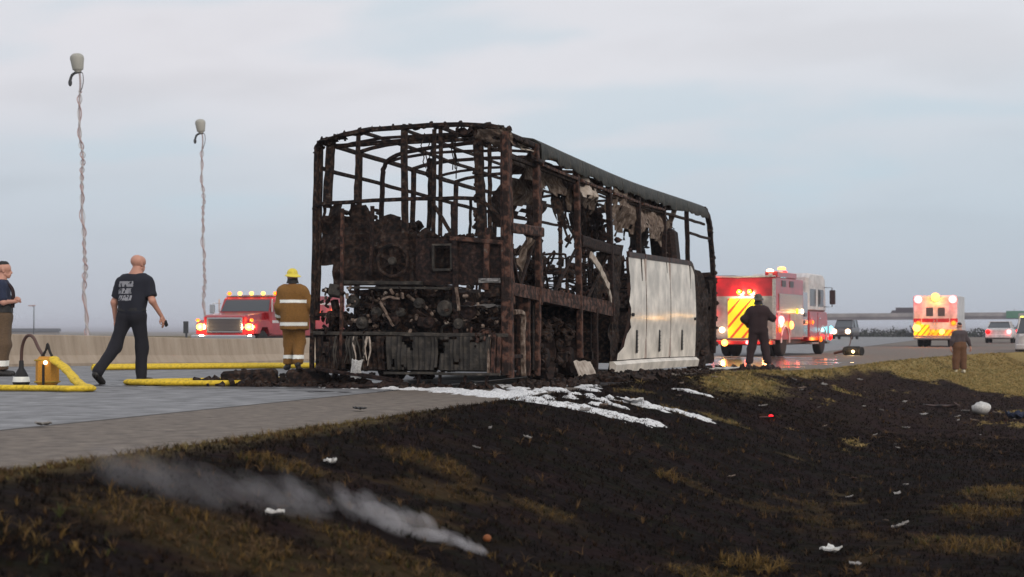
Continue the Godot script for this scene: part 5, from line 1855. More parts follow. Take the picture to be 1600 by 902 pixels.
	part("wheel_arch", fen, M.carwhite, o)
	bx(o, "chassis", M.cardark, Vector3(-0.9, 0.42, -0.2), Vector3(0.9, 0.66, -8.4), 0.02)
	for s in [1.0, -1.0]:
		wheel(o, Vector3(s * 1.02, 0.52, -1.35), 0.52, 0.28, s, true)
		wheel(o, Vector3(s * 1.06, 0.52, -7.55), 0.52, 0.32, s)
	# beacons and lamps that are lit in the photograph
	bx(o, "beacon_mast", M.silver, Vector3(0.95, 2.97, -0.12), Vector3(1.08, 3.1, -0.02), 0.01)
	lamp(o, "beacon_lamp", Vector3(1.0, 3.2, -0.05), 0.135, M.l_white, Color(1, 0.9, 0.75), 0.26)
	lamp(o, "beacon_lamp", Vector3(1.12, 3.32, -1.3), 0.156, M.l_warm, Color(1, 0.55, 0.35), 0.33)
	lamp(o, "beacon_lamp", Vector3(1.12, 3.2, -1.75), 0.094, M.l_red, Color(1, 0.1, 0.08), 0.26)
	lamp(o, "beacon_lamp", Vector3(-1.22, 3.0, 0.1), 0.125, M.l_red, Color(1, 0.12, 0.05), 0.40, Vector3(0, 0, 1))
	lamp(o, "tail_lamp", Vector3(-1.14, 1.62, 0.08), 0.104, M.l_red, Color(1, 0.1, 0.05), 0.18, Vector3(0, 0, 1))
	lamp(o, "tail_lamp", Vector3(-0.82, 1.0, 0.06), 0.114, M.l_white, Color(1, 0.8, 0.65), 0.14, Vector3(0, 0, 1))
	for x in [-0.62, 0.95]:
		lamp(o, "tailboard_lamp", Vector3(x, 0.52, 0.42), 0.125, M.l_warm, Color(1, 0.7, 0.4), 0.40, Vector3(0, 0, 1))
	lamp(o, "tailboard_lamp", Vector3(0.25, 0.54, 0.40), 0.073, M.l_pink, Color(1, 0.3, 0.25), 0.13, Vector3(0, 0, 1))
	for x in [-0.15, 0.25]:
		lamp(o, "work_lamp", Vector3(x, 2.42, 0.10), 0.083, M.l_yellow, Color(1, 0.95, 0.75), 0.66, Vector3(0, -0.3, 1))
	lamp(o, "side_lamp", Vector3(1.33, 1.36, -0.45), 0.166, M.l_pink, Color(1, 0.12, 0.15), 0.55, Vector3(1, 0, 0.3))
	lamp(o, "side_lamp", Vector3(1.30, 1.0, -0.35), 0.104, M.l_amber, Color(1, 0.55, 0.1), 0.09, Vector3(1, 0, 0))
	lamp(o, "side_lamp", Vector3(1.32, 1.18, -2.0), 0.156, M.l_warm, Color(1, 0.45, 0.35), 0.37, Vector3(1, 0, 0))
	lamp(o, "side_lamp", Vector3(1.30, 1.72, -3.0), 0.104, M.l_yellow, Color(1, 0.8, 0.3), 0.09, Vector3(1, 0, 0))
	lamp(o, "side_lamp", Vector3(1.30, 1.72, -3.8), 0.104, M.l_white, Color(1, 0.9, 0.8), 0.09, Vector3(1, 0, 0))
	lamp(o, "side_lamp", Vector3(1.29, 1.30, -5.6), 0.083, M.l_amber, Color(1, 0.5, 0.2), 0.09, Vector3(1, 0, 0))
	lamp(o, "side_lamp", Vector3(1.32, 0.62, -6.9), 0.114, M.l_amber, Color(1, 0.5, 0.15), 0.09, Vector3(1, 0, 0))
	lamp(o, "front_lamp", Vector3(1.32, 1.0, -8.8), 0.156, M.l_teal, Color(0.5, 0.95, 1), 0.14, Vector3(1, 0, 0))
	lamp(o, "front_lamp", Vector3(1.30, 0.7, -8.75), 0.135, M.l_red, Color(1, 0.1, 0.1), 0.14, Vector3(1, 0, 0))

func make_left_engine() -> void:
	var o := thing("brush_truck", "red long-bonnet fire truck with lit headlights behind the concrete barrier", "fire truck", Vector3(-30.9, -0.2, -58.6), 180.0)
	o.scale = Vector3(1.14, 0.93, 1.0)
	# local -x is the side that faces the camera
	hull(o, "bonnet", M.red, [Vector2(0.0, 0.75), Vector2(-0.03, 1.58), Vector2(0.12, 1.66), Vector2(1.75, 1.80), Vector2(1.75, 0.75)], -0.86, 0.86, 0.06)
	for s in [-1.0, 1.0]:
		hull(o, "wing", M.red, [Vector2(0.02, 0.8), Vector2(0.02, 1.28), Vector2(0.25, 1.42), Vector2(1.3, 1.45), Vector2(1.75, 1.2), Vector2(1.75, 0.8), Vector2(1.42, 0.8), Vector2(1.25, 1.12), Vector2(0.62, 1.12), Vector2(0.42, 0.8)], s * 0.72, s * 1.2, 0.05)
	bx(o, "grille_frame", M.chrome, Vector3(-0.72, 0.86, -0.05), Vector3(0.72, 1.54, 0.0), 0.02)
	bx(o, "grille", M.grey_metal, Vector3(-0.66, 0.92, -0.058), Vector3(0.66, 1.48, -0.045), 0.004)
	for k in 9:
		bx(o, "grille_bar", M.cardark, Vector3(-0.64, 0.95 + k * 0.06, -0.07), Vector3(0.64, 0.975 + k * 0.06, -0.056), 0.004)
	for s in [-1.0, 1.0]:
		bx(o, "headlight_bezel", M.chrome, Vector3(s * 0.76, 0.98, -0.02), Vector3(s * 1.16, 1.26, 0.03), 0.02)
		lamp(o, "headlight", Vector3(s * 0.98, 1.12, -0.03), 0.156, M.l_warm, Color(1, 0.85, 0.6), 0.79, Vector3(0, 0, -1))
		lamp(o, "marker_lamp", Vector3(s * 1.08, 1.42, -0.02), 0.073, M.l_amber, Color(1, 0.45, 0.2), 0.07, Vector3(0, 0, -1))
	lamp(o, "headlight", Vector3(-1.14, 1.12, 0.1), 0.104, M.l_warm, Color(1, 0.85, 0.6), 0.13, Vector3(-1, 0, 0))
	bx(o, "bumper", M.chrome, Vector3(-1.24, 0.48, -0.3), Vector3(1.24, 0.76, 0.0), 0.04)
	hull(o, "cab", M.red, [Vector2(1.76, 0.7), Vector2(1.76, 1.78), Vector2(2.15, 2.42), Vector2(2.35, 2.50), Vector2(3.9, 2.50), Vector2(3.95, 0.7)], -1.08, 1.08, 0.08)
	# windscreen and side windows sit just proud of the cab
	var ws := MB.new()
	ws.quad(Vector3(-0.98, 1.83, 1.775), Vector3(0.98, 1.83, 1.775), Vector3(0.90, 2.36, 2.095), Vector3(-0.90, 2.36, 2.095), Vector3(0, 0.5, -1))
	part("windscreen", ws, M.glass, o)
	for s in [-1.0, 1.0]:
		hull(o, "side_window", M.glass, [Vector2(2.0, 1.82), Vector2(2.28, 2.36), Vector2(2.9, 2.36), Vector2(2.9, 1.82)], s * 1.075, s * 1.09, 0.0)
		hull(o, "side_window", M.glass, [Vector2(3.05, 1.82), Vector2(3.05, 2.36), Vector2(3.75, 2.36), Vector2(3.75, 1.82)], s * 1.075, s * 1.09, 0.0)
		bx(o, "cab_pillar", M.carwhite, Vector3(s * 1.08, 1.8, 1.80), Vector3(s * 1.1, 2.4, 1.9), 0.006)
		bx(o, "door_handle", M.chrome, Vector3(s * 1.08, 1.55, 2.75), Vector3(s * 1.12, 1.6, 2.95), 0.008)
		var mir := MB.new()
		mir.tube(path([Vector3(s * 1.05, 2.2, 1.95), Vector3(s * 1.35, 2.2, 1.85), Vector3(s * 1.35, 1.7, 1.85)]), 0.02, 6)
		mir.box(Vector3(s * 1.37, 1.95, 1.83), Vector3(0.2, 0.42, 0.08), 0.02)
		part("wing_mirror", mir, M.chrome, o)
	bx(o, "side_stripe", M.carwhite, Vector3(-1.09, 1.3, 1.9), Vector3(-1.082, 1.42, 3.9), 0.002)
	bx(o, "light_bar", M.grey_metal, Vector3(-1.0, 2.505, 2.3), Vector3(1.0, 2.56, 2.5), 0.01)
	for x in [-0.98, -0.48, 0.0, 0.48, 0.92]:
		lamp(o, "roof_lamp", Vector3(x, 2.66, 2.4), 0.085, M.l_warm if absf(x) < 0.9 else M.l_amber, Color(1, 0.65, 0.25), 0.13, Vector3(0, 0, -1))
	hull(o, "rear_body", M.red, [Vector2(4.1, 0.7), Vector2(4.1, 2.62), Vector2(9.2, 2.62), Vector2(9.2, 0.7)], -1.2, 1.2, 0.04)
	for z in [4.3, 5.9, 7.5]:
		bx(o, "locker_door", M.red, Vector3(-1.22, 1.0, z), Vector3(-1.198, 2.1, z + 1.4), 0.008)
	bx(o, "side_stripe", M.carwhite, Vector3(-1.212, 2.2, 4.15), Vector3(-1.2, 2.3, 9.1), 0.002)
	lamp(o, "side_lamp", Vector3(-1.27, 1.75, 6.1), 0.146, M.l_amber, Color(1, 0.6, 0.1), 0.18, Vector3(-1, 0, 0))
	lamp(o, "side_lamp", Vector3(-1.27, 1.95, 8.3), 0.125, M.l_amber, Color(1, 0.35, 0.1), 0.09, Vector3(-1, 0, 0))
	bx(o, "chassis", M.cardark, Vector3(-0.8, 0.5, 0.2), Vector3(0.8, 0.72, 9.0), 0.02)
	for s in [1.0, -1.0]:
		wheel(o, Vector3(s * 1.0, 0.48, 0.95), 0.48, 0.28, s)
		wheel(o, Vector3(s * 0.98, 0.48, 7.2), 0.48, 0.26, s, true)

func make_ambulance() -> void:
	var o := thing("ambulance", "white ambulance seen from behind with red and amber roof lamps flashing", "ambulance", Vector3(-3.75, -0.2, -86.0), -3.0)
	hull(o, "box_body", M.carwhite, [Vector2(0.0, 0.55), Vector2(0.0, 2.62), Vector2(-0.06, 2.70), Vector2(-4.2, 2.70), Vector2(-4.2, 0.55)], -1.15, 1.15, 0.05)
	for s in [-1.0, 1.0]:
		bx(o, "rear_door", M.carwhite, Vector3(s * 0.02, 0.7, 0.0), Vector3(s * 0.72, 2.3, 0.02), 0.008)
		bx(o, "rear_window", M.glass, Vector3(s * 0.12, 1.62, 0.02), Vector3(s * 0.48, 2.08, 0.03), 0.006)
		bx(o, "door_handle", M.chrome, Vector3(s * 0.06, 1.2, 0.02), Vector3(s * 0.1, 1.45, 0.06), 0.008)
		bx(o, "red_stripe", M.red, Vector3(s * 0.74, 1.3, 0.002), Vector3(s * 1.13, 1.5, 0.012), 0.003)
	bx(o, "red_stripe", M.red, Vector3(-0.70, 1.3, 0.021), Vector3(0.70, 1.5, 0.028), 0.003)
	chevrons(o, Vector2(-1.12, 0.6), Vector2(-0.3, 1.18), 0.03, 0.22, 1.2)
	chevrons(o, Vector2(-0.28, 0.6), Vector2(1.1, 0.92), 0.03, 0.22, 1.2)
	bx(o, "rear_step", M.tread, Vector3(-1.1, 0.40, 0.0), Vector3(1.1, 0.52, 0.34), 0.02)
	hull(o, "cab", M.carwhite, [Vector2(-4.22, 0.55), Vector2(-4.22, 2.0), Vector2(-5.0, 2.0), Vector2(-5.6, 1.45), Vector2(-6.6, 1.3), Vector2(-6.7, 0.55)], -1.0, 1.0, 0.06)
	bx(o, "chassis", M.cardark, Vector3(-0.8, 0.35, -0.1), Vector3(0.8, 0.6, -6.4), 0.02)
	for s in [1.0, -1.0]:
		wheel(o, Vector3(s * 0.92, 0.4, -1.3), 0.4, 0.24, s, true)
		wheel(o, Vector3(s * 0.92, 0.4, -5.6), 0.4, 0.24, s)
		lamp(o, "roof_lamp", Vector3(s * 0.88, 2.50, 0.06), 0.208, M.l_pink, Color(1, 0.12, 0.2), 0.9, Vector3(0, 0, 1), "white-hot red flasher in the upper corner")
	lamp(o, "roof_lamp", Vector3(0.0, 2.62, 0.06), 0.229, M.l_warm, Color(1, 0.6, 0.15), 1.32, Vector3(0, 0, 1), "amber flasher over the doors")
	lamp(o, "tail_lamp", Vector3(-0.95, 1.0, 0.08), 0.208, M.l_warm, Color(1, 0.65, 0.15), 0.64, Vector3(0, 0, 1))
	lamp(o, "tail_lamp", Vector3(-0.88, 1.24, 0.06), 0.135, M.l_amber, Color(1, 0.5, 0.1), 0.09, Vector3(0, 0, 1))
	lamp(o, "tail_lamp", Vector3(-0.1, 0.82, 0.36), 0.125, M.l_amber, Color(1, 0.5, 0.1), 0.28, Vector3(0, 0, 1))
	lamp(o, "tail_lamp", Vector3(0.35, 0.80, 0.36), 0.146, M.l_warm, Color(1, 0.6, 0.2), 0.18, Vector3(0, 0, 1))
	lamp(o, "tail_lamp", Vector3(0.92, 1.25, 0.06), 0.135, M.l_amber, Color(1, 0.5, 0.1), 0.18, Vector3(0, 0, 1))

# a saloon or estate: rows of the body section along its length
func car(called: String, label: String, cat: String, at: Vector3, yaw: float, m: Material, tall := 1.0) -> Node3D:
	var o := thing(called, label, cat, at, yaw)
	var body := MB.new()
	var rows := []
	for q in [[0.0, 0.45, 0.85, 0.70], [-0.08, 0.32, 0.95, 0.86], [-0.6, 0.28, 1.0, 0.9], [-1.6, 0.26, 0.98, 0.92], [-3.2, 0.26, 0.94, 0.92], [-4.1, 0.28, 0.84, 0.88], [-4.5, 0.34, 0.72, 0.78], [-4.6, 0.42, 0.62, 0.62]]:
		var w: float = q[3]
		var lo: float = q[1]
		var hi: float = q[2] * (1.0 + (tall - 1.0) * 0.5)
		rows.append(PackedVector3Array([Vector3(-w * 0.9, lo, q[0]), Vector3(-w, lo + 0.12, q[0]), Vector3(-w, (lo + hi) / 2, q[0]), Vector3(-w * 0.95, hi - 0.06, q[0]), Vector3(-w * 0.82, hi, q[0]), Vector3(w * 0.82, hi, q[0]), Vector3(w * 0.95, hi - 0.06, q[0]), Vector3(w, (lo + hi) / 2, q[0]), Vector3(w, lo + 0.12, q[0]), Vector3(w * 0.9, lo, q[0])]))
	body.loft(rows, true, false, true)
	part("body", body, m, o)
	var t := 0.98 * (1.0 + (tall - 1.0) * 0.5) - 0.03
	var rt := 1.42 * tall
	var gl := MB.new()
	rows = []
	var zz := [[-0.45, t, 0.74], [-0.62, t + 0.05, 0.74], [-1.15, rt - 0.02, 0.62], [-2.5, rt - 0.02, 0.62], [-3.35, t, 0.72]]
	if tall > 1.1:
		zz = [[-0.06, t, 0.76], [-0.1, t + 0.1, 0.76], [-0.35, rt - 0.02, 0.68], [-2.6, rt - 0.02, 0.68], [-3.35, t, 0.74]]
	for q in zz:
		var w: float = q[2]
		rows.append(PackedVector3Array([Vector3(-w * 1.08, t - 0.02, q[0]), Vector3(-w, q[1], q[0]), Vector3(w, q[1], q[0]), Vector3(w * 1.08, t - 0.02, q[0])]))
	gl.loft(rows, true, true, true)
	part("windows", gl, M.glass, o)
	var rf := MB.new()
	rf.box(Vector3(0, rt, (zz[2][0] + zz[3][0]) / 2), Vector3(zz[2][2] * 2.0, 0.05, zz[2][0] - zz[3][0] + 0.1), 0.02)
	for s in [-1.0, 1.0]:
		rf.tube(path([Vector3(s * zz[1][2] * 1.03, t, zz[1][0]), Vector3(s * zz[2][2], rt, zz[2][0])]), 0.035, 6)
		rf.tube(path([Vector3(s * zz[4][2] * 1.03, t, zz[4][0]), Vector3(s * zz[3][2], rt, zz[3][0])]), 0.035, 6)
		rf.tube(path([Vector3(s * 0.78, t, -1.9), Vector3(s * zz[2][2], rt, -1.9)]), 0.035, 6)
	part("roof", rf, m, o)
	bx(o, "bumper", m, Vector3(-0.84, 0.34, -0.02), Vector3(0.84, 0.58, 0.09), 0.04)
	for s in [1.0, -1.0]:
		wheel(o, Vector3(s * 0.8, 0.32, -0.95), 0.32, 0.2, s)
		wheel(o, Vector3(s * 0.8, 0.32, -3.75), 0.32, 0.2, s)
	return o

func make_cars() -> void:
	var o := car("saloon_car", "silver saloon car with red tail lamps lit on the far road", "car", Vector3(-0.75, -0.2, -109.0), -4.0, M.carwhite)
	for s in [-1.0, 1.0]:
		lamp(o, "tail_lamp", Vector3(s * 0.66, 0.75, 0.03), 0.156, M.l_red if s < 0 else M.l_pink, Color(1, 0.1, 0.1), 0.14, Vector3(0, 0, 1))
	o = car("saloon_car", "dark car with one red tail lamp lit beside the silver saloon", "car", Vector3(1.1, -0.2, -116.0), -4.0, M.cardark)
	lamp(o, "tail_lamp", Vector3(-0.6, 0.75, 0.03), 0.177, M.l_red, Color(1, 0.1, 0.1), 0.14, Vector3(0, 0, 1))
	lamp(o, "tail_lamp", Vector3(0.6, 0.75, 0.03), 0.104, M.l_dim, Color(1, 0.1, 0.1), 0.05, Vector3(0, 0, 1))
	var p := on_land(1.05, -70.5)
	car("pickup_car", "pale estate car cut off by the right edge of the photo", "car", p, -4.0, M.carwhite, 1.2)
	o = car("oncoming_car", "dark car with white headlights lit just right of the fire engine", "car", Vector3(-13.9, -0.2, -146.0), 176.0, M.cardark, 1.2)
	for s in [-1.0, 1.0]:
		lamp(o, "headlight", Vector3(s * 0.6, 0.7, -4.62), 0.229, M.l_white, Color(1, 0.93, 0.8), 0.66, Vector3(0, 0, -1))
	# a lorry far off with two yellow-white lamps up high
	var t := thing("lorry", "distant grey lorry with one yellow and one white lamp under the overpass", "lorry", Vector3(2.0, road_y(-185.0), -185.0), 178.0)
	hull(t, "lorry_cab", M.cargrey, [Vector2(0, 0.5), Vector2(0, 2.3), Vector2(0.3, 2.7), Vector2(2.2, 2.7), Vector2(2.2, 0.5)], -1.15, 1.15, 0.06)
	bx(t, "windscreen", M.glass, Vector3(-1.0, 1.6, -0.012), Vector3(1.0, 2.3, 0.0), 0.004)
	bx(t, "lorry_body", M.cargrey, Vector3(-1.2, 0.8, 2.4), Vector3(1.2, 2.2, 7.0), 0.04)
	for s in [-1.0, 1.0]:
		wheel(t, Vector3(s * 1.0, 0.5, 1.0), 0.5, 0.3, s)
		wheel(t, Vector3(s * 1.0, 0.5, 5.8), 0.5, 0.3, s)
	lamp(t, "lorry_lamp", Vector3(0.72, 2.0, -0.1), 0.354, M.l_lime, Color(1, 1, 0.4), 0.40, Vector3(0, 0, -1))
	lamp(t, "lorry_lamp", Vector3(-0.75, 2.15, -0.1), 0.354, M.l_white, Color(1, 0.95, 0.7), 0.40, Vector3(0, 0, -1))

	# two service vans parked off to the right on the exit; their roof lamps mirror in the white panels of the bus
	for q in [[-63.5, "pale service van with roof lamps, nearer one mirrored in the bus panels"], [-70.5, "pale service van with roof lamps, farther one mirrored in the bus panels"]]:
		p = on_land(2.7, (q[0] as float) - 2.3)
		p.z = q[0]
		o = car("service_van", q[1], "van", p, 0.0, M.carwhite, 1.35)
		var k := 0
		for z in [-0.4, -2.2]:
			k += 1
			lamp(o, "roof_lamp", Vector3(-0.55, 2.02, z), 0.13, M.l_white if k % 2 else M.l_yellow, Color(1, 0.75, 0.4), 0.5, Vector3(-1, 0, 0.25))

# ------------------------------------------------------------------ other things
func hose(label: String, pts: Array, r := 0.05) -> void:
	var p := PackedVector3Array()
	for q in pts:
		p.append(Vector3(q[0], (q[2] if q.size() > 2 else road_y(q[1]) + r * 0.8), q[1]))
	p = fine(p, 8)
	var mb := MB.new()
	var rows := []
	for i in p.size():
		var t := (p[mini(i + 1, p.size() - 1)] - p[maxi(i - 1, 0)]).normalized()
		var f := mb.frame_at(t)
		var row := PackedVector3Array()
		for j in 10:
			var a := TAU * j / 10.0
			var k := 1.0 + 0.22 * nz.get_noise_2d(i * 14.0 + p[0].x * 50.0, 7.0)
			row.append(p[i] + f[0] * cos(a) * r * 1.25 * k + f[1] * sin(a) * r * 0.72 + f[0] * 0.05 * nz.get_noise_2d(i * 9.0, p[0].z * 60.0))
		rows.append(row)
	mb.loft(rows, true, false, true)
	tag(part("fire_hose", mb, M.hose, self), label, "fire hose", "yellow hoses on the road")

func make_masts() -> void:
	var pr := [[Vector3(-31.2, -0.2, -48.9), 10.15, -0.42, "tall grey lighting mast wound with cable, left of the two"], [Vector3(-36.4, -0.2, -67.1), 10.3, -0.25, "tall grey lighting mast wound with cable, nearer the red truck"]]
	for e in pr:
		var o := thing("lighting_mast", e[3], "light mast", e[0], 0.0, "lighting masts beyond the barrier")
		var H: float = e[1]
		var lean: float = e[2]
		rng.seed = 500 + int(H * 10)
		var p := PackedVector3Array()
		for i in 45:
			var t := i / 44.0
			p.append(Vector3(lean * t + 0.035 * sin(t * 21.0) + 0.02 * sin(t * 47.0), H * t, 0.02 * cos(t * 31.0)))
		var mb := MB.new()
		var rad := []
		for i in 45:
			rad.append(lerpf(0.055, 0.035, i / 44.0))
		mb.tube(p, rad, 10)
		part("mast_pole", mb, M.mast, o)
		for ph in [0.0, PI]:
			var c := PackedVector3Array()
			for i in 420:
				var t := i / 419.0 * 0.93
				var q := p[int(t * 44)].lerp(p[mini(44, int(t * 44) + 1)], fmod(t * 44.0, 1.0))
				var r := 0.062 + 0.035 * (1.0 - 0.5 * t) * (0.5 + 0.6 * sin(t * 29.0 + ph * 2.0))
				c.append(q + Vector3(cos(t * TAU * 13 + ph + 2.0 * sin(t * 19.0)) * r, 0, sin(t * TAU * 13 + ph + 2.0 * sin(t * 19.0)) * r))
			var cb := MB.new()
			cb.tube(c, 0.017 if ph == 0.0 else 0.013, 6)
			part("coiled_cable", cb, M.pinkcable if ph == 0.0 else M.white, o)
		var bs := MB.new()
		bs.cyl(Vector3(0, -0.05, 0), Vector3(0, 0.5, 0), 0.22, 0.18, 14)
		part("mast_base", bs, M.bridge, o)
		var top := p[44]
		var hd := MB.new()
		hd.lathe(PackedVector2Array([Vector2(0.10, -0.05), Vector2(0.13, 0.03), Vector2(0.19, 0.06), Vector2(0.225, 0.3), Vector2(0.25, 0.46), Vector2(0.23, 0.55), Vector2(0.15, 0.62), Vector2(0.02, 0.65)]), 18, Transform3D(Basis(Vector3(0, 0, 1), 0.1), top + Vector3(-0.05, 0.0, 0)))
		part("lamp_head", hd, M.pale_head, o)
		var ar := MB.new()
		ar.tube(fine(path([top + Vector3(0.05, -0.03, 0), top + Vector3(-0.15, -0.05, 0.0), top + Vector3(-0.3, -0.14, 0), top + Vector3(-0.37, -0.32, 0)]), 5), 0.05, 8)
		ar.ball(top + Vector3(-0.37, -0.4, 0), Vector3(0.07, 0.13, 0.07), 10)
		part("hooked_arm", ar, M.roofgrey, o)
		var lp := MB.new()
		lp.tube(fine(path([top + Vector3(0.03, -0.02, 0), top + Vector3(0.15, -0.1, 0.02), top + Vector3(0.18, -0.35, 0.02), top + Vector3(0.12, -0.6, 0), top + Vector3(0.03, -0.75, 0)]), 6), 0.018, 6)
		part("cable_loop", lp, M.grey_metal, o)
	# thin far street lamp, a post and a low building
	var s := thing("street_lamp", "thin far street lamp above the low dark roof", "street lamp", Vector3(-265.0, road_y(-388.0), -388.0))
	var sp := MB.new()
	sp.tube(path([Vector3(0, 0, 0), Vector3(0, 10.4, 0)]), [0.2, 0.12], 8)
	sp.tube(path([Vector3(0, 10.3, 0), Vector3(-0.9, 10.55, 0)]), 0.08, 6)
	part("pole", sp, M.roofgrey, s)
	var sl := MB.new()
	sl.box(Vector3(-0.7, 10.6, 0), Vector3(2.2, 0.3, 0.5), 0.05)
	part("lamp_head", sl, M.pinkcable, s)
	var d := thing("sign_post", "short dark sign post standing left of the red truck", "post", Vector3(-37.8, -0.2, -67.8))
	bx(d, "post", M.roofgrey, Vector3(-0.04, 0.0, -0.04), Vector3(0.04, 1.3, 0.04), 0.005)
	bx(d, "plate", M.roofgrey, Vector3(-0.14, 0.75, 0.041), Vector3(0.14, 1.32, 0.06), 0.01)
	var b := thing("low_building", "long low building with dark roof beyond the barrier at left", "building", Vector3(-352.0, road_y(-518.0), -518.0), 34.0)
	bx(b, "wall", M.wall_tan, Vector3(-13, 0, -5), Vector3(7.8, 4.0, 5), 0.05)
	hull(b, "roof", M.roofgrey, [Vector2(-5.6, 4.0), Vector2(-3.5, 5.2), Vector2(3.5, 5.2), Vector2(5.6, 4.0)], -13.5, 8.4, 0.6)
	for k in 6:
		bx(b, "window", M.glass, Vector3(-11.5 + k * 3.0, 1.2, 5.0), Vector3(-9.7 + k * 3.0, 2.6, 5.04), 0.01)

func make_overpass() -> void:
	var z := -640.0
	var y0 := 4.2
	var o := thing("overpass", "grey road overpass crossing the highway in the distance", "bridge", Vector3(0, 0, z))
	var dk := MB.new()
	dk.box(Vector3(-20, y0 + 0.55, 0), Vector3(330, 1.1, 9), 0.05, Basis(Vector3(0, 0, 1), 0.004))
	part("girder", dk, M.bridge_dark, o)
	var pp := MB.new()
	for s in [4.6, -4.6]:
		pp.box(Vector3(-20, y0 + 1.85, s), Vector3(330, 1.5, 0.4), 0.05, Basis(Vector3(0, 0, 1), 0.004))
	part("parapet", pp, M.bridge, o)
	for x in [-130, -95, -60, -25, 10, 45, 80]:
		for s in [-2.8, 2.8]:
			var c := MB.new()
			c.cyl(Vector3(x, road_y(z) - 0.5, s), Vector3(x, y0 + 0.02, s), 0.55, 0.55, 12)
			part("pier", c, M.bridge, o)
	var t := thing("box_truck", "faint brown box truck crossing the overpass", "truck", Vector3(-40.0, y0 + 1.1, z), 90.0)
	bx(t, "box_body", M.maroon, Vector3(-1.25, 0.6, -3.0), Vector3(1.25, 3.6, 4.2), 0.05)
	hull(t, "cab", M.maroon, [Vector2(-3.1, 0.5), Vector2(-3.1, 2.6), Vector2(-4.4, 2.5), Vector2(-5.0, 1.6), Vector2(-5.1, 0.5)], -1.15, 1.15, 0.06)
	for s in [1.0, -1.0]:
		wheel(t, Vector3(s, 0.5, -4.2), 0.5, 0.3, s)
		wheel(t, Vector3(s, 0.5, 2.6), 0.5, 0.3, s, true)
	var g := thing("highway_sign", "green highway sign panel at the overpass by the right edge", "road sign", Vector3(7.5, y0, z + 6.0))
	bx(g, "sign_panel", M.green, Vector3(-9.0, 0.4, 0), Vector3(10.0, 3.2, 0.12), 0.04)
	bx(g, "sign_panel", M.green, Vector3(-2.0, 3.25, 0), Vector3(10.0, 4.6, 0.12), 0.04)
	for x in [-6.0, 0.0, 6.0]:
		bx(g, "sign_bracket", M.grey_metal, Vector3(x - 0.1, 0.3, -1.4), Vector3(x + 0.1, 4.0, -0.01), 0.02)

func make_bushes() -> void:
	rng.seed = 91
	var nth := 0
	for e in [[-28.0, 2.9], [-24.0, 2.7], [-20.0, 3.2], [-16.5, 3.0], [-9.0, 2.7], [-5.0, 3.2], [-1.0, 3.5], [3.0, 3.1]]:
		var z := -300.0 + rr(-12, 12)
		nth += 1
		var x: float = e[0]
		var o := thing("roadside_bush", "dark far bush under the overpass, %s from the left in its row" % ["first", "second", "third", "fourth", "fifth", "sixth", "seventh", "eighth"][nth - 1], "bush", Vector3(x, land_y(x, z), z), 0.0, "far bushes below the overpass")
		var tr := MB.new()
		for k in 5:
			var a := rr(0, TAU)
			tr.tube(path([Vector3(0, 0, 0), Vector3(cos(a) * 0.6, 1.2, sin(a) * 0.6), Vector3(cos(a) * 1.5, 2.4, sin(a) * 1.2)]), [0.12, 0.08, 0.03], 5)
		part("trunk", tr, M.dark, o)
		var cr := MB.new()
		for k in 900:
			var a := rr(0, TAU)
			var rad := sqrt(rng.randf()) * 3.6
			var hmax: float = e[1] * (1.0 - 0.55 * pow(rad / 3.6, 2.0)) * (0.8 + 0.3 * nz.get_noise_2d(cos(a) * rad * 40.0 + x * 9.0, sin(a) * rad * 40.0))
			var p := Vector3(cos(a) * rad, rr(0.2, 1.0) * hmax, sin(a) * rad * 0.7)
			var u := Vector3(rr(-1, 1), rr(-1, 1), rr(-1, 1)).normalized() * rr(0.12, 0.3)
			var w := u.cross(Vector3(rr(-1, 1), rr(-1, 1), rr(-1, 1))).normalized() * rr(0.08, 0.2)
			cr.tri(p - u, p + w, p + u)
			cr.tri(p - u, p + u, p - w)
		part("crown", cr, M.leaf, o)

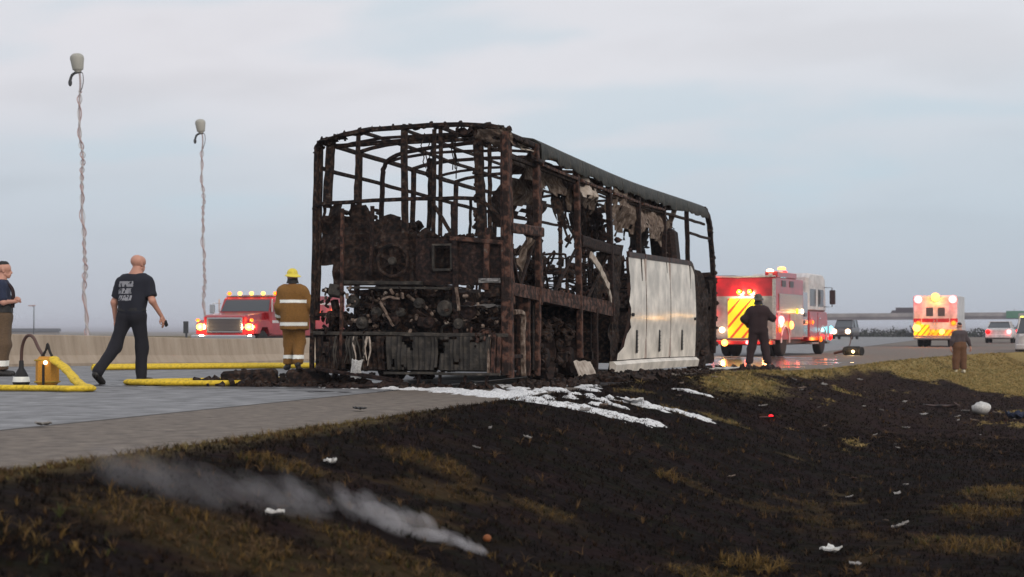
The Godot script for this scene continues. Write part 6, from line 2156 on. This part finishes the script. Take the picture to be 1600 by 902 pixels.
func make_gear() -> void:
	# yellow portable lamp box with a black plug on its cord
	var o := thing("portable_power_box", "yellow portable power box standing on the road behind a hose", "power box", Vector3(-12.35, 0, -18.4), 12.0)
	var mb := MB.new()
	mb.box(Vector3(0, 0.21, 0), Vector3(0.28, 0.40, 0.22), 0.05)
	part("case", mb, M.orange, o)
	var gr := MB.new()
	gr.box(Vector3(-0.01, 0.17, 0.115), Vector3(0.035, 0.28, 0.02), 0.008)
	part("strap", gr, M.rubber, o)
	var hd := MB.new()
	hd.tube(fine(path([Vector3(-0.08, 0.40, 0), Vector3(-0.02, 0.5, 0), Vector3(0.0, 0.58, 0), Vector3(0.03, 0.48, 0), Vector3(0.07, 0.40, 0)]), 4), 0.018, 6)
	part("carry_handle", hd, M.rubber, o)
	lamp(o, "indicator_lamp", Vector3(0.02, 0.33, 0.125), 0.028, M.l_white, Color(1, 0.9, 0.6), 0.004, Vector3(0, 0, 1))
	var rb := MB.new()
	for y in [0.07, 0.36]:
		rb.box(Vector3(0, y, 0), Vector3(0.29, 0.02, 0.23), 0.008)
	part("case_rib", rb, M.hose_dark, o)
	o = thing("cable_plug", "black bell-shaped plug with white band on a brown arched cord", "cable plug", Vector3(-13.07, 0, -18.85))
	mb = MB.new()
	mb.lathe(PackedVector2Array([Vector2(0.01, 0.0), Vector2(0.10, 0.0), Vector2(0.115, 0.03), Vector2(0.115, 0.05), Vector2(0.10, 0.12), Vector2(0.06, 0.2), Vector2(0.035, 0.24), Vector2(0.03, 0.34), Vector2(0.01, 0.35)]), 18, Transform3D())
	part("plug_body", mb, M.rubber, o)
	mb = MB.new()
	mb.lathe(PackedVector2Array([Vector2(0.114, 0.045), Vector2(0.119, 0.05), Vector2(0.108, 0.115), Vector2(0.098, 0.12)]), 18, Transform3D())
	part("reflective_band", mb, M.reflect, o)
	mb = MB.new()
	mb.tube(fine(path([Vector3(0, 0.33, 0), Vector3(0.02, 0.5, 0.02), Vector3(0.08, 0.63, 0.05), Vector3(0.18, 0.69, 0.1), Vector3(0.3, 0.66, 0.16), Vector3(0.45, 0.52, 0.26), Vector3(0.62, 0.40, 0.38)]), 6), 0.022, 8)
	part("cord", mb, M.cord, o)
	# hoses
	hose("yellow hose curling round the power box to the left edge", [[-12.22, -18.35, 0.38], [-11.9, -18.1, 0.26], [-11.4, -17.65, 0.10], [-11.0, -17.3], [-10.92, -17.1], [-11.1, -16.98], [-11.6, -17.0], [-12.2, -16.9], [-13.4, -16.6], [-15.0, -16.2]], 0.055)
	hose("yellow hose lying along the foot of the barrier, farthest from camera", [[-16.6, -26.2], [-15.9, -26.9], [-15.0, -28.4], [-14.4, -30.0], [-14.3, -32.0], [-13.8, -36.0], [-12.0, -44.0]], 0.075)
	hose("yellow hose lying just in front of the barrier-side hose", [[-16.3, -25.7], [-15.4, -26.6], [-14.4, -27.9], [-13.3, -29.3], [-12.2, -31.6], [-10.8, -35.0], [-10.3, -38.0]], 0.06)
	hose("thick yellow hose lying flat in front of the walking man", [[-11.75, -19.45], [-11.5, -19.2], [-11.1, -19.15], [-10.7, -19.2], [-10.3, -19.3], [-10.0, -19.45]], 0.055)
	hose("yellow hose running behind the walking man towards the bus", [[-11.75, -19.5], [-11.5, -19.95], [-11.1, -20.4], [-10.6, -20.9], [-10.1, -21.3], [-9.6, -21.6]], 0.05)
	# nozzle and hose end far on the road
	var p := Vector3(-5.45, -0.2, -58.4)
	o = thing("hose_cart", "dark overturned hose cart with one lamp lying on the far road", "cart", p, -30.0)
	o.scale = Vector3.ONE * 0.72
	for s in [-0.45, 0.5]:
		wheel(o, Vector3(s, 0.22, 0.0), 0.22, 0.1, 1.0 if s > 0 else -1.0)
	mb = MB.new()
	mb.cyl(Vector3(-0.4, 0.24, 0), Vector3(0.42, 0.24, 0), 0.14, 0.14, 14)
	for k in 8:
		mb.tube(fine(path([Vector3(-0.35 + 0.1 * k, 0.24, 0.2), Vector3(-0.35 + 0.1 * k, 0.44, 0.0), Vector3(-0.35 + 0.1 * k, 0.24, -0.2), Vector3(-0.35 + 0.1 * k, 0.05, 0.0), Vector3(-0.3 + 0.1 * k, 0.24, 0.2)]), 4), 0.04, 6)
	part("hose_reel", mb, M.rubber, o)
	mb = MB.new()
	mb.tube(path([Vector3(-0.4, 0.24, 0), Vector3(-0.75, 0.55, -0.8), Vector3(-1.0, 0.95, -1.3)]), 0.03, 6)
	mb.tube(path([Vector3(-1.1, 0.1, 0.05), Vector3(-0.6, 0.2, 0.05)]), 0.07, 6)
	part("handle", mb, M.cord, o)
	lamp(o, "cart_lamp", Vector3(0.2, 0.2, 0.28), 0.07, M.l_white, Color(1, 0.85, 0.6), 0.5, Vector3(0, 0, 1))
	# puddles of hose water under the lamps are left to the wet concrete; red flare on the burnt slope
	o = thing("road_flare", "small glowing red flare lying on the burnt slope", "flare", on_land(-3.27, -22.2, 0.03), 40.0)
	mb = MB.new()
	mb.cyl(Vector3(-0.12, 0.0, 0), Vector3(0.06, 0.0, 0), 0.014, 0.014, 10)
	part("flare_stick", mb, M.scorch, o)
	lamp(o, "flare_flame", Vector3(0.08, 0.02, 0), 0.032, M.ember, Color(1, 0.08, 0.1), 0.03)

func scrap_mesh(sz: Vector3, curl: float, seed_: int) -> MB:     # crumpled piece of sheet with thickness
	var mb := MB.new()
	var r := RandomNumberGenerator.new()
	r.seed = seed_
	var rows := []
	for s in [0.0, 1.0]:
		pass
	var n := 7
	var up := []
	var dn := []
	for i in n:
		var row := PackedVector3Array()
		var row2 := PackedVector3Array()
		for j in n:
			var u := i / (n - 1.0) - 0.5
			var w := j / (n - 1.0) - 0.5
			var k := 1.0 + 0.25 * nz.get_noise_2d(seed_ * 41.0 + u * 140, w * 140)
			var p := Vector3(u * sz.x * k, sz.y * (0.35 + curl * (u * u + w * w) + 0.5 * nz.get_noise_2d(u * 190 + seed_ * 17, w * 190)), w * sz.z * k)
			row.append(p)
			row2.append(p - Vector3(0, sz.y * 0.3, 0))
		up.append(row)
		dn.append(row2)
	mb.loft(up, false, false, false, true)
	mb.loft(dn, false, false, false, false)
	for i in n - 1:
		for e in [0, n - 1]:
			mb.quad(up[i][e], up[i + 1][e], dn[i + 1][e], dn[i][e], Vector3(0, 0, -1 if e == 0 else 1))
			mb.quad(up[e][i], up[e][i + 1], dn[e][i + 1], dn[e][i], Vector3(-1 if e == 0 else 1, 0, 0))
	return mb

func make_litter() -> void:
	# single pieces one can point at: x, z, size, material, label
	var list := [
		[-1.33, -12.4, Vector3(0.19, 0.05, 0.12), M.white, "white scrap on burnt grass near the bottom edge, brightest there", "scrap"],
		[-0.60, -34.6, Vector3(0.40, 0.26, 0.35), M.white, "white crumpled lump on the burnt slope near the right edge", "scrap"],
		[0.1, -33.2, Vector3(0.34, 0.18, 0.3), M.navy_blue, "blue crumpled rag at the right edge beside a white lump", "rag"],
		[-5.45, -31.2, Vector3(1.0, 0.07, 0.2), M.white, "long white strip lying beside the bus front wheel", "strip"],
		[-4.36, -18.74, Vector3(0.22, 0.07, 0.16), M.foam, "small white blob between the two foam streaks", "scrap"],
		[-9.36, -20.55, Vector3(0.16, 0.17, 0.14), M.wall_tan, "tan chunk lying at the left rear corner of the bus", "chunk"],
		[-8.25, -19.3, Vector3(0.14, 0.04, 0.26), M.white, "pale shard leaning on the bus rear bumper", "shard"],
		[-7.35, -10.9, Vector3(0.12, 0.03, 0.07), M.wall_tan, "pale chip lying on the joint of the shoulder", "chip"],
		[-5.9, -13.9, Vector3(0.16, 0.03, 0.1), M.rubber, "dark flake lying on the brown shoulder", "flake"],
		[-3.9, -8.0, Vector3(0.1, 0.04, 0.07), M.white, "pale scrap in burnt grass at lower left of the smoke", "scrap"],
		[-4.35, -9.75, Vector3(0.1, 0.04, 0.07), M.white, "pale scrap just below the shoulder edge", "scrap"],
		[-1.45, -35.5, Vector3(0.7, 0.08, 0.25), M.scorch, "reddish strip on the burnt slope left of the white lump", "strip"],
	]
	var k := 0
	for e in list:
		k += 1
		var mb := scrap_mesh(e[2], 0.8 + 0.2 * (k % 3), k)
		if k == 2 or k == 6:
			mb = MB.new()
			mb.ball(Vector3(0, e[2].y * 0.42, 0), e[2] * Vector3(0.5, 0.5, 0.5), 18, Basis(), nz, 0.0)
			for i in mb.v.size():
				mb.v[i] += mb.v[i].normalized() * 0.07 * nz.get_noise_3d(mb.v[i].x * 330.0, mb.v[i].y * 330.0 + k * 70.0, mb.v[i].z * 330.0)
		var x := Transform3D(Basis(Vector3.UP, k * 1.3 if e[0] != -5.45 else 1.25), Vector3.ZERO)
		if k == 7:
			x = Transform3D(Basis(Vector3(1, 0, 0), -1.25) * Basis(Vector3.UP, 0.2), Vector3(0, 0.18, 0))
		var o := MB.new()
		o.add(mb, x)
		var q := part("debris_" + (e[5] as String), o, e[3], self)
		q.position = on_land(e[0], e[1], 0.02 if k != 7 else 0.06)
		tag(q, e[4], e[5])
	# orange ball
	var ob := MB.new()
	ob.ball(Vector3.ZERO, Vector3(0.028, 0.025, 0.028), 14)
	var q := part("orange_fruit", ob, mat(L(0.2, 0.06, 0.012), 0.7), self)
	q.position = on_land(-3.12, -9.38, 0.022)
	tag(q, "small orange ball lying beside the source of the smoke", "ball")
	# scattered small scraps that look alike
	rng.seed = 404
	var meshes := []
	for i in 5:
		meshes.append(scrap_mesh(Vector3(0.11, 0.035, 0.07) * (0.7 + 0.25 * i), 0.9, 60 + i).mesh())
	var n := 0
	while n < 52:
		var z := -8.5 - pow(rng.randf(), 0.8) * 32.0
		var x := edge_x(z) + rr(0.5, 5.2)
		if burnt(x, z) < 0.5:
			continue
		n += 1
		var o := MeshInstance3D.new()
		o.mesh = meshes[rng.randi() % 5]
		var w := rng.randi() % 5
		o.material_override = [M.litter, M.wall_tan, M.wall_tan, M.ash, M.scorch][w]
		o.name = numbered("debris_scrap_small")
		add_child(o, true)
		o.position = on_land(x, z, 0.015)
		o.rotation = Vector3(rr(-0.3, 0.3), rr(0, TAU), rr(-0.3, 0.3))
		var s := rr(0.35, 0.95)
		o.scale = Vector3(s, s, s)
		tag(o, "small %s scrap scattered on the burnt slope" % ["pale grey", "tan", "tan", "brown ash-grey", "reddish brown"][w], "scrap", "small scraps strewn over the burnt slope")
	# charred rubble round the rear and along the side of the bus
	var rb := MB.new()
	for e in [[-9.7, -19.9, 1.3, 0.7, 150, 0.10], [-10.2, -19.4, 1.0, 0.25, 70, 0.06], [-9.2, -20.2, 0.5, 0.6, 80, 0.12], [-7.6, -19.45, 1.3, 0.3, 120, 0.07], [-6.0, -21.0, 0.5, 1.3, 140, 0.08], [-5.7, -24.0, 0.6, 1.8, 200, 0.10], [-5.6, -28.0, 0.7, 2.5, 120, 0.06], [-11.0, -20.2, 1.2, 1.2, 60, 0.04], [-5.4, -33.2, 0.8, 1.4, 120, 0.10], [-10.5, -24.0, 1.2, 5.0, 120, 0.06]]:
		for i in int(e[4]):
			var a := rr(0, TAU)
			var r := sqrt(rng.randf())
			var x: float = e[0] + cos(a) * r * e[2]
			var z: float = e[1] + sin(a) * r * e[3]
			var s: float = e[5] * rr(0.3, 1.3)
			var b := Basis.from_euler(Vector3(rr(0, 6), rr(0, 6), rr(0, 6)))
			if rng.randf() < 0.55:
				rb.box(on_land(x, z, s * 0.3), Vector3(s * 1.6, s * 0.5, s), 0.005, b)
			else:
				rb.chunk(on_land(x, z, s * 0.2), Vector3(s, s * 0.6, s * 0.8), b, rng)
	kind(part("charred_rubble", rb, M.black, self), "stuff", "black burnt rubble heaped round the rear and side of the bus")
	# a few recognisable lumps in the heap
	var names := [[-9.95, -19.6, Vector3(0.75, 0.22, 0.3), M.black, "blackened box lying left of the bus rear, nearest the walking man"], [-9.15, -19.75, Vector3(0.55, 0.24, 0.3), M.black, "blackened box lying at the left rear corner of the bus"], [-8.05, -19.2, Vector3(1.1, 0.06, 0.16), M.darkrust, "bent rusty bar lying below the bus rear bumper"]]
	for e in names:
		var mb := MB.new()
		mb.box(Vector3(0, e[2].y * 0.5, 0), e[2], 0.04, Basis(Vector3(0, 0, 1), 0.06))
		for i in 14:
			mb.chunk(Vector3(rr(-0.5, 0.5) * e[2].x, e[2].y * rr(0.5, 1.0), rr(-0.5, 0.5) * e[2].z), Vector3(rr(0.03, 0.09), rr(0.02, 0.05), rr(0.03, 0.08)), Basis(), rng)
		var o := part("charred_" + ("bar" if e[2].y < 0.1 else "box"), mb, e[3], self)
		o.position = on_land(e[0], e[1], 0.0)
		o.rotation.y = 0.25
		tag(o, e[4], "bar" if e[2].y < 0.1 else "box")

func make_ash_film() -> void:      # wet soot on the concrete, a ragged film 3 mm thick
	var mb := MB.new()
	var step := 0.09
	var z := -17.4
	while z > -25.0:
		var x := -13.6
		while x < -5.4:
			var cx := x + step / 2
			var cz := z - step / 2
			var d := Vector2((cx + 9.6) / 3.4, (cz + 20.2) / 1.9).length()
			d = minf(d, Vector2((cx + 6.1) / 1.0, (cz + 22.5) / 3.6).length())
			d = minf(d, Vector2((cx + 12.6) / 1.3, (cz + 19.8) / 0.9).length() + 0.25)
			if d + 0.9 * nz.get_noise_2d(cx * 22, cz * 34) + 0.45 * nz.get_noise_2d(cx * 110, cz * 150) < 0.78:
				mb.quad(on_land(x, z, 0.004), on_land(x + step, z, 0.004), on_land(x + step, z - step, 0.004), on_land(x, z - step, 0.004), Vector3.UP)
			x += step
		z -= step
	var wet := MB.new()
	z = -36.0
	while z > -58.0:
		var x := -11.0
		while x < -4.4:
			var cx := x + 0.1
			var cz := z - 0.1
			var d := Vector2((cx + 7.4) / 2.6, (cz + 46.0) / 9.0).length() + 0.7 * nz.get_noise_2d(cx * 20, cz * 14) + 0.3 * nz.get_noise_2d(cx * 90, cz * 60)
			if d < 0.8 and x + 0.2 < edge_x(z) - 0.1:
				wet.quad(on_land(x, z, 0.004), on_land(x + 0.2, z, 0.004), on_land(x + 0.2, z - 0.2, 0.004), on_land(x, z - 0.2, 0.004), Vector3.UP)
			x += 0.2
		z -= 0.2
	kind(part("wet_patch", wet, M.wet, self), "stuff", "shallow water shining on the road behind the fire engine")
	kind(part("soot_film", mb, M.soot, self), "stuff", "dark wet soot spread over the concrete around the bus rear")

# foam: a thin uneven layer that dips into the ground at its ragged edge
func foam_layer(streaks: Array, lo: Vector2, hi: Vector2, step: float) -> MB:
	var mb := MB.new()
	var nx := int((hi.x - lo.x) / step) + 1
	var nn := int((hi.y - lo.y) / step) + 1
	var hgt := PackedFloat32Array()
	hgt.resize(nx * nn)
	for j in nn:
		for i in nx:
			var p := lo + Vector2(i, j) * step
			var best := -1.0
			for s in streaks:
				var w: float = s[0]
				var pts: Array = s[1]
				for k in pts.size() - 1:
					var q := Geometry2D.get_closest_point_to_segment(p, pts[k], pts[k + 1])
					best = maxf(best, 1.0 - q.distance_to(p) / w)
			if best > -0.6:
				best += 1.0 * nz.get_noise_2d(p.x * 110.0, p.y * 110.0) + 0.7 * nz.get_noise_2d(p.x * 420.0, p.y * 420.0) - 0.12
			hgt[j * nx + i] = 0.028 * clampf(best, -0.6, 1.0) * (1.0 + 0.5 * nz.get_noise_2d(p.x * 700.0, p.y * 700.0))
	for j in nn - 1:
		for i in nx - 1:
			var h := [hgt[j * nx + i], hgt[j * nx + i + 1], hgt[(j + 1) * nx + i + 1], hgt[(j + 1) * nx + i]]
			if h.max() <= 0.0:
				continue
			var a := lo + Vector2(i, j) * step
			var q := []
			for k in 4:
				var c := a + Vector2(step if k == 1 or k == 2 else 0.0, step if k > 1 else 0.0)
				q.append(on_land(c.x, c.y, h[k] + 0.003))
			mb.quad(q[0], q[1], q[2], q[3], Vector3.UP)
	return mb

func make_foam() -> void:
	var V := func(a: Array) -> Array:
		var o := []
		for i in range(0, a.size(), 2):
			o.append(Vector2(a[i], a[i + 1]))
		return o
	var flecks := []
	rng.seed = 808
	for i in 34:
		var t := rng.randf()
		var c := Vector2(lerpf(-6.9, -4.2, t) + rr(-0.5, 0.3), lerpf(-20.4, -17.3, t) + rr(-1.1, 0.5))
		flecks.append([rr(0.03, 0.085), [c, c + Vector2(rr(-0.05, 0.25), rr(-0.05, 0.3))]])
	var mb := foam_layer(flecks + [
		[0.22, V.call([-8.5, -19.3, -7.8, -19.25, -7.1, -19.1, -6.6, -18.8])], [0.26, V.call([-6.9, -19.0, -6.2, -18.2, -5.7, -17.6, -5.2, -17.0])],
		[0.27, V.call([-5.3, -17.05, -4.9, -16.8, -4.5, -16.9, -4.2, -17.1])], [0.16, V.call([-4.2, -17.1, -3.95, -17.35, -3.85, -17.55])],
		[0.15, V.call([-7.0, -19.2, -6.6, -18.4, -6.35, -18.3])], [0.12, V.call([-6.6, -20.4, -6.1, -20.2, -5.8, -19.9])], [0.09, V.call([-5.6, -19.4, -5.3, -19.0])], [0.08, V.call([-6.2, -19.6, -5.8, -18.9])], [0.1, V.call([-5.9, -18.6, -5.5, -17.9])],
		[0.17, V.call([-6.3, -21.6, -5.8, -21.3, -5.3, -20.2])], [0.07, V.call([-4.9, -18.7, -4.75, -18.3])],
	], Vector2(-9.0, -22.2), Vector2(-3.5, -16.2), 0.035)
	kind(part("foam", mb, M.foam, self), "stuff", "white firefighting foam smeared from the bus rear down the slope")
	var m2 := foam_layer([
		[0.15, V.call([-4.25, -18.9, -4.08, -19.3, -3.9, -19.5, -3.7, -19.65])], [0.09, V.call([-4.6, -19.2, -4.45, -19.3, -4.3, -19.2])], [0.09, V.call([-4.55, -22.2, -4.35, -22.5, -4.15, -22.6])],
	], Vector2(-4.9, -23.0), Vector2(-3.4, -18.5), 0.035)
	kind(part("foam_patch", m2, M.foam, self), "stuff", "short white foam patches on the burnt slope beside the long smear")

func make_grass() -> void:
	rng.seed = 1234
	# three tufts of blades
	var tufts := []
	for v in 4:
		var mb := MB.new()
		var nb: int = [9, 7, 12, 6][v]
		for i in nb:
			var a := rr(0, TAU)
			var r := rr(0.0, 0.05)
			var b := Vector3(cos(a) * r, -0.01, sin(a) * r)
			var hgt := rr(0.5, 1.0)
			var out := Vector3(cos(a), 0, sin(a)) * rr(0.2, 1.3)
			var w := Vector3(-sin(a), 0, cos(a)) * 0.035
			var m := b + out * 0.35 + Vector3(0, hgt * 0.6, 0)
			var t := b + out * (1.0 if v != 2 else 1.4) + Vector3(0, hgt * (1.0 if v != 2 else 0.7), 0)
			mb.quad(b - w, b + w, m + w * 0.7, m - w * 0.7)
			mb.tri(m - w * 0.7, m + w * 0.7, t)
		tufts.append(mb.mesh())
	var xf := [[], [], [], []]
	var cs := [[], [], [], []]
	var total := 0
	while total < 80000:
		var z := -4.8 - pow(rng.randf(), 1.55) * 62.0
		var x := edge_x(z) + 0.02 + rr(0.0, 1.0) * 5.9
		var b := burnt(x, z)
		var d := -z
		var clump := nz.get_noise_2d(x * 120.0, z * 120.0)
		if clump < -0.12 and rng.randf() < 0.75:
			continue
		if d > 26.0 and b > 0.6 and rng.randf() < 0.6:
			continue
		total += 1
		var hgt := rr(0.03, 0.065)
		var c: Color
		if b > 0.5:
			hgt = rr(0.02, 0.055)
			c = Color(0.009, 0.008, 0.0075).lerp(Color(0.035, 0.02, 0.012), pow(rng.randf(), 3.0))
			if rng.randf() < 0.02:
				c = Color(0.10, 0.06, 0.028)
				hgt = rr(0.04, 0.09)
			elif rng.randf() < 0.02:
				c = Color(0.04, 0.04, 0.018)
		else:
			c = Color(0.30, 0.21, 0.08).lerp(Color(0.44, 0.33, 0.14), rng.randf())
			if rng.randf() < 0.3:
				c = Color(0.15, 0.14, 0.05)
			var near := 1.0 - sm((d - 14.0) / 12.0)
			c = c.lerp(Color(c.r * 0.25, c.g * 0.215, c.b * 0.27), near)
			if d > 30.0:
				hgt *= 1.2
		var s := Vector3(hgt * rr(0.7, 1.2), hgt, hgt * rr(0.7, 1.2))
		if d > 22.0:
			s.x *= 1.6
			s.z *= 1.6
		var bs := Basis.from_euler(Vector3(rr(-0.25, 0.25), rr(0, TAU), rr(-0.25, 0.25))).scaled_local(s)
		var v := rng.randi() % 4
		xf[v].append(Transform3D(bs, on_land(x, z)))
		cs[v].append(c)
	# taller straw tufts that stand out
	for e in [[-4.12, -11.0, 0.36, 0.26, 70, 0.10], [-4.5, -9.3, 0.28, 0.22, 60, 0.10], [0.05, -17.4, 0.5, 0.6, 90, 0.15], [-0.25, -15.6, 0.4, 0.4, 70, 0.14], [-3.18, -10.85, 0.25, 0.15, 30, 0.07], [-0.35, -13.2, 0.4, 0.4, 60, 0.13], [-1.75, -11.3, 0.25, 0.3, 60, 0.16], [-1.9, -10.5, 0.3, 0.25, 40, 0.12], [-3.9, -7.2, 0.8, 0.4, 110, 0.09], [-3.3, -8.2, 0.5, 0.2, 60, 0.08], [-3.0, -14.2, 0.12, 0.12, 16, 0.16], [-4.4, -6.2, 0.5, 0.5, 60, 0.12], [-2.6, -9.0, 0.5, 0.25, 40, 0.08]]:
		for i in int(e[4]):
			var a := rr(0, TAU)
			var r := sqrt(rng.randf())
			var x: float = e[0] + cos(a) * r * e[2]
			var z: float = e[1] + sin(a) * r * e[3]
			var c := Color(0.17, 0.105, 0.035).lerp(Color(0.09, 0.06, 0.025), rng.randf())
			if rng.randf() < 0.12:
				c = Color(0.05, 0.055, 0.02)
			var hgt: float = e[5] * rr(0.35, 0.8)
			var v := rng.randi() % 4
			xf[v].append(Transform3D(Basis.from_euler(Vector3(rr(-0.3, 0.3), rr(0, TAU), rr(-0.3, 0.3))).scaled_local(Vector3(hgt * 0.9, hgt, hgt * 0.9)), on_land(x, z)))
			cs[v].append(c)
	# fringe along the shoulder edge
	for i in 2600:
		var z := -5.5 - pow(rng.randf(), 1.3) * 40.0
		var x := edge_x(z) + 0.02 + absf(rng.randfn(0.0, 0.10))
		var c := Color(0.24, 0.17, 0.075).lerp(Color(0.13, 0.11, 0.04), rng.randf())
		if z < -11.5:
			c = c.lerp(Color(0.02, 0.014, 0.011), sm((-z - 11.5) / 3.5) * (1.0 - sm((-z - 27.0) / 5.0)))
		var hgt := rr(0.018, 0.055)
		var v := rng.randi() % 4
		xf[v].append(Transform3D(Basis.from_euler(Vector3(rr(-0.3, 0.3), rr(0, TAU), rr(-0.3, 0.3))).scaled_local(Vector3(hgt, hgt, hgt)), on_land(x, z)))
		cs[v].append(c)
	for v in 4:
		var mm := MultiMesh.new()
		mm.transform_format = MultiMesh.TRANSFORM_3D
		mm.use_colors = true
		mm.mesh = tufts[v]
		mm.instance_count = xf[v].size()
		for i in xf[v].size():
			mm.set_instance_transform(i, xf[v][i])
			mm.set_instance_color(i, cs[v][i])
		var o := MultiMeshInstance3D.new()
		o.multimesh = mm
		o.material_override = M.blades
		o.name = numbered("grass")
		add_child(o, true)
		kind(o, "stuff", ["short burnt and dry grass blades on the slope", "dry grass stalks among the burnt stubble", "bent straw blades among the burnt stubble", "sparse thin stalks among the burnt stubble"][v])

func make_smoke() -> void:
	rng.seed = 66
	var o := Node3D.new()
	o.name = "smoke"
	add_child(o, true)
	kind(o, "stuff", "thin white smoke drifting left from the smouldering grass")
	var mats := []
	for d in [2.4, 0.95, 0.3, 0.08]:
		var m := FogMaterial.new()
		m.albedo = Color(0.93, 0.92, 0.94)
		m.density = d
		mats.append(m)
	# puffs along the drift: from the source at the right, to the left and slowly up
	var P := fine(path([Vector3(-3.06, 0, -9.0), Vector3(-3.24, 0, -8.9), Vector3(-3.41, 0, -8.75), Vector3(-3.6, 0, -8.6), Vector3(-3.77, 0, -8.35), Vector3(-3.95, 0, -8.1), Vector3(-4.15, 0, -7.8), Vector3(-4.4, 0, -7.6), Vector3(-4.7, 0, -7.6)]), 6)
	for i in P.size():
		P[i].y = land_y(P[i].x, P[i].z) + 0.015 + 0.03 * i / (P.size() - 1.0)
	# wisps: long thin puffs laid along the drift, thick and low at the source, lifting and thinning to the left
	for i in 170:
		var t := pow(rng.randf(), 1.25)
		var q := P[int(t * (P.size() - 1))]
		var lift := 0.05 + 0.14 * sm(t * 3.0) * (1.0 - 0.35 * t)
		var up := pow(rng.randf(), 1.4) * lift * clampf(t * 6.0 + 0.2, 0.0, 1.0)
		var f := FogVolume.new()
		f.shape = RenderingServer.FOG_VOLUME_SHAPE_ELLIPSOID
		var s := (0.042 + 0.13 * t) * rr(0.5, 1.6)
		f.size = Vector3(s * rr(1.4, 3.2), s * rr(0.6, 1.1), s * rr(0.8, 1.4))
		f.material = mats[clampi(int(t * 4.0 + rr(-0.6, 0.7) + up * 3.0), 0, 3)]
		f.position = q + Vector3(rr(-0.05, 0.05) - up * 0.8, up, rr(-1, 1) * (0.01 + 0.07 * t))
		f.rotation = Vector3(0.0, rr(-0.5, 0.5) + 0.3, -rr(0.0, 1.1))
		f.name = "smoke_puff" if i == 0 else "smoke_puff_%03d" % i
		o.add_child(f, true)

# ------------------------------------------------------------------ the scene
func _ready() -> void:
	nz.seed = 9
	nz.frequency = 0.02
	nz.fractal_octaves = 3
	# camera
	var cam := Camera3D.new()
	cam.name = "camera"
	cam.fov = rad_to_deg(2.0 * atan(451.0 / 2470.0))
	cam.near = 0.1
	cam.far = 6000.0
	cam.position = Vector3(0, CAM_Y, 0)
	cam.rotation = Vector3(atan(62.0 / 2470.0), deg_to_rad(LOOK), 0)
	var ca := CameraAttributesPhysical.new()
	ca.frustum_focal_length = 12.0 / (451.0 / 2470.0)
	ca.frustum_focus_distance = 21.0
	ca.exposure_aperture = 3.6
	ca.frustum_near = 0.1
	ca.frustum_far = 6000.0
	cam.attributes = ca
	add_child(cam)
	# sky and exposure
	var e := Environment.new()
	e.background_mode = Environment.BG_SKY
	e.sky = make_sky()
	e.background_energy_multiplier = 1.0
	e.tonemap_mode = Environment.TONE_MAPPER_LINEAR
	e.tonemap_exposure = 1.0
	e.sdfgi_enabled = true
	e.ssao_enabled = true
	e.ssil_enabled = true
	e.fog_enabled = true
	e.fog_density = 0.0004
	e.fog_light_color = Color(0.86, 0.87, 0.92)
	e.volumetric_fog_enabled = true
	e.volumetric_fog_density = 0.0
	var we := WorldEnvironment.new()
	we.name = "world_environment"
	we.environment = e
	add_child(we)
	# what is left of the sun, a broad glow in the clouds behind the camera
	var sun := DirectionalLight3D.new()
	sun.name = "sun"
	sun.light_energy = 0.5
	sun.light_color = Color(1.0, 0.93, 0.86)
	sun.light_angular_distance = 40.0
	sun.rotation_degrees = Vector3(-28, 52, 0)
	sun.shadow_enabled = true
	add_child(sun)
	make_materials()
	make_land()
	make_roads()
	make_barrier()
	make_overpass()
	make_bushes()
	make_bus()
	make_fire_engine()
	make_left_engine()
	make_ambulance()
	make_cars()
	make_people()
	make_masts()
	make_gear()
	make_ash_film()
	make_foam()
	make_litter()
	make_grass()
	make_smoke()
